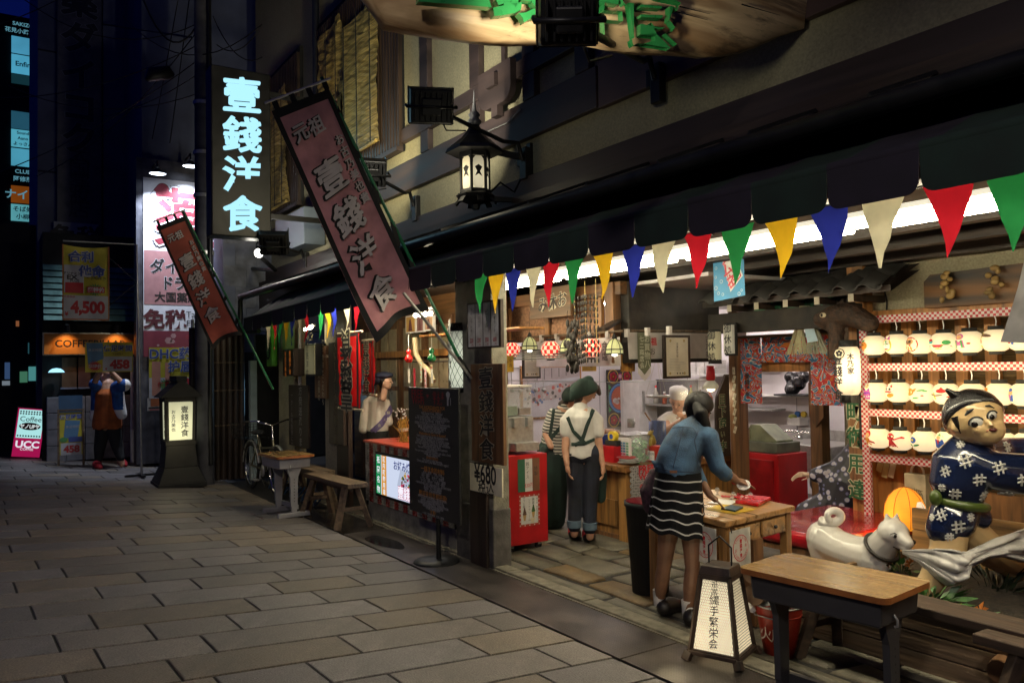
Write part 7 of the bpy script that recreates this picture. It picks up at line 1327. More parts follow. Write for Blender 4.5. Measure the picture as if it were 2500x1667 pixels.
p=(-6.019,8,1.31); T=TH('black_bag','crumpled shiny black plastic bag on the kitchen shelf','bag',(p[0],8.0,z_+.02)); b=MB(); vs=[];
for k in range(12): b.ball((p[0]+random.uniform(-.08,.08),7.98+random.uniform(-.03,.03),z_+.13+random.uniform(-.07,.09)),random.uniform(.05,.085),8)
o=fused('bag',b,mat('black_plastic',(.012,.012,.014),.15,var=.3,bump=.8,bscale=30),T.o,.012,2); o.location=tuple(-T.L)
p=(-6.113,8.1,0.889); T=TH('wall_basket','white wire basket of sponges on the sink wall','basket',p); bx(T,'basket',(p[0]-.09,8.02,p[2]-.06),(p[0]+.09,8.19,p[2]+.03),paint((.5,.48,.44))); b=MB().ball((p[0]-.03,8.05,p[2]+.04),(.06,.04,.03),8); T.part('sponge',b,paint((.25,.28,.06)))
for i,(q,c_) in enumerate((((-6.166,8.15,0.953),(.02,.10,.32)),((-6.079,8.15,0.957),(.5,.36,.02)))): o=MB().tube([(q[0],8.16,q[2]),(q[0],8.19,q[2])],.035,n=14).build('wall_hook',paint(c_)); tag(o,('blue','yellow')[i]+' round wall hook above the sink basket','hook','round hooks above the sink basket')
T=TH('wooden_arrow','brown wooden arrow board pointing down on the inner post','sign',(-4.731,6.55,1.094)); M=FM((-4.793,6.55,0.967)); b=MB(); b.poly([(.05,0),(.14,.10),(.14,.42),(-.02,.42),(-.02,.10)],M@V((0,0,0)),(1,0,0),(0,0,1),.03); T.part('board',b,M_bwood); b=MB(); lab(b,M,'ここ',.06,.27,.06,.004,vert=True); T.part('lettering',b,P_ink)
# steam rising from the griddle
m=bpy.data.materials.new('steam'); m.use_nodes=True; nt=m.node_tree; nt.nodes.clear(); o_=nt.nodes.new('ShaderNodeOutputMaterial'); pv=nt.nodes.new('ShaderNodeVolumePrincipled'); pv.inputs['Color'].default_value=(.9,.88,.85,1); tc=nt.nodes.new('ShaderNodeTexCoord'); n_=nt.nodes.new('ShaderNodeTexNoise'); n_.inputs['Scale'].default_value=3.5; n_.inputs['Detail'].default_value=4; nt.links.new(tc.outputs['Object'],n_.inputs['Vector']); ln_=nt.nodes.new('ShaderNodeVectorMath'); ln_.operation='LENGTH'; mp=nt.nodes.new('ShaderNodeMapping'); mp.inputs['Scale'].default_value=(1/.75,1/.7,1/.36); nt.links.new(tc.outputs['Object'],mp.inputs[0]); nt.links.new(mp.outputs[0],ln_.inputs[0]); r1=nt.nodes.new('ShaderNodeMapRange'); r1.inputs['From Min'].default_value=1; r1.inputs['From Max'].default_value=.2; nt.links.new(ln_.outputs['Value'],r1.inputs['Value']); r2=nt.nodes.new('ShaderNodeMapRange'); r2.inputs['From Min'].default_value=.42; r2.inputs['From Max'].default_value=.75; r2.inputs['To Max'].default_value=.16; nt.links.new(n_.outputs['Fac'],r2.inputs['Value']); mm=nt.nodes.new('ShaderNodeMath'); mm.operation='MULTIPLY'; nt.links.new(r1.outputs[0],mm.inputs[0]); nt.links.new(r2.outputs[0],mm.inputs[1]); nt.links.new(mm.outputs[0],pv.inputs['Density']); nt.links.new(pv.outputs[0],o_.inputs['Volume'])
o=MB().ball((0,0,0),(.75,.7,.36),14).build('steam',m,kind='stuff'); o.location=(-4.75,4.75,2.02); o['label']='faint steam drifting under the awning before the dark boards'
# ================================================================ lantern rack and planter on the right
YR=5.72
def checkmat(name,sc):
    m=bpy.data.materials.new(name); m.use_nodes=True; nt=m.node_tree; N=nt.nodes; L=nt.links; b=N['Principled BSDF']; tc=N.new('ShaderNodeTexCoord'); ck=N.new('ShaderNodeTexChecker'); ck.inputs['Scale'].default_value=sc; mp=N.new('ShaderNodeMapping'); mp.inputs['Location'].default_value=(.003,.004,.005); L.new(tc.outputs['Object'],mp.inputs[0]); L.new(mp.outputs[0],ck.inputs['Vector']); ck.inputs['Color1'].default_value=(.42,.02,.03,1); ck.inputs['Color2'].default_value=(.55,.52,.5,1); L.new(ck.outputs['Color'],b.inputs['Base Color']); b.inputs['Roughness'].default_value=.5; return m
M_chk=checkmat('red_white_check_tape',52)
xL=-3.682
T=TH('lantern_rack','rack of red and white checked bars for the small lanterns','rack',(xL,YR,.2))
zr=[1.906,1.54,1.19,0.843]
T.part('upright',MB().bb((xL-.03,YR-.02,.02),(xL+.03,YR+.01,zr[0]+.03)),M_chk)
for z in zr: T.part('bar',MB().bb((xL+.031,YR-.018,z-.028),(.3,YR+.008,z+.028)),M_chk)
T.part('side_pole',MB().tube([(xL-.05,YR,.9),(xL-.05,YR,zr[0]-.05)],.012,n=6),M_blackm)
LP=[[(-3.563, 5.66, 1.707), (-3.382, 5.66, 1.711), (-3.204, 5.66, 1.708), (-3.032, 5.66, 1.706), (-2.854, 5.66, 1.709), (-2.68, 5.66, 1.714), (-2.515, 5.66, 1.716)], [(-3.554, 5.66, 1.35), (-3.377, 5.66, 1.354), (-3.2, 5.66, 1.351), (-3.025, 5.66, 1.349), (-2.849, 5.66, 1.35), (-2.67, 5.66, 1.354), (-2.514, 5.66, 1.355)], [(-3.551, 5.66, 1.002), (-3.376, 5.66, 0.999), (-3.193, 5.66, 1.005), (-3.019, 5.66, 1.012), (-2.84, 5.66, 1.019), (-2.663, 5.66, 1.026), (-2.505, 5.66, 1.033)]]
RL=.088
M_lan=lampshell('small_lantern_paper',(1,.80,.48),.26,.80,(.015,-.03,-.035),.105,ribs=46)
lan_prof=[(RL*.55,-.072),(RL*.82,-.058),(RL*.97,-.03),(RL,0),(RL*.97,.03),(RL*.82,.058),(RL*.55,.072)]
def Kc(c): return paint(c,rough=.8)
DC={'r':(.45,.02,.02),'o':(.55,.2,.02),'y':(.55,.45,.06),'g':(.05,.28,.08),'k':(.02,.02,.02),'w':(.7,.66,.55),'b':(.02,.08,.35),'p':(.5,.10,.28),'t':(.03,.32,.34),'n':(.12,.06,.03),'s':(.65,.35,.15),'v':(.2,.04,.3)}
def E(u,v,a,b_,c,rot=0): return ('e',u,v,a,b_,c,rot)
def Pg(pts,c): return ('p',pts,c)
D=[ # simple generic pictures, u to the right, v up, unit = lantern radius
 ('an orange fruit with a green leaf',[E(-.35,-.02,.34,.36,'o'),E(-.33,.38,.16,.08,'g',.4),E(-.28,.02,.06,.06,'k'),Pg([(-.45,-.4),(-.3,-.55),(-.2,-.38)],'r')]),
 ('a pale fox mask with red ears',[E(-.25,-.05,.34,.55,'y'),E(-.25,-.1,.26,.42,'w'),Pg([(-.5,.35),(-.42,.72),(-.28,.42)],'p'),Pg([(-.22,.42),(-.08,.72),(0,.35)],'p'),Pg([(-.30,.3),(-.20,.3),(-.24,-.3)],'g'),E(-.38,.0,.08,.03,'k',.4),E(-.12,.0,.08,.03,'k',-.4),E(-.25,-.42,.14,.05,'r')]),
 ('a red daruma doll',[E(-.25,-.05,.5,.62,'r'),E(-.32,.18,.32,.28,'s'),E(-.45,.2,.1,.08,'k'),E(-.2,.2,.1,.08,'k'),E(-.32,.05,.2,.04,'k'),E(-.3,-.35,.05,.18,'o'),E(-.12,-.38,.05,.18,'o'),E(-.48,-.3,.05,.15,'o')]),
 ('a watermelon slice on a platter',[E(0,-.3,.75,.2,'s'),E(0,-.24,.7,.12,'p'),Pg([(-.32,-.12),(.32,-.12),(.2,-.36),(-.2,-.36)],'g'),Pg([(-.28,-.12),(.28,-.12),(.16,-.30),(-.16,-.30)],'r'),E(-.38,.12,.18,.16,'t'),E(-.38,.25,.16,.10,'r'),E(.42,.05,.2,.18,'g')]),
 ('a figure in a pink robe',[E(-.25,.42,.26,.24,'p'),E(-.25,.40,.18,.17,'s'),Pg([(-.5,.15),(0,.15),(.08,-.45),(-.58,-.45)],'p'),Pg([(-.45,.15),(-.38,.15),(-.4,-.45),(-.5,-.45)],'g'),Pg([(-.12,.15),(-.05,.15),(.0,-.45),(-.1,-.45)],'g'),E(.25,-.12,.09,.07,'r')]),
 ('yellow gourds and leaves',[E(-.6,.35,.3,.14,'y',.9),E(-.62,-.05,.14,.16,'o'),E(-.25,.4,.34,.12,'n',-.2),E(-.65,-.45,.2,.12,'y')]),
 ('red and blue dots',[E(-.4,-.2,.1,.1,'r'),E(-.2,-.3,.08,.08,'b')]),
 ('a figure in a striped purple robe',[E(-.25,.62,.1,.1,'k'),E(-.25,.5,.14,.13,'s'),Pg([(-.5,.3),(-.05,.35),(.05,-.1),(-.05,-.6),(-.4,-.6),(-.5,-.1)],'v'),Pg([(-.5,.15),(.0,.2),(.02,.05),(-.5,.0)],'p'),Pg([(-.5,-.15),(.0,-.1),(.0,-.25),(-.48,-.3)],'p'),Pg([(-.45,-.42),(-.03,-.4),(-.04,-.52),(-.42,-.54)],'p')]),
 ('a beckoning cat holding a coin',[E(-.25,-.15,.42,.42,'w'),E(-.25,.28,.34,.26,'w'),Pg([(-.52,.4),(-.48,.66),(-.32,.5)],'r'),Pg([(-.18,.5),(-.02,.66),(.02,.4)],'r'),E(-.38,.28,.06,.09,'k'),E(-.12,.28,.06,.09,'k'),E(-.25,.05,.26,.06,'r'),E(-.1,-.25,.22,.16,'o',.5)]),
 ('a golden fish and dark leaves',[E(-.45,.1,.36,.32,'o'),Pg([(-.2,.3),(.05,.42),(-.05,.1)],'o'),E(.25,.25,.2,.06,'g',.2),E(.42,.22,.16,.06,'g',-.3),E(-.02,-.38,.18,.06,'g',.2),E(.32,-.18,.08,.05,'r')]),
 ('a dragonfly and a red maple leaf',[E(.05,.25,.26,.16,'r'),Pg([(-.15,.25),(.05,.55),(.28,.25)],'r'),E(-.3,-.15,.06,.3,'y',.15),E(-.5,-.05,.24,.05,'n',-.25),E(-.08,-.1,.24,.05,'n',.2),E(.4,-.2,.1,.06,'r')]),
 ('a blue green mountain',[Pg([(-.75,-.2),(-.5,.15),(-.2,.3),(.1,.15),(.35,-.2)],'t'),Pg([(-.42,.2),(-.2,.4),(.02,.22)],'w')]),
 ('a red cub with toys',[E(-.5,.3,.22,.2,'o'),E(-.5,.05,.2,.16,'r'),E(-.62,.45,.07,.07,'o'),E(-.38,.45,.07,.07,'o'),E(-.25,-.1,.12,.08,'g'),E(-.4,-.35,.12,.07,'v')]),
 ('a blue and purple figure',[E(-.5,.15,.22,.2,'s'),E(-.5,.35,.2,.12,'b'),Pg([(-.75,0),(-.25,0),(-.3,-.5),(-.7,-.5)],'b'),Pg([(-.6,0),(-.4,0),(-.48,-.4)],'p')]),
 ('a figure in a red hood',[E(-.35,.38,.28,.32,'r'),E(-.33,.30,.19,.2,'s'),Pg([(-.55,.05),(-.15,.05),(.0,-.55),(-.5,-.55)],'o'),Pg([(-.2,-.1),(.15,-.25),(.2,-.4),(-.1,-.3)],'r')]),
 ('a red octopus with curling arms',[E(-.3,.35,.32,.28,'r'),E(-.2,.15,.25,.12,'r'),E(-.2,.33,.06,.06,'k')]+[Pg([(-.25+.02*k,.1),(-.18+.02*k,.1),(.1*k-.35,-.55+.04*(k%3)),(.1*k-.42,-.5)],'r') for k in range(7)]+[Pg([(.0,.12),(.4,.4),(.55,.3),(.5,.22),(.38,.3),(.05,.05)],'r')]),
 ('an indigo camellia sprig',[E(-.35,.1,.26,.26,'b'),E(-.35,.1,.1,.1,'y'),E(-.1,-.3,.2,.08,'g',.4),E(-.5,-.3,.2,.08,'g',-.5)]),
 ('a traveller in a green hat',[Pg([(-.55,.42),(-.22,.68),(.1,.42)],'g'),E(-.22,.36,.12,.12,'s'),Pg([(-.45,.22),(.05,.22),(.15,-.2),(-.1,-.6),(-.4,-.4)],'b'),Pg([(-.3,.2),(-.12,.2),(-.2,-.2)],'r')]),
 ('a dark bird',[E(-.5,.2,.2,.16,'k'),E(-.45,0,.2,.2,'k')]),('a black and white panda',[E(-.5,.2,.22,.2,'k'),E(-.45,.1,.16,.16,'w')]),('an orange plume',[E(-.4,0,.25,.12,'o')])]
lan0=None; M_hook=M_black
place_w=['top row','middle row','bottom row']
idx=0
for r_ in range(3):
    for k in range(7):
        c=LP[r_][k]; nm,pat=D[idx]; idx+=1
        t=thing('paper_lantern','small lit lantern painted with %s, %s'%(nm,place_w[r_]),'lantern',c,0,'small painted lanterns on the checked rack')
        if lan0 is None:
            lan0=[MB().lathe(lan_prof,(0,0,0),22).build('shade',M_lan,t), MB().lathe([(.001,.098),(.048,.098),(.048,.070),(.001,.070)],n=16).build('top_cap',M_blackm,t), MB().lathe([(.001,-.070),(.045,-.070),(.045,-.094),(.001,-.094)],n=16).build('bottom_cap',M_blackm,t), MB().tube([(0,0,.098),(.004,0,.13),(-.004,0,.165)],.004,n=5).build('cord',P_wht,t)]
        else:
            for q in lan0: q2=q.copy(); C.objects.link(q2); q2.parent=t
        b=MB(); mats=[]; keys=[]
        def surf(u,v,e):   # wrap the flat design round the lantern's front, which faces the street
            u=(u+.25)*1.22-.22; z=v*.088; R_=RL*math.sqrt(max(.05,1-(z/.098)**2))*1.0+e; a=-PI/2-.12+u*1.3; return (R_*math.cos(a),R_*math.sin(a),z)
        for n_,sh in enumerate(pat):
            ckey=sh[5] if sh[0]=='e' else sh[2]
            if ckey not in keys: keys.append(ckey); mats.append(mat('lantern_ink_'+ckey,DC[ckey],.8,emit=DC[ckey],es=.10) if 'lantern_ink_'+ckey not in bpy.data.materials else bpy.data.materials['lantern_ink_'+ckey])
            if sh[0]=='e': _,u,v,a_,b_,_,rt=sh; pts=[(u+a_*math.cos(q)*math.cos(rt)-b_*math.sin(q)*math.sin(rt),v+a_*math.cos(q)*math.sin(rt)+b_*math.sin(q)*math.cos(rt)) for q in [2*PI*j/14 for j in range(14)]]
            else: pts=sh[1]
            cu=sum(p[0] for p in pts)/len(pts); cv=sum(p[1] for p in pts)/len(pts); e=.0025+.0009*n_
            vs=[surf(cu,cv,e)]+[surf(u,v,e) for u,v in pts]; n=len(pts); b.add(vs,[(0,1+j,1+(j+1)%n) for j in range(n)],keys.index(ckey))
        b.build('painted_picture',mats,t)
for z in (zr[1],zr[2]): light('rack_glow','AREA',(-2.3,YR-.22,z+.02),7,(1,.78,.42),None,shape='RECTANGLE',size=3.0,size_y=.25).rotation_euler=(PI/2,0,0)
# carved picture board over the rack
T=TH('carved_board','varnished wood board with carved figures above the rack','board',(-2.9,5.85,2.15)); x0,z0,z1=-3.275,1.977,2.222; T.part('board',MB().poly([(0,0),(2.6,0),(2.6,z1-z0+.06),(.05,z1-z0),(0,z1-z0-.05)],(x0,5.86,z0),(1,0,0),(0,0,1),.04),wood('varnished_burl',(.16,.07,.018),'x',rough=.5,f=6,var=.45),bev=.008)
for k,x in enumerate((.20,.52,1.0)):
    b=MB()
    for j in range(9): b.ball((x0+x+random.uniform(-.05,.05),5.815,z0+.05+.024*j),(random.uniform(.014,.034),.014,random.uniform(.014,.03)),8)
    T.part('carved_figure',b,mat('carved_gold',(.30,.19,.06),.35),kind='stuff')
T=TH('plug_cord','black cord hanging down the plaster to the rack','cord',(-3.637,5.93,1.881)); T.part('cord',MB().tube([(-3.642,5.93,2.272),(-3.635,5.93,2.157),(-3.614,5.93,2.058),(-3.626,5.93,1.88)],.006,n=5),M_blackm)
T=TH('paper_bag','pale paper bag with a birdcage pattern and looped handle','bag',(-3.344,5.78,0.503)); x0,x1,z0,z1=-3.427,-3.263,0.488,0.741; T.part('bag',MB().bb((x0,5.78,z0),(x1,5.86,z1)),mat('cream_bag',(.42,.37,.24),.7),bev=.004); xm=(x0+x1)/2; b=MB(); rr=(x1-x0)*.36
for k in range(7): u=-1+2*k/6; b.tube([(xm+u*rr,5.776,z0+.03),(xm+u*rr,5.776,z0+.03+rr*1.2),(xm+u*rr*.6,5.776,z0+.03+rr*1.2+rr*.8*math.sqrt(max(0,1-(u*.6)**2)))],.0022,n=4)
for k in range(5): b.tube([(xm-rr,5.776,z0+.03+.026*k),(xm+rr,5.776,z0+.03+.026*k)],.002,n=4)
T.part('cage_print',b,paint((.10,.08,.04)),kind='stuff'); T.part('handle',MB().tube([(xm+.05*math.cos(a),5.82,z1+.07*math.sin(a)) for a in [PI*k/8 for k in range(9)]],.008,n=6),P_wht)
for i,(x,y,a) in enumerate([(2147,1138,-.3),(2162,1145,-.3),(2178,1150,-.3)]):
    p=V([((-3.68,5.87,0.751)),((-3.629,5.87,0.734)),((-3.575,5.87,0.74))][i]); R_=Matrix.Translation(p)@Matrix.Rotation(.25,4,'Y'); o=MB().box((0,0,0),(.045,.006,.12 if i!=0 else .07),0,0,R_).build('paper_charm',mat('charm_%d'%0,(.40,.33,.16),.6) if i<2 else P_paper if False else paint((.45,.36,.18)) if i<2 else P_cream); tag(o,['small tan paper charm, leftmost under the rack','striped paper charm in the middle under the rack','white paper charm, rightmost under the rack'][i],'paper charm','paper charms under the rack')
c=V((-3.173,5.35,0.56)); T=TH('egg_lantern','glowing orange egg-shaped paper lantern with white panels','lantern',tuple(c-V((0,0,.14)))); R_=.135; prof=[(.075,-.145),(.125,-.12),(.138,-.05),(.13,.02),(.105,.08),(.07,.12),(.03,.142),(.001,.147)]
vs=[]; b=MB(); b.lathe(prof,c,28); m_or=lampshell('orange_lantern',(1,.34,.02),.55,1.25,(c.x,c.y-.04,c.z-.0),.13,ribs=34); T.part('shade',b,m_or)
b=MB()
for a0,a1,v0,v1 in ((-35,20,-.135,.06),):
    n=8; q=[]
    for j in range(n+1):
        z=v0+(v1-v0)*j/n
        rz=[(a[0]+(b_[0]-a[0])*(z-a[1])/(b_[1]-a[1])) for a,b_ in zip(prof,prof[1:]) if a[1]<=z<=b_[1]][0]+.003
        wd=math.sqrt(max(.02,1-((j/n-.3)/.75)**2))
        for i in range(9): a=math.radians((a0+a1)/2+(a1-a0)/2*wd*(i/4-1)); q.append((c.x+rz*math.cos(a),c.y+rz*math.sin(a),c.z+z))
    b.add(q,[(j*9+i,j*9+i+1,(j+1)*9+i+1,(j+1)*9+i) for j in range(n) for i in range(8)],0,True)
T.part('white_panel',b,lampshell('egg_white',(1,.8,.55),.6,.95,tuple(c),.13,ribs=34)); b=MB()
for k in range(8): a=2*PI*k/8; b.tube([(c.x+(r_+.002)*math.cos(a),c.y+(r_+.002)*math.sin(a),c.z+z) for r_,z in prof],.002,n=4,caps=False)
T.part('ribs',b,paint((.35,.1,.01)),kind='stuff'); light('egg_glow','POINT',tuple(c+V((-.05,-.2,-.1))),2.2,(1,.6,.2),None,shadow_soft_size=.1)
PZ=.30; M_plk=wood('planter_plank',(.24,.13,.045),'x',rough=.6)
T=TH('planter_box','long wooden planter box with soil behind the benches','planter',(-1.6,4.6,0));
for k in range(3): T.part('plank',MB().bb((-3.05,3.97,.01+.1*k),(.4,4.0,.105+.1*k)),M_oldwood,bev=.004)
for k in range(4): T.part('plank',MB().bb((-3.05,5.22,.02+.145*k),(.4,5.26,.16+.145*k)),M_plk,bev=.004)
T.part('end_board',MB().bb((-3.08,3.97,0),(-3.05,5.26,.32)),M_plk); T.part('soil',MB().bb((-3.04,4.01,.05),(.4,5.21,PZ-.02)),mat('dark_soil',(.02,.015,.010),.95,var=.5,scale=30,bump=1,bscale=60))
M_leaf=mat('artificial_leaf',(.05,.15,.03),.4,var=.4,scale=18); M_leafd=mat('dark_leaf',(.012,.022,.010),.5,var=.4)
def leafy(name,label,cat,c,n,h,spread,m,flowers=(),group=None):
    T=TH(name,label,cat,c,group); b=MB(); c=V(c)
    for i in range(n):
        a=random.uniform(0,2*PI); r_=random.uniform(.2,1)*spread; top=c+V((r_*math.cos(a),r_*math.sin(a)*.7,h*random.uniform(.35,1))); mid=c.lerp(top,.6)+V((0,0,h*.12)); d=(top-mid).normalized(); s=d.cross(V((random.uniform(-1,1),random.uniform(-1,1),1))).normalized()*random.uniform(.008,.018)
        L_=random.uniform(.05,.11); tip=top+d*L_*.5+V((0,0,-.03)); b.add([mid,mid.lerp(tip,.45)+s,tip,mid.lerp(tip,.45)-s+V((0,0,.004))],[(0,1,2),(0,2,3)],0,True)
        if i%3==0: b.tube([c+V((random.uniform(-.02,.02),0,0)),mid],.003,n=3,caps=False)
    T.part('leaves',b,m,kind='stuff')
    for i,(dx,dy,dz,col,s) in enumerate(flowers):
        q=c+V((dx,dy,dz)); fb=MB(); tb=(V((0,0,1.6))-q).normalized(); u_,v_=perp((-.5,-.7,.6))
        for k in range(5):
            a=2*PI*k/5; e=u_*math.cos(a)+v_*math.sin(a); f=u_*math.cos(a+.5)+v_*math.sin(a+.5); g=u_*math.cos(a-.5)+v_*math.sin(a-.5); nn=V((-.5,-.7,.6)).normalized(); fb.add([q,q+f*s*.6+nn*s*.25,q+e*s+nn*s*.15,q+g*s*.6+nn*s*.25],[(0,1,2),(0,2,3)],0,True)
        fl=T.part('flower',fb,mat('petal_'+col,{'o':(.55,.16,.01),'y':(.5,.42,.03),'v':(.12,.04,.25)}[col],.6,trans=.3)); T.sub(fl,'stem',MB().tube([c,q],.003,n=4,caps=False),M_leaf)
    return T
leafy('flower_clump','orange and yellow artificial flowers under the dog\'s chin','flowers',(-2.855,4.75,0.215),24,.16,.10,M_leaf,((.02,-.05,.22,'y',.045),(.09,-.05,.14,'o',.045),(-.04,-.06,.11,'o',.035),(.0,-.05,.05,'v',.03)))
leafy('foliage_clump','green bamboo-like artificial leaves by the boy\'s foot','foliage',(-2.388,4.25,0.178),70,.24,.24,M_leaf,((.02,-.06,.06,'o',.02),))
leafy('flower_clump','orange and yellow flowers at the right of the foliage','flowers',(-2.164,4.25,0.184),26,.15,.12,M_leaf,((.06,-.05,.13,'o',.06),(-.03,-.06,.04,'y',.06),(-.07,0,.11,'y',.03)))
leafy('dark_shrub','dark leafless-looking shrub against the planter back','shrub',(-2.33,4.85,0.08),46,.36,.22,M_leafd)
T=TH('planter_log','smooth pale log lying at the right of the planter','log',(-1.919,4.1,0.172)); T.part('log',MB().tube([(-1.881,3.9,0.151),(-1.953,4.3,0.191),(-2.009,4.7,0.234)],.055,n=12),mat('peeled_log',(.22,.11,.05),.5))
# benches in front, bucket, floor lantern, logs
bench('dark trestle bench in front of the planter, under the grey desk',1.55,.20,.42,(((-2.439,3.423,0.42)[0]+(-1.71,3.454,0.42)[0])/2-.03,3.80,.004),math.radians(-1),'dark trestle benches by the planter',wood('dark_bench_wood',(.06,.036,.022),'x',rough=.7,bump=.5))
bench('dark trestle bench at the lower right corner',1.2,.20,.40,((-1.654,3.468,0.4)[0]+.42,3.66,.004),math.radians(-2),'dark trestle benches by the planter',bpy.data.materials['dark_bench_wood'])
pf=(-3.03,3.306,0.004)
T=TH('floor_lantern','tall tapered floor lantern with wire mesh and black characters','lantern',(pf[0],pf[1]+.02,.004)); X,Y_,z0=T.L; ang=math.radians(-9)
def LF(w,z):
    R_=Matrix.Rotation(math.radians(21),4,'Z'); return [T.L+(R_@V((sx*w,sy*w,z))) for sx,sy in ((-1,-1),(1,-1),(1,1),(-1,1))]
w0,w1,zb_,zt_=.128,.080,.05,.445; lo=LF(w0,zb_); hi=LF(w1,zt_); b=MB()
for i in range(4): b.bar(lo[i],hi[i],.022,.022); b.bar(lo[i],lo[(i+1)%4],.022,.025); b.bar(hi[i],hi[(i+1)%4],.022,.03)
T.part('frame',b,M_dwood); b=MB(); q0=LF(w1*1.12,zt_+.012); q1=LF(w1*.98,zt_+.055); b.add(q0+q1,[(0,1,5,4),(1,2,6,5),(2,3,7,6),(3,0,4,7),(4,5,6,7),(3,2,1,0)]); T.part('cap',b,M_dwood,bev=.004)
q=LF(w1*.8,zt_+.05); T.part('handle',MB().tube([q[0].lerp(q[3],.5),q[0].lerp(q[3],.5)+V((0,0,.10)),q[0].lerp(q[2],.5)+V((0,0,.155)),q[1].lerp(q[2],.5)+V((0,0,.10)),q[1].lerp(q[2],.5)],.005,n=6),M_black)
c=T.L+V((0,0,.2)); msh=lampshell('floor_lantern_paper',(1,.84,.55),.40,1.05,(c.x,c.y,c.z-.02),.26)
for i in range(4):
    l0,l1=LF(w0-.006,zb_+.01),LF(w1-.004,zt_-.01); p=[l0[i],l0[(i+1)%4],l1[(i+1)%4],l1[i]]; pn=T.part('paper_pane',MB().add(p,[(0,1,2,3)]),msh)
    if i in (0,1):
        b=MB(); nn=(p[1]-p[0]).cross(p[3]-p[0]).normalized(); n1,n2=26,18
        def bil(u,v): return p[0].lerp(p[1],u).lerp(p[3].lerp(p[2],u),v)+nn*.004
        for r_ in range(n1):
            for k in range(n2):
                u0=(k+.5*(r_%2))/n2; v0=r_/n1
                if u0+1/n2<=1.001: b.bar(bil(u0,v0+.012),bil(min(1,u0+.5/n2),v0),.0016,.0016,up=nn); b.bar(bil(min(1,u0+.5/n2),v0),bil(min(1,u0+1/n2),v0+.012),.0016,.0016,up=nn); b.bar(bil(u0,v0+.012),bil(u0,min(1,v0+1/n1)),.0016,.0016,up=nn)
        T.sub(pn,'wire_mesh',b,paint((.16,.13,.08)),kind='stuff')
        if i==0:
            b=MB(); U_=(p[1]-p[0]).normalized(); W_=((p[3]+p[2])-(p[0]+p[1])).normalized(); m_=(p[0]+p[1]+p[2]+p[3])/4+nn*.007
            b.text('祇園',m_+W_*.145,U_,W_,.037,.0,vert=True,shear=.1); b.text('縄手繁栄会',m_-W_*.03,U_,W_,.056,.004,vert=True,shear=.12,rough=.01,sp=1.0); T.part('lettering',b,P_ink)
b=MB(); ff=LF(w0+.02,0.0); fm=LF(w0+.005,.045)
for i in range(4): b.bar(fm[i].lerp(fm[(i+1)%4],.0),fm[(i+1)%4],.03,.022); b.bar(fm[i],ff[i],.05,.03,up=(0,1,0))
T.part('feet',b,M_dwood,bev=.004); light('floor_lantern_glow','POINT',tuple(c+V((-.12,-.26,-.06))),1.1,(1,.84,.5),None,shadow_soft_size=.1)
pb=(-2.884,3.561,0.004); T=TH('fire_bucket','red zinc fire bucket lettered for fire use, with a white grip','bucket',(pb[0],pb[1]+.06,.004)); x,y,z=T.L; h=.27; M_rb=mat('bucket_red',(.38,.03,.015),.4,var=.2,dirt=.4)
T.part('body',MB().lathe([(.001,0),(.085,0),(.125,h)],T.L,26),M_rb); T.part('inside',MB().lathe([(.126,h),(.122,h-.002),(.088,.03),(.001,.03)],T.L,26),mat('zinc',(.22,.23,.23),.45,metal=.6)); T.part('rim',MB().tube([(x+.126*math.cos(a),y+.126*math.sin(a),z+h) for a in [2*PI*k/24 for k in range(25)]],.005,n=6,caps=False),M_steel); T.part('rib',MB().tube([(x+.117*math.cos(a),y+.117*math.sin(a),z+h-.05) for a in [2*PI*k/24 for k in range(25)]],.004,n=6,caps=False),M_rb)
hd=T.part('handle',MB().tube([(x-.12,y,z+h),(x-.135,y-.06,z+h-.02),(x-.06,y-.13,z+h-.05),(x+.06,y-.12,z+h-.05),(x+.12,y,z+h)],.004,n=6),M_steel); T.sub(hd,'grip',MB().tube([(x-.15,y-.06,z+h-.0),(x-.08,y-.12,z+h-.035)],.017,n=8),P_wht)
b=MB(); U_=V((.88,.47,0)); Nn=U_.cross(V((0,0,1)))
for k,ch in enumerate('火用'): aa=-PI/2+.55+(k-.9)*.62; rr_=.112; b.text(ch,(x+rr_*math.cos(aa),y+rr_*math.sin(aa),z+.13),(-math.sin(aa),math.cos(aa),0),(math.cos(aa)*.15,math.sin(aa)*.15,1),.085,.0)
T.part('lettering',b,paint((.5,.42,.36)))
for i,(p0,p1,r_) in enumerate([((-2.91,3.427,0.46),(-2.963,3.724,0.46),.05),((-2.94,3.484,0.33),(-3.026,3.835,0.33),.055)]):
    o=MB().tube([p0,p1],r_,n=14).build('cut_log',mat('log_bark',(.20,.115,.06),.6,var=.2)); tag(o,['upper','lower'][i]+' short cut log stacked behind the floor lantern','log','cut logs behind the floor lantern')
T=TH('log_rest','dark wooden rack holding the cut logs','rack',(-3.235,3.757,0.1)); T.part('post',MB().bb(V((-3.351,3.872,-0)),V((-3.351,3.872,-0))+V((.09,.09,.52))),M_bwood);
pt=(-4.154,3.756,0.004); T=TH('trash_bin','tall black bin with a dark red inside near the customer','bin',(pt[0],pt[1]+.1,.004)); h=0.635; T.part('body',MB().lathe([(.001,0),(.125,0),(.165,h),(.172,h),(.172,h-.03),(.166,h-.035)],T.L,26),M_blackm); T.part('liner',MB().lathe([(.160,h+.002),(.15,h-.03),(.13,.1),(.001,.1)],T.L,26),mat('dark_red_liner',(.16,.008,.02),.4));
A1,B1,C1=V((-4.02,3.73,.66)),V((-3.27,3.64,.66)),V((-3.36,4.36,.66)); D1=A1+(C1-B1)
T=TH('order_table','varnished wooden table with drawers where the customer pays','table',((A1+C1)/2)[:2]+(0,));
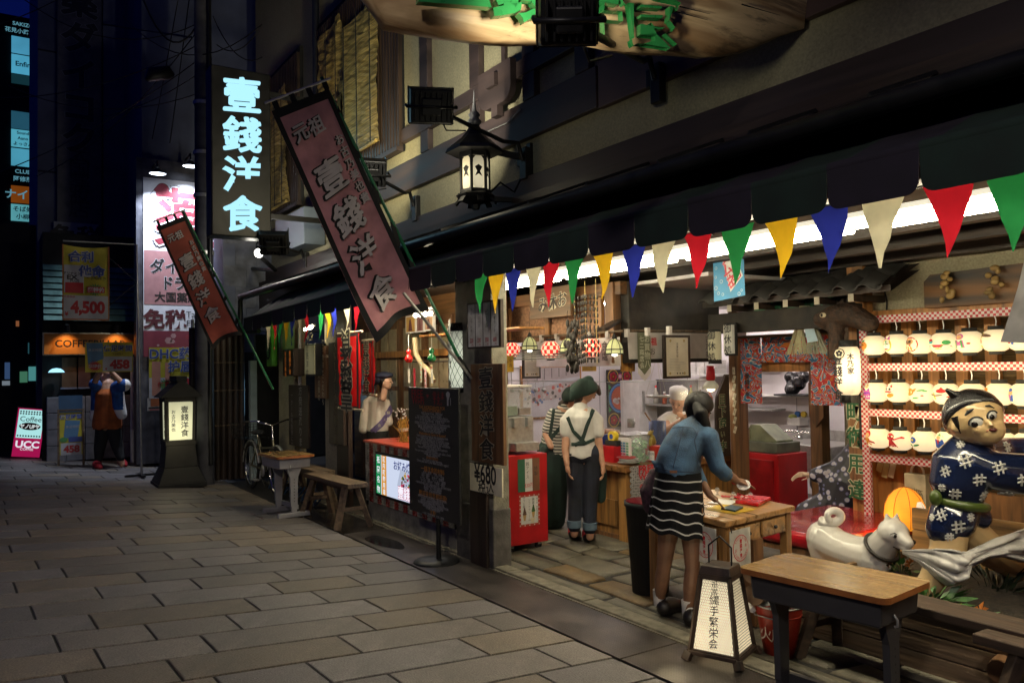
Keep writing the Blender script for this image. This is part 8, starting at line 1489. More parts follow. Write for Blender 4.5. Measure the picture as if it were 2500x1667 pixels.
def tq(u,v,z): p=B1+(A1-B1)*u+(C1-B1)*v; return V((p.x,p.y,z))
b=MB(); pts=[tq(-.03,-.03,.66),tq(1.03,-.03,.66),tq(1.03,1.03,.66),tq(-.03,1.03,.66)]; lo=[p-V((0,0,.035)) for p in pts]; b.add(pts+lo,[(0,3,2,1),(4,5,6,7),(0,1,5,4),(1,2,6,5),(2,3,7,6),(3,0,4,7)]); T.part('tabletop',b,M_tablew,bev=.006)
M_tw=wood('table_leg_wood',(.28,.14,.045),'z',rough=.4)
for u,v in ((.04,.04),(.96,.04),(.96,.96),(.04,.96)): p=tq(u,v,0); T.part('leg',MB().box((p.x,p.y,.312),(.055,.055,.625),0,.1),M_tw,bev=.004)
b=MB(); b.bar(tq(.03,.08,.56),tq(.03,.92,.56),.02,.12); ap=T.part('apron',b,M_tw);
for v0,v1 in ((.12,.48),(.52,.88)): d_=T.part('drawer',MB().bar(tq(-.005,v0,.56),tq(-.005,v1,.56),.015,.095),M_tablew,bev=.003); T.sub(d_,'knob',MB().ball(tq(-.035,(v0+v1)/2,.56),.012,8),M_blackm)
T.part('apron',MB().bar(tq(.08,.03,.56),tq(.92,.03,.56),.02,.12),M_tw)
for i,(pos,U_) in enumerate(((tq(.20,-.06,.50),(B1-A1).normalized()),(tq(-.07,.12,.50),(C1-B1).normalized()))):
    lb=['white enamel plate sign with red emblem on the table front','white enamel plate sign with red round seal at the table corner'][i]
    S=TH('enamel_sign',lb,'sign',tuple(pos),'enamel plate signs hung on the order table'); M=FM(tuple(pos),U_); w=.21; b=MB(); rect(b,M,-w/2,-.11,w/2,.11,0,.004,0); S.part('plate',b,mat('white_enamel_%d'%i,(.60,.58,.52),.25,dirt=.2),bev=.002); b=MB(); U2,W2=M.col[0].xyz,M.col[1].xyz
    b.disc((0,0),.078,M@V((0,0,.001)),U2,W2,n=28,mi=0); b.disc((0,0),.073,M@V((0,0,.002)),U2,W2,n=28,mi=1)
    for tx,a0,sgn in (('KYOTO GION',90,-1),('ISSEN-YOSHOKU',-90,1)):
        for j,ch in enumerate(tx):
            a=math.radians(a0+sgn*(j-(len(tx)-1)/2)*12); R_=.062; uu,vv=math.cos(a),math.sin(a); tu=V((vv,-uu)) if sgn<0 else V((-vv,uu)); b.text(ch,M@V((R_*uu,R_*vv,.003)),U2*tu.x+W2*tu.y,U2*(uu*(1 if sgn<0 else -1))+W2*(vv*(1 if sgn<0 else -1)),.019,.01,0)
    lab(b,M,'壹錢洋食',0,0,.026,.003,0,vert=True,off=.03); lab(b,M,'寿',.050,.01,.024,.003,0); lab(b,M,'好',-.050,-.01,.024,.003,0)
    S.part('seal',b,[P_redp,paint((.60,.58,.52))]); S.part('hanging_hook',MB().tube([M@V((-.09,.10,.003)),M@V((-.09,.13,-.005))],.004,n=5),P_ink)
def flatthing(name,label,cat,pts,h,m,bev=.002):
    T=TH(name,label,cat,tuple(sum((V(p) for p in pts),V((0,0,0)))/len(pts))); top=[V(p)+V((0,0,h)) for p in pts]; n=len(pts); T.part('sheet' if h<.01 else 'body',MB().add(top+[V(p) for p in pts],[tuple(range(n))]+[tuple(range(2*n-1,n-1,-1))]+[(i,n+i,n+(i+1)%n,(i+1)%n) for i in range(n)]),m,bev=bev); return T
flatthing('yellow_folder','yellow card folder lying on the order table','folder',[(-3.606,3.834,0.662),(-3.374,3.836,0.662),(-3.402,4.07,0.662),(-3.67,4.068,0.662)],.002,mat('yellow_card',(.55,.36,.02),.5),0)
flatthing('booklet','small dark blue booklet on the yellow folder','book',[(-3.521,3.883,0.666),(-3.409,3.888,0.666),(-3.463,4.026,0.666),(-3.563,4.018,0.666)],.010,mat('blue_cover',(.02,.06,.10),.35,var=.5,scale=40))
flatthing('red_tray','red plastic cash tray on the order table','tray',[(-3.623,4.133,0.664),(-3.45,4.156,0.664),(-3.571,4.428,0.664),(-3.739,4.405,0.664)],.018,mat('red_plastic',(.5,.012,.02),.25))
flatthing('receipt_paper','white paper slip under the customer\'s hand','paper',[(-3.739,3.988,0.664),(-3.598,4.066,0.664),(-3.678,4.217,0.664),(-3.818,4.173,0.664)],.002,P_wht,0)
for i,q in enumerate([(-3.926,4.297,0.7),(-3.768,4.281,0.69),(-3.684,4.357,0.69),(-3.933,4.202,0.7)]):
    t=thing('glass_stopper','small clear glass knob, %s of four on the table'%['second','third','nearest the red tray','leftmost'][i],'glass knob',q,0,'glass knobs on the order table'); MB().ball((0,0,0),.018,10).build('ball',M_glass2,t); MB().lathe([(.008,-.016),(.006,-.028),(.014,-.036),(.001,-.036)],n=10).build('foot',M_glass2,t)
T=TH('strap_tangle','tangle of red straps and charms on the order table','straps',(-3.73,4.278,0.67)); b=MB()
for k in range(7): p=V((-3.749,4.3,0.668)); b.tube([p+V((random.uniform(-.12,.16),random.uniform(-.1,.16),.003+.004*random.random())) for _ in range(4)],.004,n=5)
T.part('strap',b,P_redp,kind='stuff'); b=MB()
for k in range(8): b.ball(V((-3.726,4.261,0.675))+V((random.uniform(-.07,.1),random.uniform(-.06,.1),0)),.012,6)
T.part('charm',b,mat('charm_bead',(.5,.42,.38),.3),kind='stuff')
T=TH('cushion_bench','low bench with a shiny red plastic-covered cushion','bench',(-3.6,5.2,0)); M_vin=mat('red_vinyl',(.42,.012,.02),.18,var=.2,scale=6,bump=1.0,bscale=10,coat=.8); q0=(-3.66,4.3,0.36); q1=(-3.618,5.606,0.36)
b=MB().bb((-4.15,4.72,.29),(-3.32,5.9,.40)); T.part('cushion',b,M_vin,bev=.04,seg=3); T.part('seat_board',MB().bb((-4.13,4.74,.25),(-3.34,5.88,.289)),M_bwood)
for x in (-4.05,-3.42):
    for y in (4.82,5.8): T.part('leg',MB().box((x,y,.125),(.07,.07,.25)),M_bwood)
T=TH('crate','pale wooden crate under the red cushion bench','crate',(-3.55,4.6,0)); T.part('box',MB().bb((-3.5,4.45,.01),(-3.2,4.68,.24)),M_plk,bev=.004)
# ================================================================ figures
from mathutils.bvhtree import BVHTree
CAM=V((0,0,1.6))
def hem(o,z):
    for v in o.data.vertices: v.co.z=max(v.co.z,z+.012*math.sin(v.co.x*31+v.co.y*23))
def surf_of(o):
    me=o.data; return BVHTree.FromPolygons([tuple(p.co) for p in me.vertices],[tuple(f.vertices) for f in me.polygons])
def onto(tree,p):          # nearest point of a garment's surface seen from the street side
    d=(V(p)-CAM).normalized(); h=tree.ray_cast(CAM,d)
    return (h[0],h[1]) if h[0] is not None else (None,None)
def seam(tree,pts,w,b,lift=.002,n=10):
    last=None
    P_=[V(p) for p in pts]; path=[]
    for a,c in zip(P_,P_[1:]):
        for k in range(n): path.append(a.lerp(c,k/n))
    path.append(P_[-1]); prev=None; vs=[]
    run=[]
    for p in path:
        h,nn=onto(tree,p)
        if h is None: continue
        run.append((h,nn))
    for i,(h,nn) in enumerate(run):
        t=(run[min(i+1,len(run)-1)][0]-run[max(i-1,0)][0]).normalized(); s=t.cross(nn).normalized()*w/2; vs+=[h+nn*lift-s,h+nn*lift*1.6,h+nn*lift+s]
    b.add(vs,[(i*3+k,i*3+3+k,i*3+4+k,i*3+1+k) for i in range(len(run)-1) for k in range(2)],0,True)
def hand(mb,wrist,knuck,curl,r=.011,spread=None,n=4):
    """palm with four unequal fingers and a thumb; wrist->knuckles gives the palm, curl the way the fingers bend"""
    w_,k_=V(wrist),V(knuck); d=(k_-w_).normalized(); L_=(k_-w_).length; c=V(curl).normalized(); s=(V(spread) if spread else d.cross(c)).normalized()
    mb.tube([w_,w_.lerp(k_,.5),k_],[r*1.7,r*2.3,r*2.2],n=10,flat=1.0);
    for off,ln in ((-1.5,.86),(-.5,1.0),(.5,.95),(1.5,.75)):
        b0=k_+s*off*r*1.35; b1=b0+d*L_*.42*ln+c*L_*.08; b2=b1+d*L_*.26*ln+c*L_*.25; b3=b2+d*L_*.10*ln+c*L_*.26
        mb.tube([b0-d*r,b1,b2,b3],[r*.78,r*.72,r*.66,r*.55],n=7); mb.ball(b3,r*.55,6)
    t0=w_.lerp(k_,.35)+s*-1.6*r; t1=t0+d*L_*.35-s*r*1.6+c*L_*.1; t2=t1+d*L_*.28+c*L_*.18; mb.tube([t0,t1,t2],[r*.95,r*.82,r*.6],n=7); mb.ball(t2,r*.6,6)
def face(T,c,R,fw,up,skin,brow=True,eyes=(.34,.12),mouth=True):
    """eyes, brows and lips on a head of radius R at c"""
    fw=V(fw).normalized(); up=(V(up)-fw*V(up).dot(fw)).normalized(); rt=up.cross(fw)*-1; c=V(c)
    def at(x,y,k=1.0): z=math.sqrt(max(.02,1-x*x-y*y)); return c+(rt*x+up*y+fw*z*1.0)*R*k
    for s in (-1,1):
        e=MB(); e.ball(at(s*eyes[0],eyes[1]-.12,.97),(R*.13,R*.13,R*.07),8); o=T.part('eye',e,paint((.02,.015,.012),rough=.2))
        if brow: T.part('eyebrow',MB().tube([at(s*(eyes[0]-.16),eyes[1]+.10,1.0),at(s*eyes[0],eyes[1]+.15,1.01),at(s*(eyes[0]+.17),eyes[1]+.09,.99)],R*.028,n=5),M_hair)
    if mouth: T.part('lips',MB().tube([at(-.17,-.52,.985),at(0,-.53,1.02),at(.17,-.52,.985)],[R*.03,R*.06,R*.03],n=6),mat('lips',(.33,.10,.08),.4))
    return at
def headbase(mb,c,R,fw,up):
    """skull, jaw, nose and ears to be fused with the neck"""
    fw=V(fw).normalized(); up=(V(up)-fw*V(up).dot(fw)).normalized(); rt=up.cross(fw)*-1; c=V(c); M=Matrix(((rt.x,fw.x,up.x,c.x),(rt.y,fw.y,up.y,c.y),(rt.z,fw.z,up.z,c.z),(0,0,0,1)))
    mb.ball((0,0,.08*R),(R*.93,R*1.0,R*1.02),16,M=M); mb.ball((0,R*.26,-.52*R),(R*.66,R*.66,R*.62),14,M=M); mb.tube([M@V((0,R*.92,R*.05)),M@V((0,R*1.16,-R*.24)),M@V((0,R*1.02,-R*.32))],[R*.10,R*.14,R*.10],n=7)
    for s in (-1,1): mb.ball((s*R*.93,-R*.02,-R*.12),(R*.10,R*.17,R*.25),8,M=M)
    return M
def cap(T,name,c,R,axis,thr,m,k=1.06,sc=(1,1,1),wob=.0,n=26,noise=.0):
    """hair or cloth that covers the part of a head that points along axis"""
    a=V(axis).normalized(); b=MB(); rows=18; vs=[]; ok=[]
    u,w_=perp(a)
    amax=math.acos(max(-1,thr))
    for j in range(rows+1):
        th=amax*j/rows
        for i in range(n):
            ph=2*PI*i/n; q=a*math.cos(th)+(u*math.cos(ph)+w_*math.sin(ph))*math.sin(th); r_=R*k*(1+noise*math.sin(7*ph+3*th)+wob*math.sin(3*ph))*(1 if j<rows else .93); vs.append(V(c)+V((q.x*sc[0],q.y*sc[1],q.z*sc[2]))*r_)
    b.add(vs,[(j*n+i,(j+1)*n+i,(j+1)*n+(i+1)%n,j*n+(i+1)%n) for j in range(rows) for i in range(n)],0,True); return T.part(name,b,m)
CR=V((.5495,.8354,-.0157)); CU=V((.0333,-.0031,.9994)); CF=V((-.8348,.5497,.0296))   # picture right, up and depth as world directions
M_denim=mat('denim',(.045,.10,.18),.8,var=.45,scale=5,bump=.5,bscale=220); M_jean=mat('dark_jeans',(.008,.010,.020),.85,var=.3,scale=9,bump=.4,bscale=150); M_jeanc=mat('jean_cuff',(.07,.11,.15),.85,var=.2); M_shirt=mat('white_blouse',(.58,.56,.52),.85,var=.08,bump=.7,bscale=14); M_apron=mat('dark_green_apron',(.010,.028,.022),.8,var=.2); M_sock=mat('white_sock',(.6,.58,.56),.9,bump=.4); M_shoe=mat('dark_shoe',(.014,.011,.011),.45,var=.3); M_rsock=mat('red_sock',(.38,.012,.02),.85)
def shoe(T,heel,toe,m,r=.045,name='shoe'):
    h,t=V(heel),V(toe); b=MB(); b.tube([h+V((0,0,.055)),h.lerp(t,.35)+V((0,0,.055)),h.lerp(t,.75)+V((0,0,.032)),t+V((0,0,.024))],[r*.95,r*1.0,r*.95,r*.62],n=10); b.ball(h+V((0,0,.055)),r*.95,10); b.ball(t+V((0,0,.026)),r*.62,8)
    vs=b.v; b.v=[(p[0],p[1],max(p[2],h.z+.004)) for p in vs]; return T.part(name,b,m)
def ring_loft(b,rings,n=40,mi=None,wave=0,wn=9):
    vs=[]
    for (c,rx,ry,ax) in rings:
        ax=V(ax).normalized(); ay=V((0,0,1)).cross(ax).normalized()
        for i in range(n):
            a=2*PI*i/n; w_=1+wave*math.sin(wn*a)*((rings.index((c,rx,ry,tuple(ax)))/len(rings)) if False else 1); vs.append(V(c)+ax*rx*math.cos(a)*w_+ay*ry*math.sin(a)*w_)
    o=len(b.v); b.v+=[tuple(p) for p in vs]
    for j in range(len(rings)-1):
        for i in range(n):
            b.f.append((o+j*n+i,o+(j+1)*n+i,o+(j+1)*n+(i+1)%n,o+j*n+(i+1)%n)); b.m.append(mi(j,i) if mi else 0); b.s.append(True)
# ---------------------------------------------------------------- customer in a denim jacket
T=TH('person','customer in a denim jacket and striped black skirt leaning over the table','person',(-3.62,3.549,0.004))
fl=(-3.724,3.571,0.004); fr=(-3.475,3.552,0.004)
b=MB()
kl=(-3.684,3.534,0.32); kr=(-3.513,3.61,0.343); al=(-3.757,3.562,0.103); ar=(-3.543,3.597,0.082); hl=(-3.606,3.539,0.713); hr=(-3.508,3.598,0.707)
hc=V((-3.579,3.767,1.319)); HR=.083; ffw=CR*.80-CU*.50-CF*.15+CF*.45; fup=CU*.80+CR*.45
limb(b,[hl,mixp(hl,kl,.5),kl,mixp(kl,al,.35),al],[.08,.062,.045,.048,.031]); limb(b,[hr,mixp(hr,kr,.5),kr,mixp(kr,ar,.35),ar],[.08,.062,.045,.048,.031])
limb(b,[(-3.567,3.574,0.827),(-3.572,3.612,1.001),(-3.558,3.681,1.145)],[.12,.115,.11]); limb(b,[(-3.571,3.696,1.174),(-3.578,3.753,1.26)],[.045,.042]); headbase(b,hc,HR,ffw,fup)
rs_,re_,rw_=(-3.447,3.704,1.135),(-3.407,3.738,0.956),(-3.382,3.871,0.866); ls_,le_,lw_=(-3.686,3.704,1.14),(-3.693,3.815,0.921),(-3.58,3.85,0.752)
limb(b,[rs_,re_,mixp(re_,rw_,.5),rw_],[.045,.036,.034,.024]); limb(b,[ls_,le_,lw_],[.045,.036,.024])
hand(b,rw_,(-3.367,3.932,0.847),CU*-.6+CR*.5,.0095,CF); hand(b,lw_,(-3.536,3.864,0.72),-CU*.5+CR*.3,.009,CF)
o=fused('body',b,M_skin2,T.o,.0055,4); o.location=tuple(-T.L)
at=face(T,hc,HR,ffw,fup,M_skin)
cap(T,'hair',hc+CU*.006,HR,-V(ffw)*.80+V(fup)*.6-CF*.25,-.30,M_hair,1.13,noise=.012); b=MB(); limb(b,[hc-CR*.03-CF*.07+CU*.01,hc-CF*.115-CU*.03-CR*.015,hc-CU*.11+CR*.012-CF*.115,hc-CU*.20+CR*.05-CF*.10],[.032,.045,.036,.010]); limb(b,[hc-V(ffw)*.05-CU*.05-CR*.01,hc-CU*.13-CR*.025,hc-CU*.17-CR*.02],[.04,.03,.012]); o=fused('ponytail',b,M_hair,T.o,.008,2); o.location=tuple(-T.L)
# jacket
b=MB(); c1,c2,c3,c4=(-3.582,3.564,0.928),(-3.567,3.581,1.041),(-3.551,3.637,1.132),(-3.556,3.699,1.187)
rings=[]; axu=(CR*.93+CF*.2)
for c_,rx,ry in (((-3.583,3.564,0.895),.168,.125),(c1,.158,.12),((-3.576,3.57,0.983),.146,.116),(c2,.14,.114),((-3.562,3.605,1.091),.142,.112),((-3.555,3.649,1.136),.135,.10),((-3.557,3.689,1.175),.095,.08),((-3.56,3.711,1.204),.055,.055)): rings.append((V(c_),rx,ry,tuple(axu.normalized())))
jb=MB(); ring_loft(jb,rings,32); limb(jb,[rs_,mixp(rs_,re_,.5),re_,(-3.388,3.787,0.908)],[.066,.060,.053,.046]); limb(jb,[ls_,le_,(-3.643,3.841,0.819)],[.064,.055,.045]); limb(jb,[(-3.597,3.539,0.991),(-3.623,3.465,0.952),(-3.642,3.416,0.997)],[.06,.035,.010]); limb(jb,[(-3.575,3.588,1.04),(-3.585,3.578,0.926)],[.13,.14]); limb(jb,[rs_,(-3.622,3.657,1.139)],[.07,.085]); limb(jb,[(-3.579,3.568,0.953),(-3.568,3.596,1.065),(-3.553,3.651,1.142),(-3.553,3.703,1.2),(-3.559,3.729,1.229)],[.135,.128,.118,.082,.058])
jo=fused('denim_jacket',jb,M_denim,T.o,.008,5); tree=surf_of(jo); jo.location=tuple(-T.L)
b=MB();
seam(tree,[(-3.509,3.424,1.203),(-3.457,3.502,1.211),(-3.428,3.548,1.205)],.006,b); seam(tree,[(-3.457,3.502,1.206),(-3.479,3.476,1.081),(-3.499,3.452,0.965)],.005,b); seam(tree,[(-3.413,3.573,1.161),(-3.425,3.552,1.203)],.005,b); seam(tree,[(-3.408,3.579,1.19),(-3.423,3.558,1.129),(-3.416,3.575,1.03),(-3.415,3.582,0.943)],.007,b); seam(tree,[(-3.547,3.379,0.964),(-3.504,3.445,0.946),(-3.437,3.549,0.939),(-3.403,3.6,0.918)],.006,b)
T.part('jacket_seams',b,mat('seam_thread',(.02,.035,.07),.8),kind='stuff')
h,nn=onto(tree,(-3.499,3.454,0.943));
if h: u_=CR-nn*CR.dot(nn); u_.normalize(); v_=nn.cross(u_); T.part('leather_patch',MB().add([h+nn*.004-u_*.022-v_*.008,h+nn*.004+u_*.022-v_*.008,h+nn*.004+u_*.022+v_*.008,h+nn*.004-u_*.022+v_*.008],[(0,1,2,3)]),paint((.16,.06,.02)))
b=MB(); limb(b,[(-3.556,3.681,1.185),(-3.555,3.717,1.219),(-3.504,3.705,1.202)],[.05,.052,.04]); o=fused('collar',b,M_denim,T.o,.008,2); o.location=tuple(-T.L)
T.part('cuff',MB().tube([(-3.396,3.775,0.918),(-3.38,3.8,0.9)],[.048,.044],n=14),M_jeanc); T.part('bracelet',MB().tube([V((-3.388,3.863,0.871))+V((0,.027*math.cos(a),.027*math.sin(a))) for a in [2*PI*k/14 for k in range(15)]],.004,n=5),P_redp)
# skirt with white stripes
b=MB(); NR=44; rings=[]
w0_,w1_=V((-3.568,3.567,0.929)),V((-3.576,3.539,0.549))
vs=[]; n=48
for j in range(NR+1):
    t=j/NR; c_=w0_.lerp(w1_,t); rx=.135+.045*t**.8; ry=.115+.04*t
    for i in range(n):
        a=2*PI*i/n; fold=1+.045*t*math.sin(a*7+1)+.02*t*math.sin(a*13); q=c_+CR*rx*math.cos(a)*fold+CF*ry*math.sin(a)*fold; q=q+V((0,0,-.035*t*math.cos(a-.3)+.012*t*math.sin(a*7+2))); vs.append(q)
fs=[];mi=[]
for j in range(NR):
    for i in range(n): fs.append((j*n+i,(j+1)*n+i,(j+1)*n+(i+1)%n,j*n+(i+1)%n)); mi.append(1 if j%7==5 else 0)
b.v=[tuple(p) for p in vs]; b.f=fs; b.m=mi; b.s=[True]*len(fs); T.part('striped_skirt',b,[mat('black_knit',(.006,.006,.007),.95,spec=.15),mat('white_stripe',(.5,.48,.46),.9)])
for a_,s_,d_ in ((al,fl,4.9),(ar,fr,4.82)): T.part('sock',MB().tube([V(a_)+V((0,0,.06)),V(a_)-V((0,0,.03)),V((s_[0],s_[1],.085))],[.042,.038,.036],n=12),M_sock)
shoe(T,fl,V(fl)+CR*.13+CF*.12-V((0,0,CR.z*.13+CF.z*.12)),M_shoe,.056); shoe(T,fr,V(fr)+CR*.13+CF*.12-V((0,0,CR.z*.13+CF.z*.12)),M_shoe,.056)
T2=TH('bag','dark floral cloth bag at the customer\'s left hip','bag',(-3.687,3.447,0.826)); b=MB(); limb(b,[(-3.722,3.517,0.892),(-3.725,3.482,0.792),(-3.725,3.487,0.702)],[.05,.075,.06]); o=fused('bag',b,mat('dark_floral',(.03,.012,.02),.8,var=.9,scale=40),T2.o,.01,3); o.location=tuple(-T2.L)
o=MB().lathe([(.001,0),(.028,.004),(.042,.02),(.04,.022),(.026,.008),(.001,.005)],(0,0,0),20).build('ornate_dish',mat('dish_white',(.6,.56,.54),.25,var=.3,scale=60)); o.location=V((-3.357,3.912,0.825)); o.rotation_euler=(.6,.5,0); tag(o,'small patterned round dish held in the customer\'s right hand','dish')
# ---------------------------------------------------------------- waitress with crossed apron straps
T=TH('person','waitress seen from behind in white blouse, dark jeans and green kerchief','person',(-5.551,4.375,0.012)); DD=7.02
b=MB(); al,ar=(-5.6,4.31,0.109),(-5.509,4.412,0.086); kl,kr=(-5.623,4.349,0.417),(-5.528,4.439,0.409); hl,hr=(-5.604,4.36,0.743),(-5.523,4.448,0.743)
hc=V((-5.545,4.434,1.365)); HR=.090; ffw=CR*.78-CU*.45+CF*.35; fup=CU*.85+CR*.35
limb(b,[(-5.616,4.349,0.616),kl,al],[.07,.055,.034]); limb(b,[(-5.525,4.451,0.617),kr,ar],[.07,.055,.034]); limb(b,[(-5.57,4.409,0.796),(-5.573,4.393,1.014),(-5.572,4.386,1.159)],[.11,.10,.09]); limb(b,[(-5.571,4.386,1.195),(-5.562,4.413,1.296)],[.046,.042]); headbase(b,hc,HR,ffw,fup)
ls_,le_,lw_=(-5.64,4.287,1.096),(-5.618,4.242,0.859),(-5.583,4.23,0.727); rs_,re_,rw_=(-5.499,4.502,1.092),(-5.469,4.504,0.87),(-5.427,4.503,0.712)
limb(b,[ls_,le_,lw_],[.042,.034,.024]); limb(b,[rs_,re_,rw_],[.042,.034,.024]); hand(b,lw_,(-5.571,4.233,0.66),CR*.6-CU*.2,.0095,CF); hand(b,rw_,(-5.418,4.503,0.645),-CR*.6-CU*.2,.0095,CF)
o=fused('body',b,M_skin,T.o,.006,4); o.location=tuple(-T.L); face(T,hc,HR,ffw,fup,M_skin)
b=MB();
limb(b,[(-5.581,4.394,0.789),(-5.577,4.393,0.905),(-5.576,4.387,1.032),(-5.577,4.38,1.141),(-5.573,4.383,1.203)],[.135,.122,.13,.125,.075]); limb(b,[(-5.608,4.332,1.153),(-5.642,4.284,1.089),(-5.636,4.263,0.989)],[.07,.07,.055]); limb(b,[(-5.529,4.453,1.151),(-5.497,4.505,1.084),(-5.477,4.504,0.992)],[.07,.072,.058])
bl=fused('blouse',b,M_shirt,T.o,.009,5); hem(bl,0.786); tree=surf_of(bl); bl.location=tuple(-T.L); b=MB()
seam(tree,[(-5.517,4.198,1.142),(-5.494,4.24,1.021),(-5.443,4.323,0.913)],.035,b,.004); seam(tree,[(-5.394,4.382,1.202),(-5.43,4.335,1.061),(-5.458,4.3,0.927),(-5.49,4.252,0.9)],.035,b,.005); seam(tree,[(-5.505,4.229,0.907),(-5.449,4.315,0.909),(-5.399,4.389,0.947)],.03,b,.006); T.part('apron_straps',b,M_apron)
b=MB(); limb(b,[(-5.598,4.366,0.804),(-5.54,4.454,0.803)],[.112,.112]); limb(b,[(-5.601,4.363,0.768),(-5.616,4.349,0.616),kl,(-5.605,4.316,0.171)],[.09,.084,.066,.058]); limb(b,[(-5.532,4.451,0.768),(-5.525,4.451,0.617),kr,(-5.515,4.418,0.155)],[.09,.084,.066,.058]); o=fused('jeans',b,M_jean,T.o,.008,4); o.location=tuple(-T.L)
for a_,z_ in (((-5.597,4.31,0.199),0),((-5.506,4.412,0.183),0)): T.part('jean_cuff',MB().tube([V(a_)+V((0,0,.03)),V(a_)-V((0,0,.03))],[.066,.064],n=14),M_jeanc)
b=MB(); limb(b,[(-5.59,4.32,0.855),(-5.634,4.333,0.742)],[.05,.06]); limb(b,[(-5.514,4.49,0.86),(-5.538,4.559,0.606),(-5.556,4.579,0.402)],[.05,.07,.05]); o=fused('apron',b,M_apron,T.o,.01,3); o.location=tuple(-T.L)
cap(T,'kerchief',hc+CU*.004,HR,-V(ffw)*.75+V(fup)*.75,-.18,M_apron,1.19,noise=.025); b=MB(); limb(b,[hc-CR*.03+CU*.03-CF*.03,hc-CR*.11-CU*.03-CF*.03,hc-CR*.14-CU*.075-CF*.03],[.085,.06,.015]); limb(b,[hc+CR*.02+CU*.085,hc-CR*.10+CU*.02],[.05,.05]); o=fused('kerchief_tail',b,M_apron,T.o,.01,2); o.location=tuple(-T.L)
b=MB(); limb(b,[hc-CR*.06-CU*.06,hc-CR*.075-CU*.16,hc-CR*.06-CU*.23],[.05,.04,.012]); limb(b,[hc+CR*.09+CU*.02,hc+CR*.115-CU*.03],[.035,.02]); o=fused('hair',b,M_brownhair,T.o,.009,2); o.location=tuple(-T.L)
for s_,d_ in (((-5.761,4.424,0.012),7),((-5.579,4.444,0.012),7)):
    shoe(T,s_,V(s_)+CR*.05+CF*.17-V((0,0,CR.z*.05+CF.z*.17)),M_shoe,.05,'clog'); T.part('red_sock',MB().tube([V(s_)+V((0,0,.06)),V(s_)+CF*.04+V((0,0,.10))],[.05,.045],n=12),M_rsock)
# ---------------------------------------------------------------- second waitress
T=TH('person','waitress in a striped shirt and dark apron behind the first one','person',(-6.455,4.654,0.014)[:2]+(.012,)); DD=7.7
hc=V((-6.166,4.751,1.284)); HR=.088; ffw=CR*.8-CU*.4+CF*.4; fup=CU*.85+CR*.35; b=MB()
limb(b,[(-6.289,4.597,0.681),(-6.226,4.669,1.118)],[.11,.09]); limb(b,[(-6.212,4.688,1.158),(-6.183,4.728,1.237)],[.045,.042]); headbase(b,hc,HR,ffw,fup); limb(b,[(-6.256,4.807,1.09),(-6.202,4.99,0.902),(-6.03,5.068,0.94)],[.042,.036,.025]); hand(b,(-6.03,5.068,0.94),(-5.99,5.128,0.947),-CU,.0095); limb(b,[(-6.246,4.549,1.083),(-6.261,4.498,0.928),(-6.174,4.491,0.817)],[.042,.036,.03])
for x0,x1 in ((1338,1330),(1368,1372)): pass
limb(b,[(-6.319,4.557,0.563),(-6.349,4.539,0.077)],[.06,.035]); limb(b,[(-6.254,4.657,0.561),(-6.27,4.659,0.075)],[.06,.035])
o=fused('body',b,M_skin,T.o,.007,4); o.location=tuple(-T.L); face(T,hc,HR,ffw,fup,M_skin)
M_str=bpy.data.materials.new('striped_jersey'); M_str.use_nodes=True; nt=M_str.node_tree; tc=nt.nodes.new('ShaderNodeTexCoord'); mp=nt.nodes.new('ShaderNodeMapping'); mp.inputs['Rotation'].default_value=(0,math.radians(-12),0); wv=nt.nodes.new('ShaderNodeTexWave'); wv.bands_direction='Z'; wv.inputs['Scale'].default_value=11; wv.inputs['Distortion'].default_value=.6; cr=nt.nodes.new('ShaderNodeValToRGB'); cr.color_ramp.interpolation='CONSTANT'; cr.color_ramp.elements[0].color=(.015,.02,.018,1); cr.color_ramp.elements[1].position=.42; cr.color_ramp.elements[1].color=(.5,.48,.42,1); nt.links.new(tc.outputs['Object'],mp.inputs[0]); nt.links.new(mp.outputs[0],wv.inputs['Vector']); nt.links.new(wv.outputs['Fac'],cr.inputs[0]); nt.links.new(cr.outputs[0],nt.nodes['Principled BSDF'].inputs['Base Color'])
b=MB(); limb(b,[(-6.287,4.597,0.729),(-6.27,4.613,0.92),(-6.236,4.655,1.099),(-6.216,4.682,1.158)],[.14,.125,.12,.07]); limb(b,[(-6.246,4.584,1.113),(-6.262,4.514,0.966)],[.07,.055]); limb(b,[(-6.254,4.754,1.113),(-6.242,4.87,0.987)],[.07,.05]); bl=fused('striped_shirt',b,M_str,T.o,.009,4); tree=surf_of(bl); bl.location=tuple(-T.L); b=MB(); seam(tree,[(-5.97,4.602,1.155),(-6.033,4.512,1.018),(-6.113,4.4,0.858)],.035,b,.005); seam(tree,[(-6.067,4.453,1.174),(-6.088,4.431,0.981),(-6.102,4.416,0.866)],.03,b,.005); T.part('apron_straps',b,M_apron)
b=MB(); limb(b,[(-6.298,4.58,0.741),(-6.308,4.581,0.443),(-6.319,4.582,0.116)],[.15,.17,.15]); limb(b,[(-6.248,4.471,0.781),(-6.238,4.434,0.738)],[.05,.03]); o=fused('apron',b,M_apron,T.o,.012,3); o.location=tuple(-T.L)
cap(T,'kerchief',hc,HR,-V(ffw)*.7+V(fup)*.75,-.15,M_apron,1.17,noise=.02); b=MB(); limb(b,[hc-CR*.05-CU*.05,hc-CR*.11-CU*.07],[.05,.03]); limb(b,[hc+CR*.02-CU*.06,hc+CR*.0-CU*.13],[.04,.02]); o=fused('hair',b,M_brownhair,T.o,.009,2); o.location=tuple(-T.L)
sp_=T.L; shoe(T,sp_+V((-.08,0,0)),sp_+V((-.14,.12,0)),M_shoe,.05); shoe(T,sp_+V((.08,.03,0)),sp_+V((.02,.15,0)),M_shoe,.05)
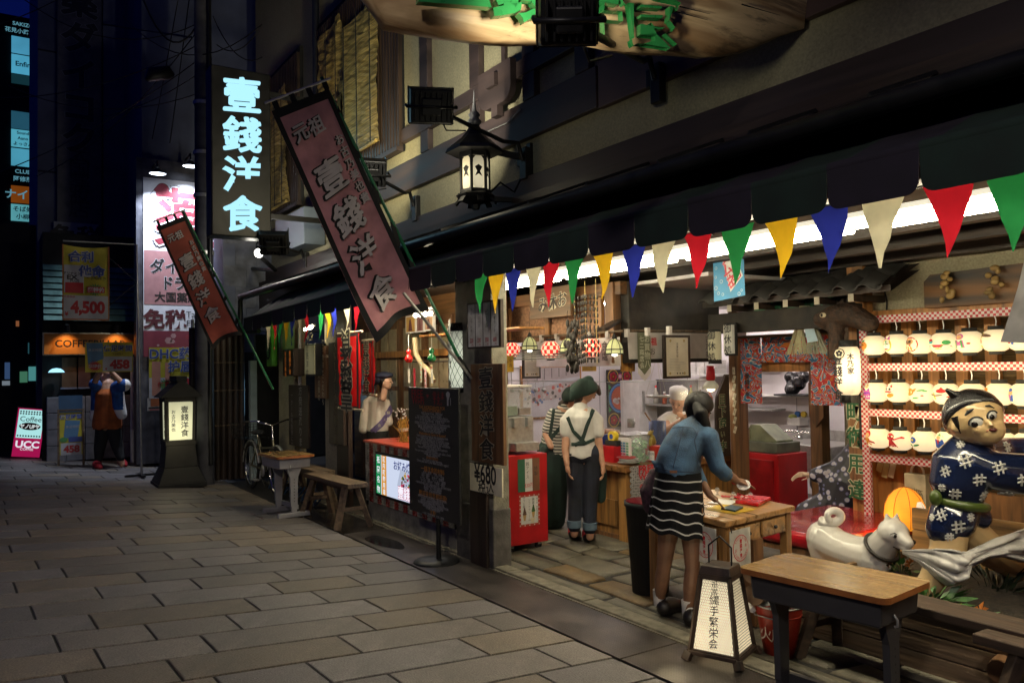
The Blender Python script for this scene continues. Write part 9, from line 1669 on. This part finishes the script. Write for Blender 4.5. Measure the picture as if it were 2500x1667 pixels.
# ---------------------------------------------------------------- cook
T=TH('person','cook in a white cap and white shirt working behind the counter','person',(-5.97,5.922,0.271)[:2]+(.012,)); hc=V((-5.891,5.9,1.209)); HR=.088; ffw=-CF*.75-CR*.35-CU*.45; fup=CU*.9-CF*.3; b=MB()
limb(b,[(-5.986,5.975,0.517),(-5.982,5.963,0.856),(-5.978,5.963,0.992)],[.13,.12,.10]); limb(b,[(-5.966,5.959,1.048),(-5.929,5.937,1.147)],[.055,.05]); headbase(b,hc,HR,ffw,fup)
limb(b,[(-6.047,5.856,1.007),(-5.854,5.7,0.913),(-5.682,5.684,0.993),(-5.661,5.714,1.021)],[.055,.048,.04,.03]); limb(b,[(-5.924,6.098,1.001),(-5.785,5.987,0.909),(-5.679,5.778,1.017)],[.055,.046,.03]); hand(b,(-5.67,5.701,1.013),(-5.62,5.719,1.063),CR*.5-CF*.6,.011,CU); hand(b,(-5.666,5.798,1.008),(-5.644,5.72,1.062),-CR*.5-CF*.6,.011,CU); zf=T.L
for s in (-1,1): limb(b,[V((-5.986,5.975,0.517))+CR*.09*s,(zf.x+CR.x*.09*s,zf.y+CR.y*.09*s,.08)],[.085,.05])
o=fused('body',b,M_skin,T.o,.006,3); o.location=tuple(-T.L); face(T,hc,HR,ffw,fup,M_skin)
b=MB(); limb(b,[(-5.99,5.975,0.411),(-5.983,5.967,0.772),(-5.979,5.963,0.962),(-5.974,5.966,1.035)],[.165,.15,.135,.085]); limb(b,[(-6.016,5.902,1.019),(-6.03,5.828,0.988),(-5.94,5.75,0.93)],[.08,.075,.062]); limb(b,[(-5.944,6.048,1.015),(-5.899,6.083,0.981),(-5.82,6.024,0.926)],[.08,.075,.06]); limb(b,[(-5.99,5.975,0.411),(zf.x,zf.y,.35)],[.16,.17]); o=fused('white_shirt',b,M_shirt,T.o,.01,4); o.location=tuple(-T.L)
hb=hc+V(fup)*.045; u_,w_=perp(fup); b=MB();
for k,(r_,h_) in enumerate(((.092,.0),(.095,.05),(.094,.085),(.075,.098),(.001,.10))): b.v+=[tuple(hb+(u_*math.cos(2*PI*i/22)+w_*math.sin(2*PI*i/22))*r_+V(fup).normalized()*h_) for i in range(22)]
for k in range(4):
    for i in range(22): b.f.append((k*22+i,k*22+(i+1)%22,(k+1)*22+(i+1)%22,(k+1)*22+i)); b.m.append(0); b.s.append(True)
T.part('cap',b,M_white); cap(T,'hair',hc,HR,-V(ffw)*.9-CU*.1,.35,M_hair,1.05); shoe(T,zf+V((.08,.05,0)),zf+V((.16,-.1,0)),M_shoe); shoe(T,zf+V((-.08,-.05,0)),zf+V((.0,-.2,0)),M_shoe)
# ---------------------------------------------------------------- mannequin at the counter
c0=V((-8.781,3.86,.0)); T=TH('mannequin','shop mannequin in a cream satin top, navy beret and purple sash','mannequin',tuple(c0)); hc=V((-8.506,3.84,1.429)); HR=.078; ffw=CR*.92-CF*.25+CU*.05; fup=CU; b=MB(); x,y=c0.x,c0.y
limb(b,[hc-CU*.19-CR*.03,hc-CU*.05],[.04,.036]); headbase(b,hc,HR,ffw,fup); o=fused('head',b,mat('mannequin_skin',(.52,.32,.22),.35,var=.03),T.o,.006,3); o.location=tuple(-T.L); face(T,hc,HR,ffw,fup,M_skin)
M_sat=mat('cream_satin',(.72,.65,.56),.32,var=.10,scale=4,bump=.9,bscale=9); b=MB(); zt_=hc.z-.16
limb(b,[V((x,y,.86)),V((x,y,1.0)),V((x,y,zt_-.07)),V((x,y,zt_))+CR*.0],[.13,.115,.105,.045]); limb(b,[V((x,y,zt_-.04))-CR*.07,V((x,y,zt_-.08))-CR*.125,V((x,y,zt_-.24))-CR*.155,V((x,y,.87))-CR*.17],[.05,.05,.055,.06]); limb(b,[V((x,y,zt_-.04))+CR*.065,V((x,y,zt_-.08))+CR*.11,V((x,y,zt_-.24))+CR*.125,V((x,y,.95))+CR*.135],[.05,.045,.045,.05]); bl=fused('satin_top',b,M_sat,T.o,.009,4); tree=surf_of(bl); bl.location=tuple(-T.L)
b=MB(); seam(tree,[(-7.975,3.7,1.268),(-8.107,3.7,1.106),(-8.33,3.7,0.959),(-8.585,3.7,0.851)],.07,b,.006,14); T.part('purple_sash',b,mat('purple_sash',(.14,.10,.24),.6))
b=MB()
for i,p in enumerate(((-8.041,3.7,1.185),(-8.129,3.7,1.096),(-8.24,3.7,1.014),(-8.376,3.7,0.943))):
    h,nn=onto(tree,p)
    if h: q=h+nn*.012; u_=(CR-nn*CR.dot(nn)).normalized(); b.text('国婦人会'[i],q,u_,nn.cross(u_),.04)
T.part('sash_lettering',b,P_cream); T.part('lower_body',MB().lathe([(.001,0),(.14,0),(.13,.85)],(x,y,0),16),M_blackm)
cap(T,'hair',hc,HR,-V(ffw)*.8+CU*.45,-.1,M_hair,1.12,noise=.05); b=MB(); b.ball(hc+CU*.075-CR*.02,(.115,.115,.045),14).ball(hc-CR*.075+CU*.03,(.08,.07,.06),12); limb(b,[hc-CR*.10+CU*.02,hc-CR*.15-CU*.03],[.05,.03]); o=fused('beret',b,mat('navy_cloth',(.015,.02,.045),.8),T.o,.009,3); o.location=tuple(-T.L)
# ---------------------------------------------------------------- person holding up a price board
pb_=(-14.22,1.614,0.1); T=TH('person','street promoter in a blue happi coat and orange shirt holding a board overhead','person',pb_); D0=12.55; fl,fr=(-14.07,1.452,0.102),(-13.864,1.764,0.135); b=MB(); hc=V((-14.013,1.55,1.565)); HR=.095; ffw=-CF*.95-CU*.1; fup=CU
limb(b,[(-14.063,1.521,0.708),(-14.109,1.468,0.386),fl],[.10,.075,.045]); limb(b,[(-13.978,1.65,0.705),(-13.946,1.716,0.381),fr],[.10,.075,.045]); limb(b,[(-14.017,1.585,0.803),(-14.009,1.573,1.255),(-14.008,1.567,1.384)],[.16,.16,.12]); limb(b,[(-14.007,1.567,1.416),(-14.011,1.556,1.513)],[.06,.055]); headbase(b,hc,HR,ffw,fup); limb(b,[(-14.028,1.448,1.355),(-13.889,1.383,1.422),(-13.785,1.44,1.612)],[.06,.05,.035]); limb(b,[(-13.869,1.69,1.35),(-13.642,1.76,1.396),(-13.684,1.593,1.59)],[.06,.05,.035]); hand(b,(-13.785,1.44,1.599),(-13.746,1.459,1.687),CR,.013); hand(b,(-13.685,1.594,1.577),(-13.68,1.559,1.666),-CR,.013)
o=fused('body',b,M_skin,T.o,.011,3); o.location=tuple(-T.L); face(T,hc,HR,ffw,fup,M_skin); cap(T,'hair',hc,HR,CF*.6+CU*.8,.1,M_hair,1.08)
b=MB(); limb(b,[(-14.026,1.575,0.739),(-14.009,1.573,1.255),(-14.006,1.573,1.358)],[.22,.185,.12]); o=fused('orange_shirt',b,mat('orange_cloth',(.40,.10,.02),.85),T.o,.015,3); hem(o,0.707); o.location=tuple(-T.L)
b=MB(); M_hap=mat('happi_blue',(.015,.08,.30),.8,var=.3); limb(b,[(-14.05,1.451,1.355),(-14.047,1.439,1.002),(-14.068,1.412,0.887)],[.10,.10,.08]); limb(b,[(-13.891,1.693,1.35),(-13.861,1.718,1.061),(-13.837,1.761,0.919)],[.10,.10,.08]); limb(b,[(-14.028,1.448,1.355),(-13.923,1.386,1.403)],[.10,.09]); limb(b,[(-13.869,1.69,1.35),(-13.668,1.775,1.383)],[.10,.10]); o=fused('happi_coat',b,[M_hap,P_wht],T.o,.015,3,pick=lambda c:1 if (c[2]<0.999 or c[1]>1.772) else 0); o.location=tuple(-T.L)
b=MB(); limb(b,[(-14.063,1.521,0.708),(-14.106,1.473,0.386),(-14.062,1.457,0.23)],[.115,.085,.06]); limb(b,[(-13.978,1.65,0.705),(-13.946,1.716,0.381),(-13.871,1.747,0.238)],[.115,.085,.06]); o=fused('leggings',b,M_blackm,T.o,.014,3); o.location=tuple(-T.L)
for s_ in ((-13.833,1.4,0.117),(-14.216,1.797,0.085)): shoe(T,s_,V(s_)+V((.20,.03,-.005)),M_rsock,.06,'red_shoe')
XH=-13.55; l,r=1.208,1.851; zt_,zb_=2.039,1.591
def d_458(b,M,w,h):
    shape(b,M,[(w*.02,h*.98),(w*.36,h*.98),(w*.38,h*.45),(w*.06,h*.25)],.002,7); rect(b,M,w*.36,h*.03,w*.98,h*.52,.002,0,1); lab(b,M,'休足時間',w*.68,h*.80,w*.155,.004,1,off=.06); lab(b,M,'休足時間',w*.68,h*.80,w*.155,.006,2,off=.02); lab(b,M,'<18枚>',w*.68,h*.60,w*.07,.004,5); lab(b,M,'458',w*.72,h*.24,w*.27,.004,3,off=.06); lab(b,M,'¥',w*.43,h*.10,w*.07,.004,3,off=.03); burst(b,M,w*.2,h*.2,w*.17,3); lab(b,M,'超特价',w*.2,h*.2,w*.09,.006,1,off=.02); lab(b,M,'休足時間',w*.2,h*.74,w*.07,.004,1)
poster('yellow and white foot patch price board held overhead','','','','','',None,None) if False else poster('yellow and white foot patch price board held up overhead',-13.36,l,r,zt_,zb_,d_458,[PM[0]]+PM[1:],'price_board','price board')
# ---------------------------------------------------------------- kimono mannequin behind the post
c=V((-4.224,6.1,0.591)); T=TH('mannequin','seated mannequin in a dark blossom kimono pointing with one pale hand','mannequin',(c.x,c.y,.40)); M_kim=bpy.data.materials.new('blossom_kimono'); M_kim.use_nodes=True
nt=M_kim.node_tree; tc=nt.nodes.new('ShaderNodeTexCoord'); vo=nt.nodes.new('ShaderNodeTexVoronoi'); vo.inputs['Scale'].default_value=17; cr=nt.nodes.new('ShaderNodeValToRGB'); cr.color_ramp.interpolation='CONSTANT'; cr.color_ramp.elements[0].color=(.35,.28,.12,1); cr.color_ramp.elements[1].position=.12; cr.color_ramp.elements[1].color=(.42,.40,.46,1); e=cr.color_ramp.elements.new(.34); e.color=(.10,.10,.22,1); e=cr.color_ramp.elements.new(.42); e.color=(.010,.009,.016,1); nt.links.new(tc.outputs['Object'],vo.inputs['Vector']); nt.links.new(vo.outputs['Distance'],cr.inputs[0]); nt.links.new(cr.outputs[0],nt.nodes['Principled BSDF'].inputs['Base Color'])
b=MB(); limb(b,[c+V((.25,.2,.35)),c+V((.12,.12,.15)),c+V((.08,.05,-.05)),c+V((.05,.0,-.25))],[.09,.15,.19,.17]); limb(b,[c+V((.15,.1,.25)),c+V((.0,.0,.07)),c+V((-.13,-.1,.015))],[.09,.08,.065]); limb(b,[c+V((-.06,-.05,.0)),c+V((-.02,-.05,-.2))],[.07,.10]); limb(b,[c+V((.0,-.0,-.22)),c+V((-.2,-.12,-.34)),c+V((-.25,-.3,-.6))],[.15,.13,.10]); o=fused('kimono',b,M_kim,T.o,.012,3); o.location=tuple(-T.L)
b=MB(); w_=c+V((-.14,-.11,.015)); k_=c+V((-.215,-.165,.02)); limb(b,[c+V((-.08,-.06,.02)),w_],[.03,.022]); hand(b,w_,k_,CU*-.4-CR*.2,.009,CU); o=fused('hand',b,mat('pale_skin',(.55,.40,.30),.4,var=.03),T.o,.005,3); o.location=tuple(-T.L)
hc=c+V((.28,.22,.62)); b=MB(); headbase(b,hc,.085,-CF,CU); limb(b,[hc-CU*.2,hc-CU*.06],[.05,.042]); o=fused('head',b,bpy.data.materials['pale_skin'],T.o,.007,3); o.location=tuple(-T.L); face(T,hc,.085,-CF,CU,M_skin); cap(T,'hair',hc,.085,CF*.7+CU*.7,-.05,M_hair,1.15)
# ---------------------------------------------------------------- white dog statue
M_dog=mat('glossy_white_dog',(.78,.75,.68),.22,var=.05,scale=3,coat=.6,dirt=.15); YD=4.72
def q(px,py,dy=0): pass
T=TH('dog_statue','glossy white dog statue tugging the boy\'s loincloth','statue',(-3.085,4.72,.30)); b=MB()
H0=V((-3.39,4.74,0.376)); S0=V((-3.184,4.72,0.348)); Ch=V((-2.998,4.7,0.341)); Nk=V((-2.913,4.68,0.454)); Hd=V((-2.845,4.66,0.537)); Sn=V((-2.723,4.62,0.494))
limb(b,[H0+CU*.02,H0.lerp(S0,.5),S0,Ch],[.122,.112,.110,.122],n=16); limb(b,[Ch+CU*.02,Nk,Hd-CU*.01],[.108,.092,.080],n=14); limb(b,[H0-CU*.02-CR*.015,H0-CU*.1],[.1,.09]); b.ball(Hd,(.092,.092,.082),14); limb(b,[Hd+CR*.03-CU*.012,Hd.lerp(Sn,.6),Sn],[.072,.050,.034],n=12); b.ball(Hd-CU*.03+CR*.01,(.07,.07,.055),10); limb(b,[Hd.lerp(Sn,.25)-CU*.05,Sn-CU*.035-CR*.01],[.035,.018])
for ex,dd in (((-2.869,4.63,0.627),0),((-2.839,4.7,0.623),0)): E_=V(ex); b.tube([Hd.lerp(E_,.35),Hd.lerp(E_,.75),E_+CU*.03],[.048,.038,.006],n=8,flat=.6)
GZ=.29
for p,kx,ky in ((H0+CR*.03-CF*.07,-.02,0),(H0+CR*.0+CF*.06,-.03,0)): limb(b,[p-CU*.03,V((p.x+.03,p.y,p.z-.14)),V((p.x-.045,p.y,GZ+.13)),V((p.x-.02,p.y,GZ+.025))],[.075,.05,.03,.032])
for p in (Ch-CF*.06,Ch+CF*.06): limb(b,[p-CU*.03,V((p.x-.01,p.y,GZ+.16)),V((p.x+.0,p.y,GZ+.025))],[.06,.036,.034])
o=fused('body',b,M_dog,T.o,.008,7); tree=surf_of(o); o.location=tuple(-T.L); tc_=V((-3.324,4.74,0.557)); b=MB(); pts=[]; rs=[]
for k in range(19): a=math.radians(-150+k*22); rr_=.062-.0012*k; pts.append(tc_+CR*rr_*math.cos(a)+CU*rr_*math.sin(a)*.78-CF*(.002*k)); rs.append(.036*(1-.025*k))
b.tube([H0-CR*.01+CU*.07]+pts,[.045]+rs,n=12); o2=fused('curled_tail',b,M_dog,T.o,.007,3); o2.location=tuple(-T.L)
h,nn=onto(tree,(-2.742,4.5,0.552));
if h: T.part('eye',MB().ball(h,(.016,.013,.010),10),P_wht); T.part('pupil',MB().ball(h-CF*.012+CR*.002,.010,10),paint((.01,.01,.01),rough=.15)); T.part('eyebrow',MB().tube([h-CR*.024+CU*.012-CF*.004,h+CU*.017-CF*.008,h+CR*.02+CU*.008-CF*.004],[.002,.0045,.002],n=5),P_ink)
T.part('nose',MB().ball(Sn+CR*.022+CU*.008,(.021,.021,.017),10),paint((.012,.012,.012),rough=.15)); b=MB(); seam(tree,[(-2.75,4.5,0.488),(-2.724,4.5,0.481),(-2.687,4.5,0.466),(-2.669,4.5,0.467)],.010,b,.002); T.part('mouth_line',b,P_ink)
for E_ in ((-2.846,4.6,0.602),): h,nn=onto(tree,E_);
ax=(Hd-Ch).normalized(); u_,w_=perp(ax); cc=Nk.lerp(Ch,.25); b=MB().tube([cc+(u_*math.cos(a)+w_*math.sin(a))*.106 for a in [2*PI*k/26 for k in range(27)]],.011,n=8,caps=False); T.part('collar',b,mat('dark_collar',(.05,.045,.04),.5,metal=.3)); T.part('collar_bell',MB().ball(cc-u_*.0+V((0,0,-.10))-CF*.02,.03,10),mat('dark_bronze',(.05,.04,.025),.4,metal=.6))
# ---------------------------------------------------------------- boy statue
D_=4.45; M_bsk=mat('glossy_painted_skin',(.70,.49,.24),.25,var=.04,scale=3,coat=.5); M_navy=mat('glossy_navy',(.008,.014,.045),.18,var=.15,scale=3,coat=.7)
T=TH('boy_statue','glossy painted statue of a running boy in a navy kimono looking back at the dog','statue',(-2.677,4.55,0.118)); k=D_/1944.
hc=V((-2.297,4.57,1.271)); HR=65*k
C0_=(CR,CU,CF); CF=(hc-CAM).normalized(); CR=CF.cross(V((0,0,1))).normalized(); CU=CR.cross(CF)   # seen along the line to the head
b=MB(); b.ball(hc,(HR,HR,HR*1.02),18); b.ball(hc+CR*HR*.35-CU*HR*.42-CF*HR*.25,(HR*.68,HR*.68,HR*.62),14);
def hp0(x,y,kk=1.0): z=math.sqrt(max(.02,1-x*x-y*y)); return hc+(CR*x+CU*y-CF*z)*HR*kk
hp=hp0
b.tube([hp(.40,-.08,.98),hp(.50,-.24,1.16),hp(.44,-.30,1.02)],[HR*.06,HR*.12,HR*.08],n=8); b.ball(hp(-.62,-.40,.95),(HR*.16,HR*.16,HR*.22),10); b.ball(hp(.15,-.45,.93),HR*.22,10)
limb(b,[hc-CU*HR*.7-CR*HR*.0,V((-2.321,4.597,1.1))],[HR*.45,HR*.45]); o=fused('head',b,M_bsk,T.o,.008,5); th_=surf_of(o); o.location=tuple(-T.L)
def hp(x,y,kk=1.0):
    h=th_.ray_cast(hc+(CR*x+CU*y-CF*4)*HR,CF)[0]
    return hc+(h-hc)*kk if h is not None else hp0(x,y,kk)
for (x,y,rot,s) in ((.08,-.19,-.45,.24),(.58,.06,-.45,.21)):
    p=hp(x,y,.985); n_=(p-hc).normalized(); u_=(CR*math.cos(.45)+CU*math.sin(.45)); u_=(u_-n_*u_.dot(n_)).normalized(); v_=n_.cross(u_); Mx=Matrix(((u_.x,v_.x,n_.x,p.x),(u_.y,v_.y,n_.y,p.y),(u_.z,v_.z,n_.z,p.z),(0,0,0,1)))
    e=T.part('eye',MB().ball((0,0,0),(HR*s,HR*s*.82,HR*.10),14,M=Mx),mat('eye_white',(.75,.73,.68),.12)); T.sub(e,'pupil',MB().ball((-HR*s*.28,-HR*s*.12,HR*.06),(HR*s*.50,HR*s*.52,HR*.07),12,M=Mx),paint((.01,.008,.008),rough=.1)); T.sub(e,'eyelid',MB().tube([Mx@V((HR*s*1.02*math.cos(a),HR*s*.86*math.sin(a),HR*.05)) for a in [PI*j/9 for j in range(10)]],HR*.03,n=6),P_ink)
T.part('eyebrow',MB().tube([hp(-.26,.06,1.01),hp(-.14,.20,1.02),hp(.02,.30,1.01)],[HR*.03,HR*.065,HR*.02],n=7),P_ink); T.part('eyebrow',MB().tube([hp(.38,.40,1.01),hp(.50,.41,1.02),hp(.66,.34,1.0)],[HR*.025,HR*.05,HR*.02],n=7),P_ink)
T.part('mouth',MB().ball(hp(.62,-.46,.95),(HR*.16,HR*.16,HR*.08),10),mat('dark_mouth',(.10,.012,.010),.3)); T.part('lips',MB().tube([hp(.40,-.50,.98),hp(.55,-.40,1.0),hp(.76,-.36,.96),hp(.70,-.52,.97),hp(.52,-.60,.97),hp(.40,-.50,.98)],HR*.035,n=6),mat('lip_paint',(.36,.12,.06),.3))
cap(T,'hair',hc,HR,-CR*.38+CU*.76+CF*.58,-.13,mat('glossy_black_hair',(.010,.009,.010),.22,var=.2,scale=50,bump=.5,stretch=(1,1,.15),coat=.5),1.07,noise=.01); b=MB(); limb(b,[hp(-.45,.80,1.05),V((-2.348,4.486,1.386)),V((-2.372,4.448,1.423))],[HR*.14,HR*.19,HR*.09]); o=fused('topknot',b,bpy.data.materials['glossy_black_hair'],T.o,.007,2); o.location=tuple(-T.L); T.part('sideburn',MB().tube([hp(-.60,.0,1.0),hp(-.52,-.3,1.0),hp(-.42,-.60,1.0)],[HR*.14,HR*.08,HR*.02],n=8),bpy.data.materials['glossy_black_hair'])
CR,CU,CF=C0_
b=MB(); Ns=V((-2.325,4.61,1.103)); limb(b,[Ns,V((-2.357,4.566,1.001)),V((-2.376,4.543,0.887)),V((-2.373,4.553,0.788))],[52*k,72*k,66*k,50*k],n=18); limb(b,[V((-2.309,4.529,1.031)),V((-2.222,4.591,0.978)),V((-2.139,4.682,0.961)),V((-2.049,4.781,0.957))],[44*k,50*k,52*k,50*k],n=14); limb(b,[V((-2.379,4.784,1.052)),V((-2.341,4.988,1.057)),V((-2.241,5.213,1.049))],[38*k,32*k,34*k],n=12)
o=fused('kimono_top',b,M_navy,T.o,.009,6); t1=surf_of(o); o.location=tuple(-T.L)
b=MB(); limb(b,[V((-2.374,4.553,0.772)),V((-2.396,4.505,0.706)),V((-2.417,4.476,0.649))],[48*k,56*k,48*k],n=16); limb(b,[V((-2.368,4.563,0.749)),V((-2.317,4.643,0.708))],[42*k,30*k]); o=fused('kimono_skirt',b,M_navy,T.o,.009,6); t2=surf_of(o); o.location=tuple(-T.L)
T.part('sash',MB().tube([V((-2.373,4.553,0.788))+V((a_,b_,c_)) for a_,b_,c_ in [(54*k*(CR.x*math.cos(t)-CF.x*math.sin(t)),54*k*(CR.y*math.cos(t)-CF.y*math.sin(t)),.012*math.cos(t)-.03*math.cos(t)) for t in [2*PI*j/24 for j in range(25)]]],.026,n=8,caps=False,flat=1.0),mat('olive_sash',(.06,.09,.015),.35,coat=.3)); T.part('sash_knot',MB().ball(V((-2.427,4.396,0.827)),(.035,.03,.045),10),bpy.data.materials['olive_sash'])
b=MB();
limb(b,[V((-2.406,4.492,0.66)),V((-2.41,4.474,0.526)),V((-2.465,4.4,0.356)),V((-2.548,4.319,0.214))],[44*k,42*k,32*k,24*k],n=14); limb(b,[V((-2.548,4.319,0.214)),V((-2.491,4.334,0.18))],[24*k,18*k]); limb(b,[V((-2.392,4.604,0.66)),V((-2.334,4.792,0.495)),V((-2.275,4.942,0.391)),V((-2.178,5.122,0.466))],[42*k,42*k,36*k,28*k],n=14); limb(b,[V((-2.138,4.682,0.979)),V((-1.973,4.86,0.97)),V((-1.866,4.985,0.981))],[24*k,22*k,17*k]); limb(b,[V((-2.321,5.091,1.046)),V((-2.174,5.369,1.05))],[20*k,17*k]); hand(b,V((-1.866,4.985,0.981)),V((-1.824,5.049,0.979)),-CU,.013)
o=fused('limbs',b,M_bsk,T.o,.009,5); o.location=tuple(-T.L)
# white loincloth pulled tight to the dog's mouth
b=MB(); M_lc=mat('white_glazed_cloth',(.50,.48,.45),.28,var=.08,coat=.4)
ST=[(V((-2.653,4.435,0.491)),V((-2.652,4.437,0.474)),.003),(V((-2.525,4.372,0.53)),V((-2.524,4.378,0.456)),.010),(V((-2.408,4.33,0.562)),V((-2.393,4.326,0.401)),.020),(V((-2.318,4.32,0.575)),V((-2.31,4.308,0.37)),.024),(V((-2.27,4.339,0.568)),V((-2.268,4.333,0.409)),.020),(V((-2.25,4.371,0.559)),V((-2.253,4.388,0.486)),.010),(V((-2.219,4.471,0.588)),V((-2.213,4.482,0.524)),.010),(V((-2.189,4.587,0.623)),V((-2.17,4.585,0.526)),.018),(V((-2.158,4.704,0.662)),V((-2.14,4.706,0.483)),.022),(V((-2.114,4.842,0.697)),V((-2.094,4.849,0.453)),.024)]
nv,ns=30,54; vs=[]
for i in range(ns+1):
    f_=i/ns*(len(ST)-1); k_=min(len(ST)-2,int(f_)); t_=f_-k_; t_=t_*t_*(3-2*t_); A0=ST[k_][0].lerp(ST[k_+1][0],t_); A1_=ST[k_][1].lerp(ST[k_+1][1],t_); am=ST[k_][2]*(1-t_)+ST[k_+1][2]*t_
    for j in range(nv+1): v=j/nv; vs.append(A0.lerp(A1_,v)-CF*(am*(1.2*math.sin(v*15+f_*.9)+.7*math.sin(v*27-f_*1.3))+am*2.2*math.sin(PI*v))+CU*am*.3*math.sin(v*9))
b.add(vs,[(i*(nv+1)+j,i*(nv+1)+j+1,(i+1)*(nv+1)+j+1,(i+1)*(nv+1)+j) for i in range(ns) for j in range(nv)],0,True); o=T.part('loincloth',b,M_lc); q_=o.modifiers.new('thickness','SOLIDIFY'); q_.thickness=.012; q_.offset=0
# white well-curb marks on the kimono
b=MB()
for tr_,p,s in [(t1,x_,s_) for x_,s_ in (((-2.213,4.309,1.057),.036),((-2.116,4.459,1.018),.034),((-2.273,4.22,1.005),.03),((-2.177,4.368,0.959),.032),((-2.249,4.264,0.885),.030),((-2.103,4.486,0.881),.034),((-2.139,4.599,1.118),.03),((-2.278,4.389,1.133),.022),((-2.286,4.206,0.919),.02),((-2.168,4.387,0.872),.028),((-2.047,4.567,0.955),.032))]+[(t2,x_,s_) for x_,s_ in (((-2.293,4.203,0.774),.032),((-2.245,4.279,0.712),.034),((-2.32,4.162,0.764),.018),((-2.273,4.239,0.659),.022),((-2.208,4.333,0.761),.022))]:
    h,nn=onto(tr_,p)
    if h is None: continue
    u_=(CR*.97+CU*.25); u_=(u_-nn*u_.dot(nn)).normalized(); v_=nn.cross(u_); v_=(v_+u_*.15).normalized()
    for sg in (-1,1):
        for a_,c_ in ((u_,v_),(v_,u_)):
            path=[]
            for t in (-1,-.5,0,.5,1):
                g=h+a_*s*t+c_*s*.36*sg+nn*.05; hit=tr_.ray_cast(g,-nn); path.append((hit[0] if hit[0] is not None else g-nn*.05)+nn*.001)
            b.tube(path,.0055,n=6)
T.part('hash_marks',b,mat('white_enamel_mark',(.6,.58,.52),.3),kind='stuff')
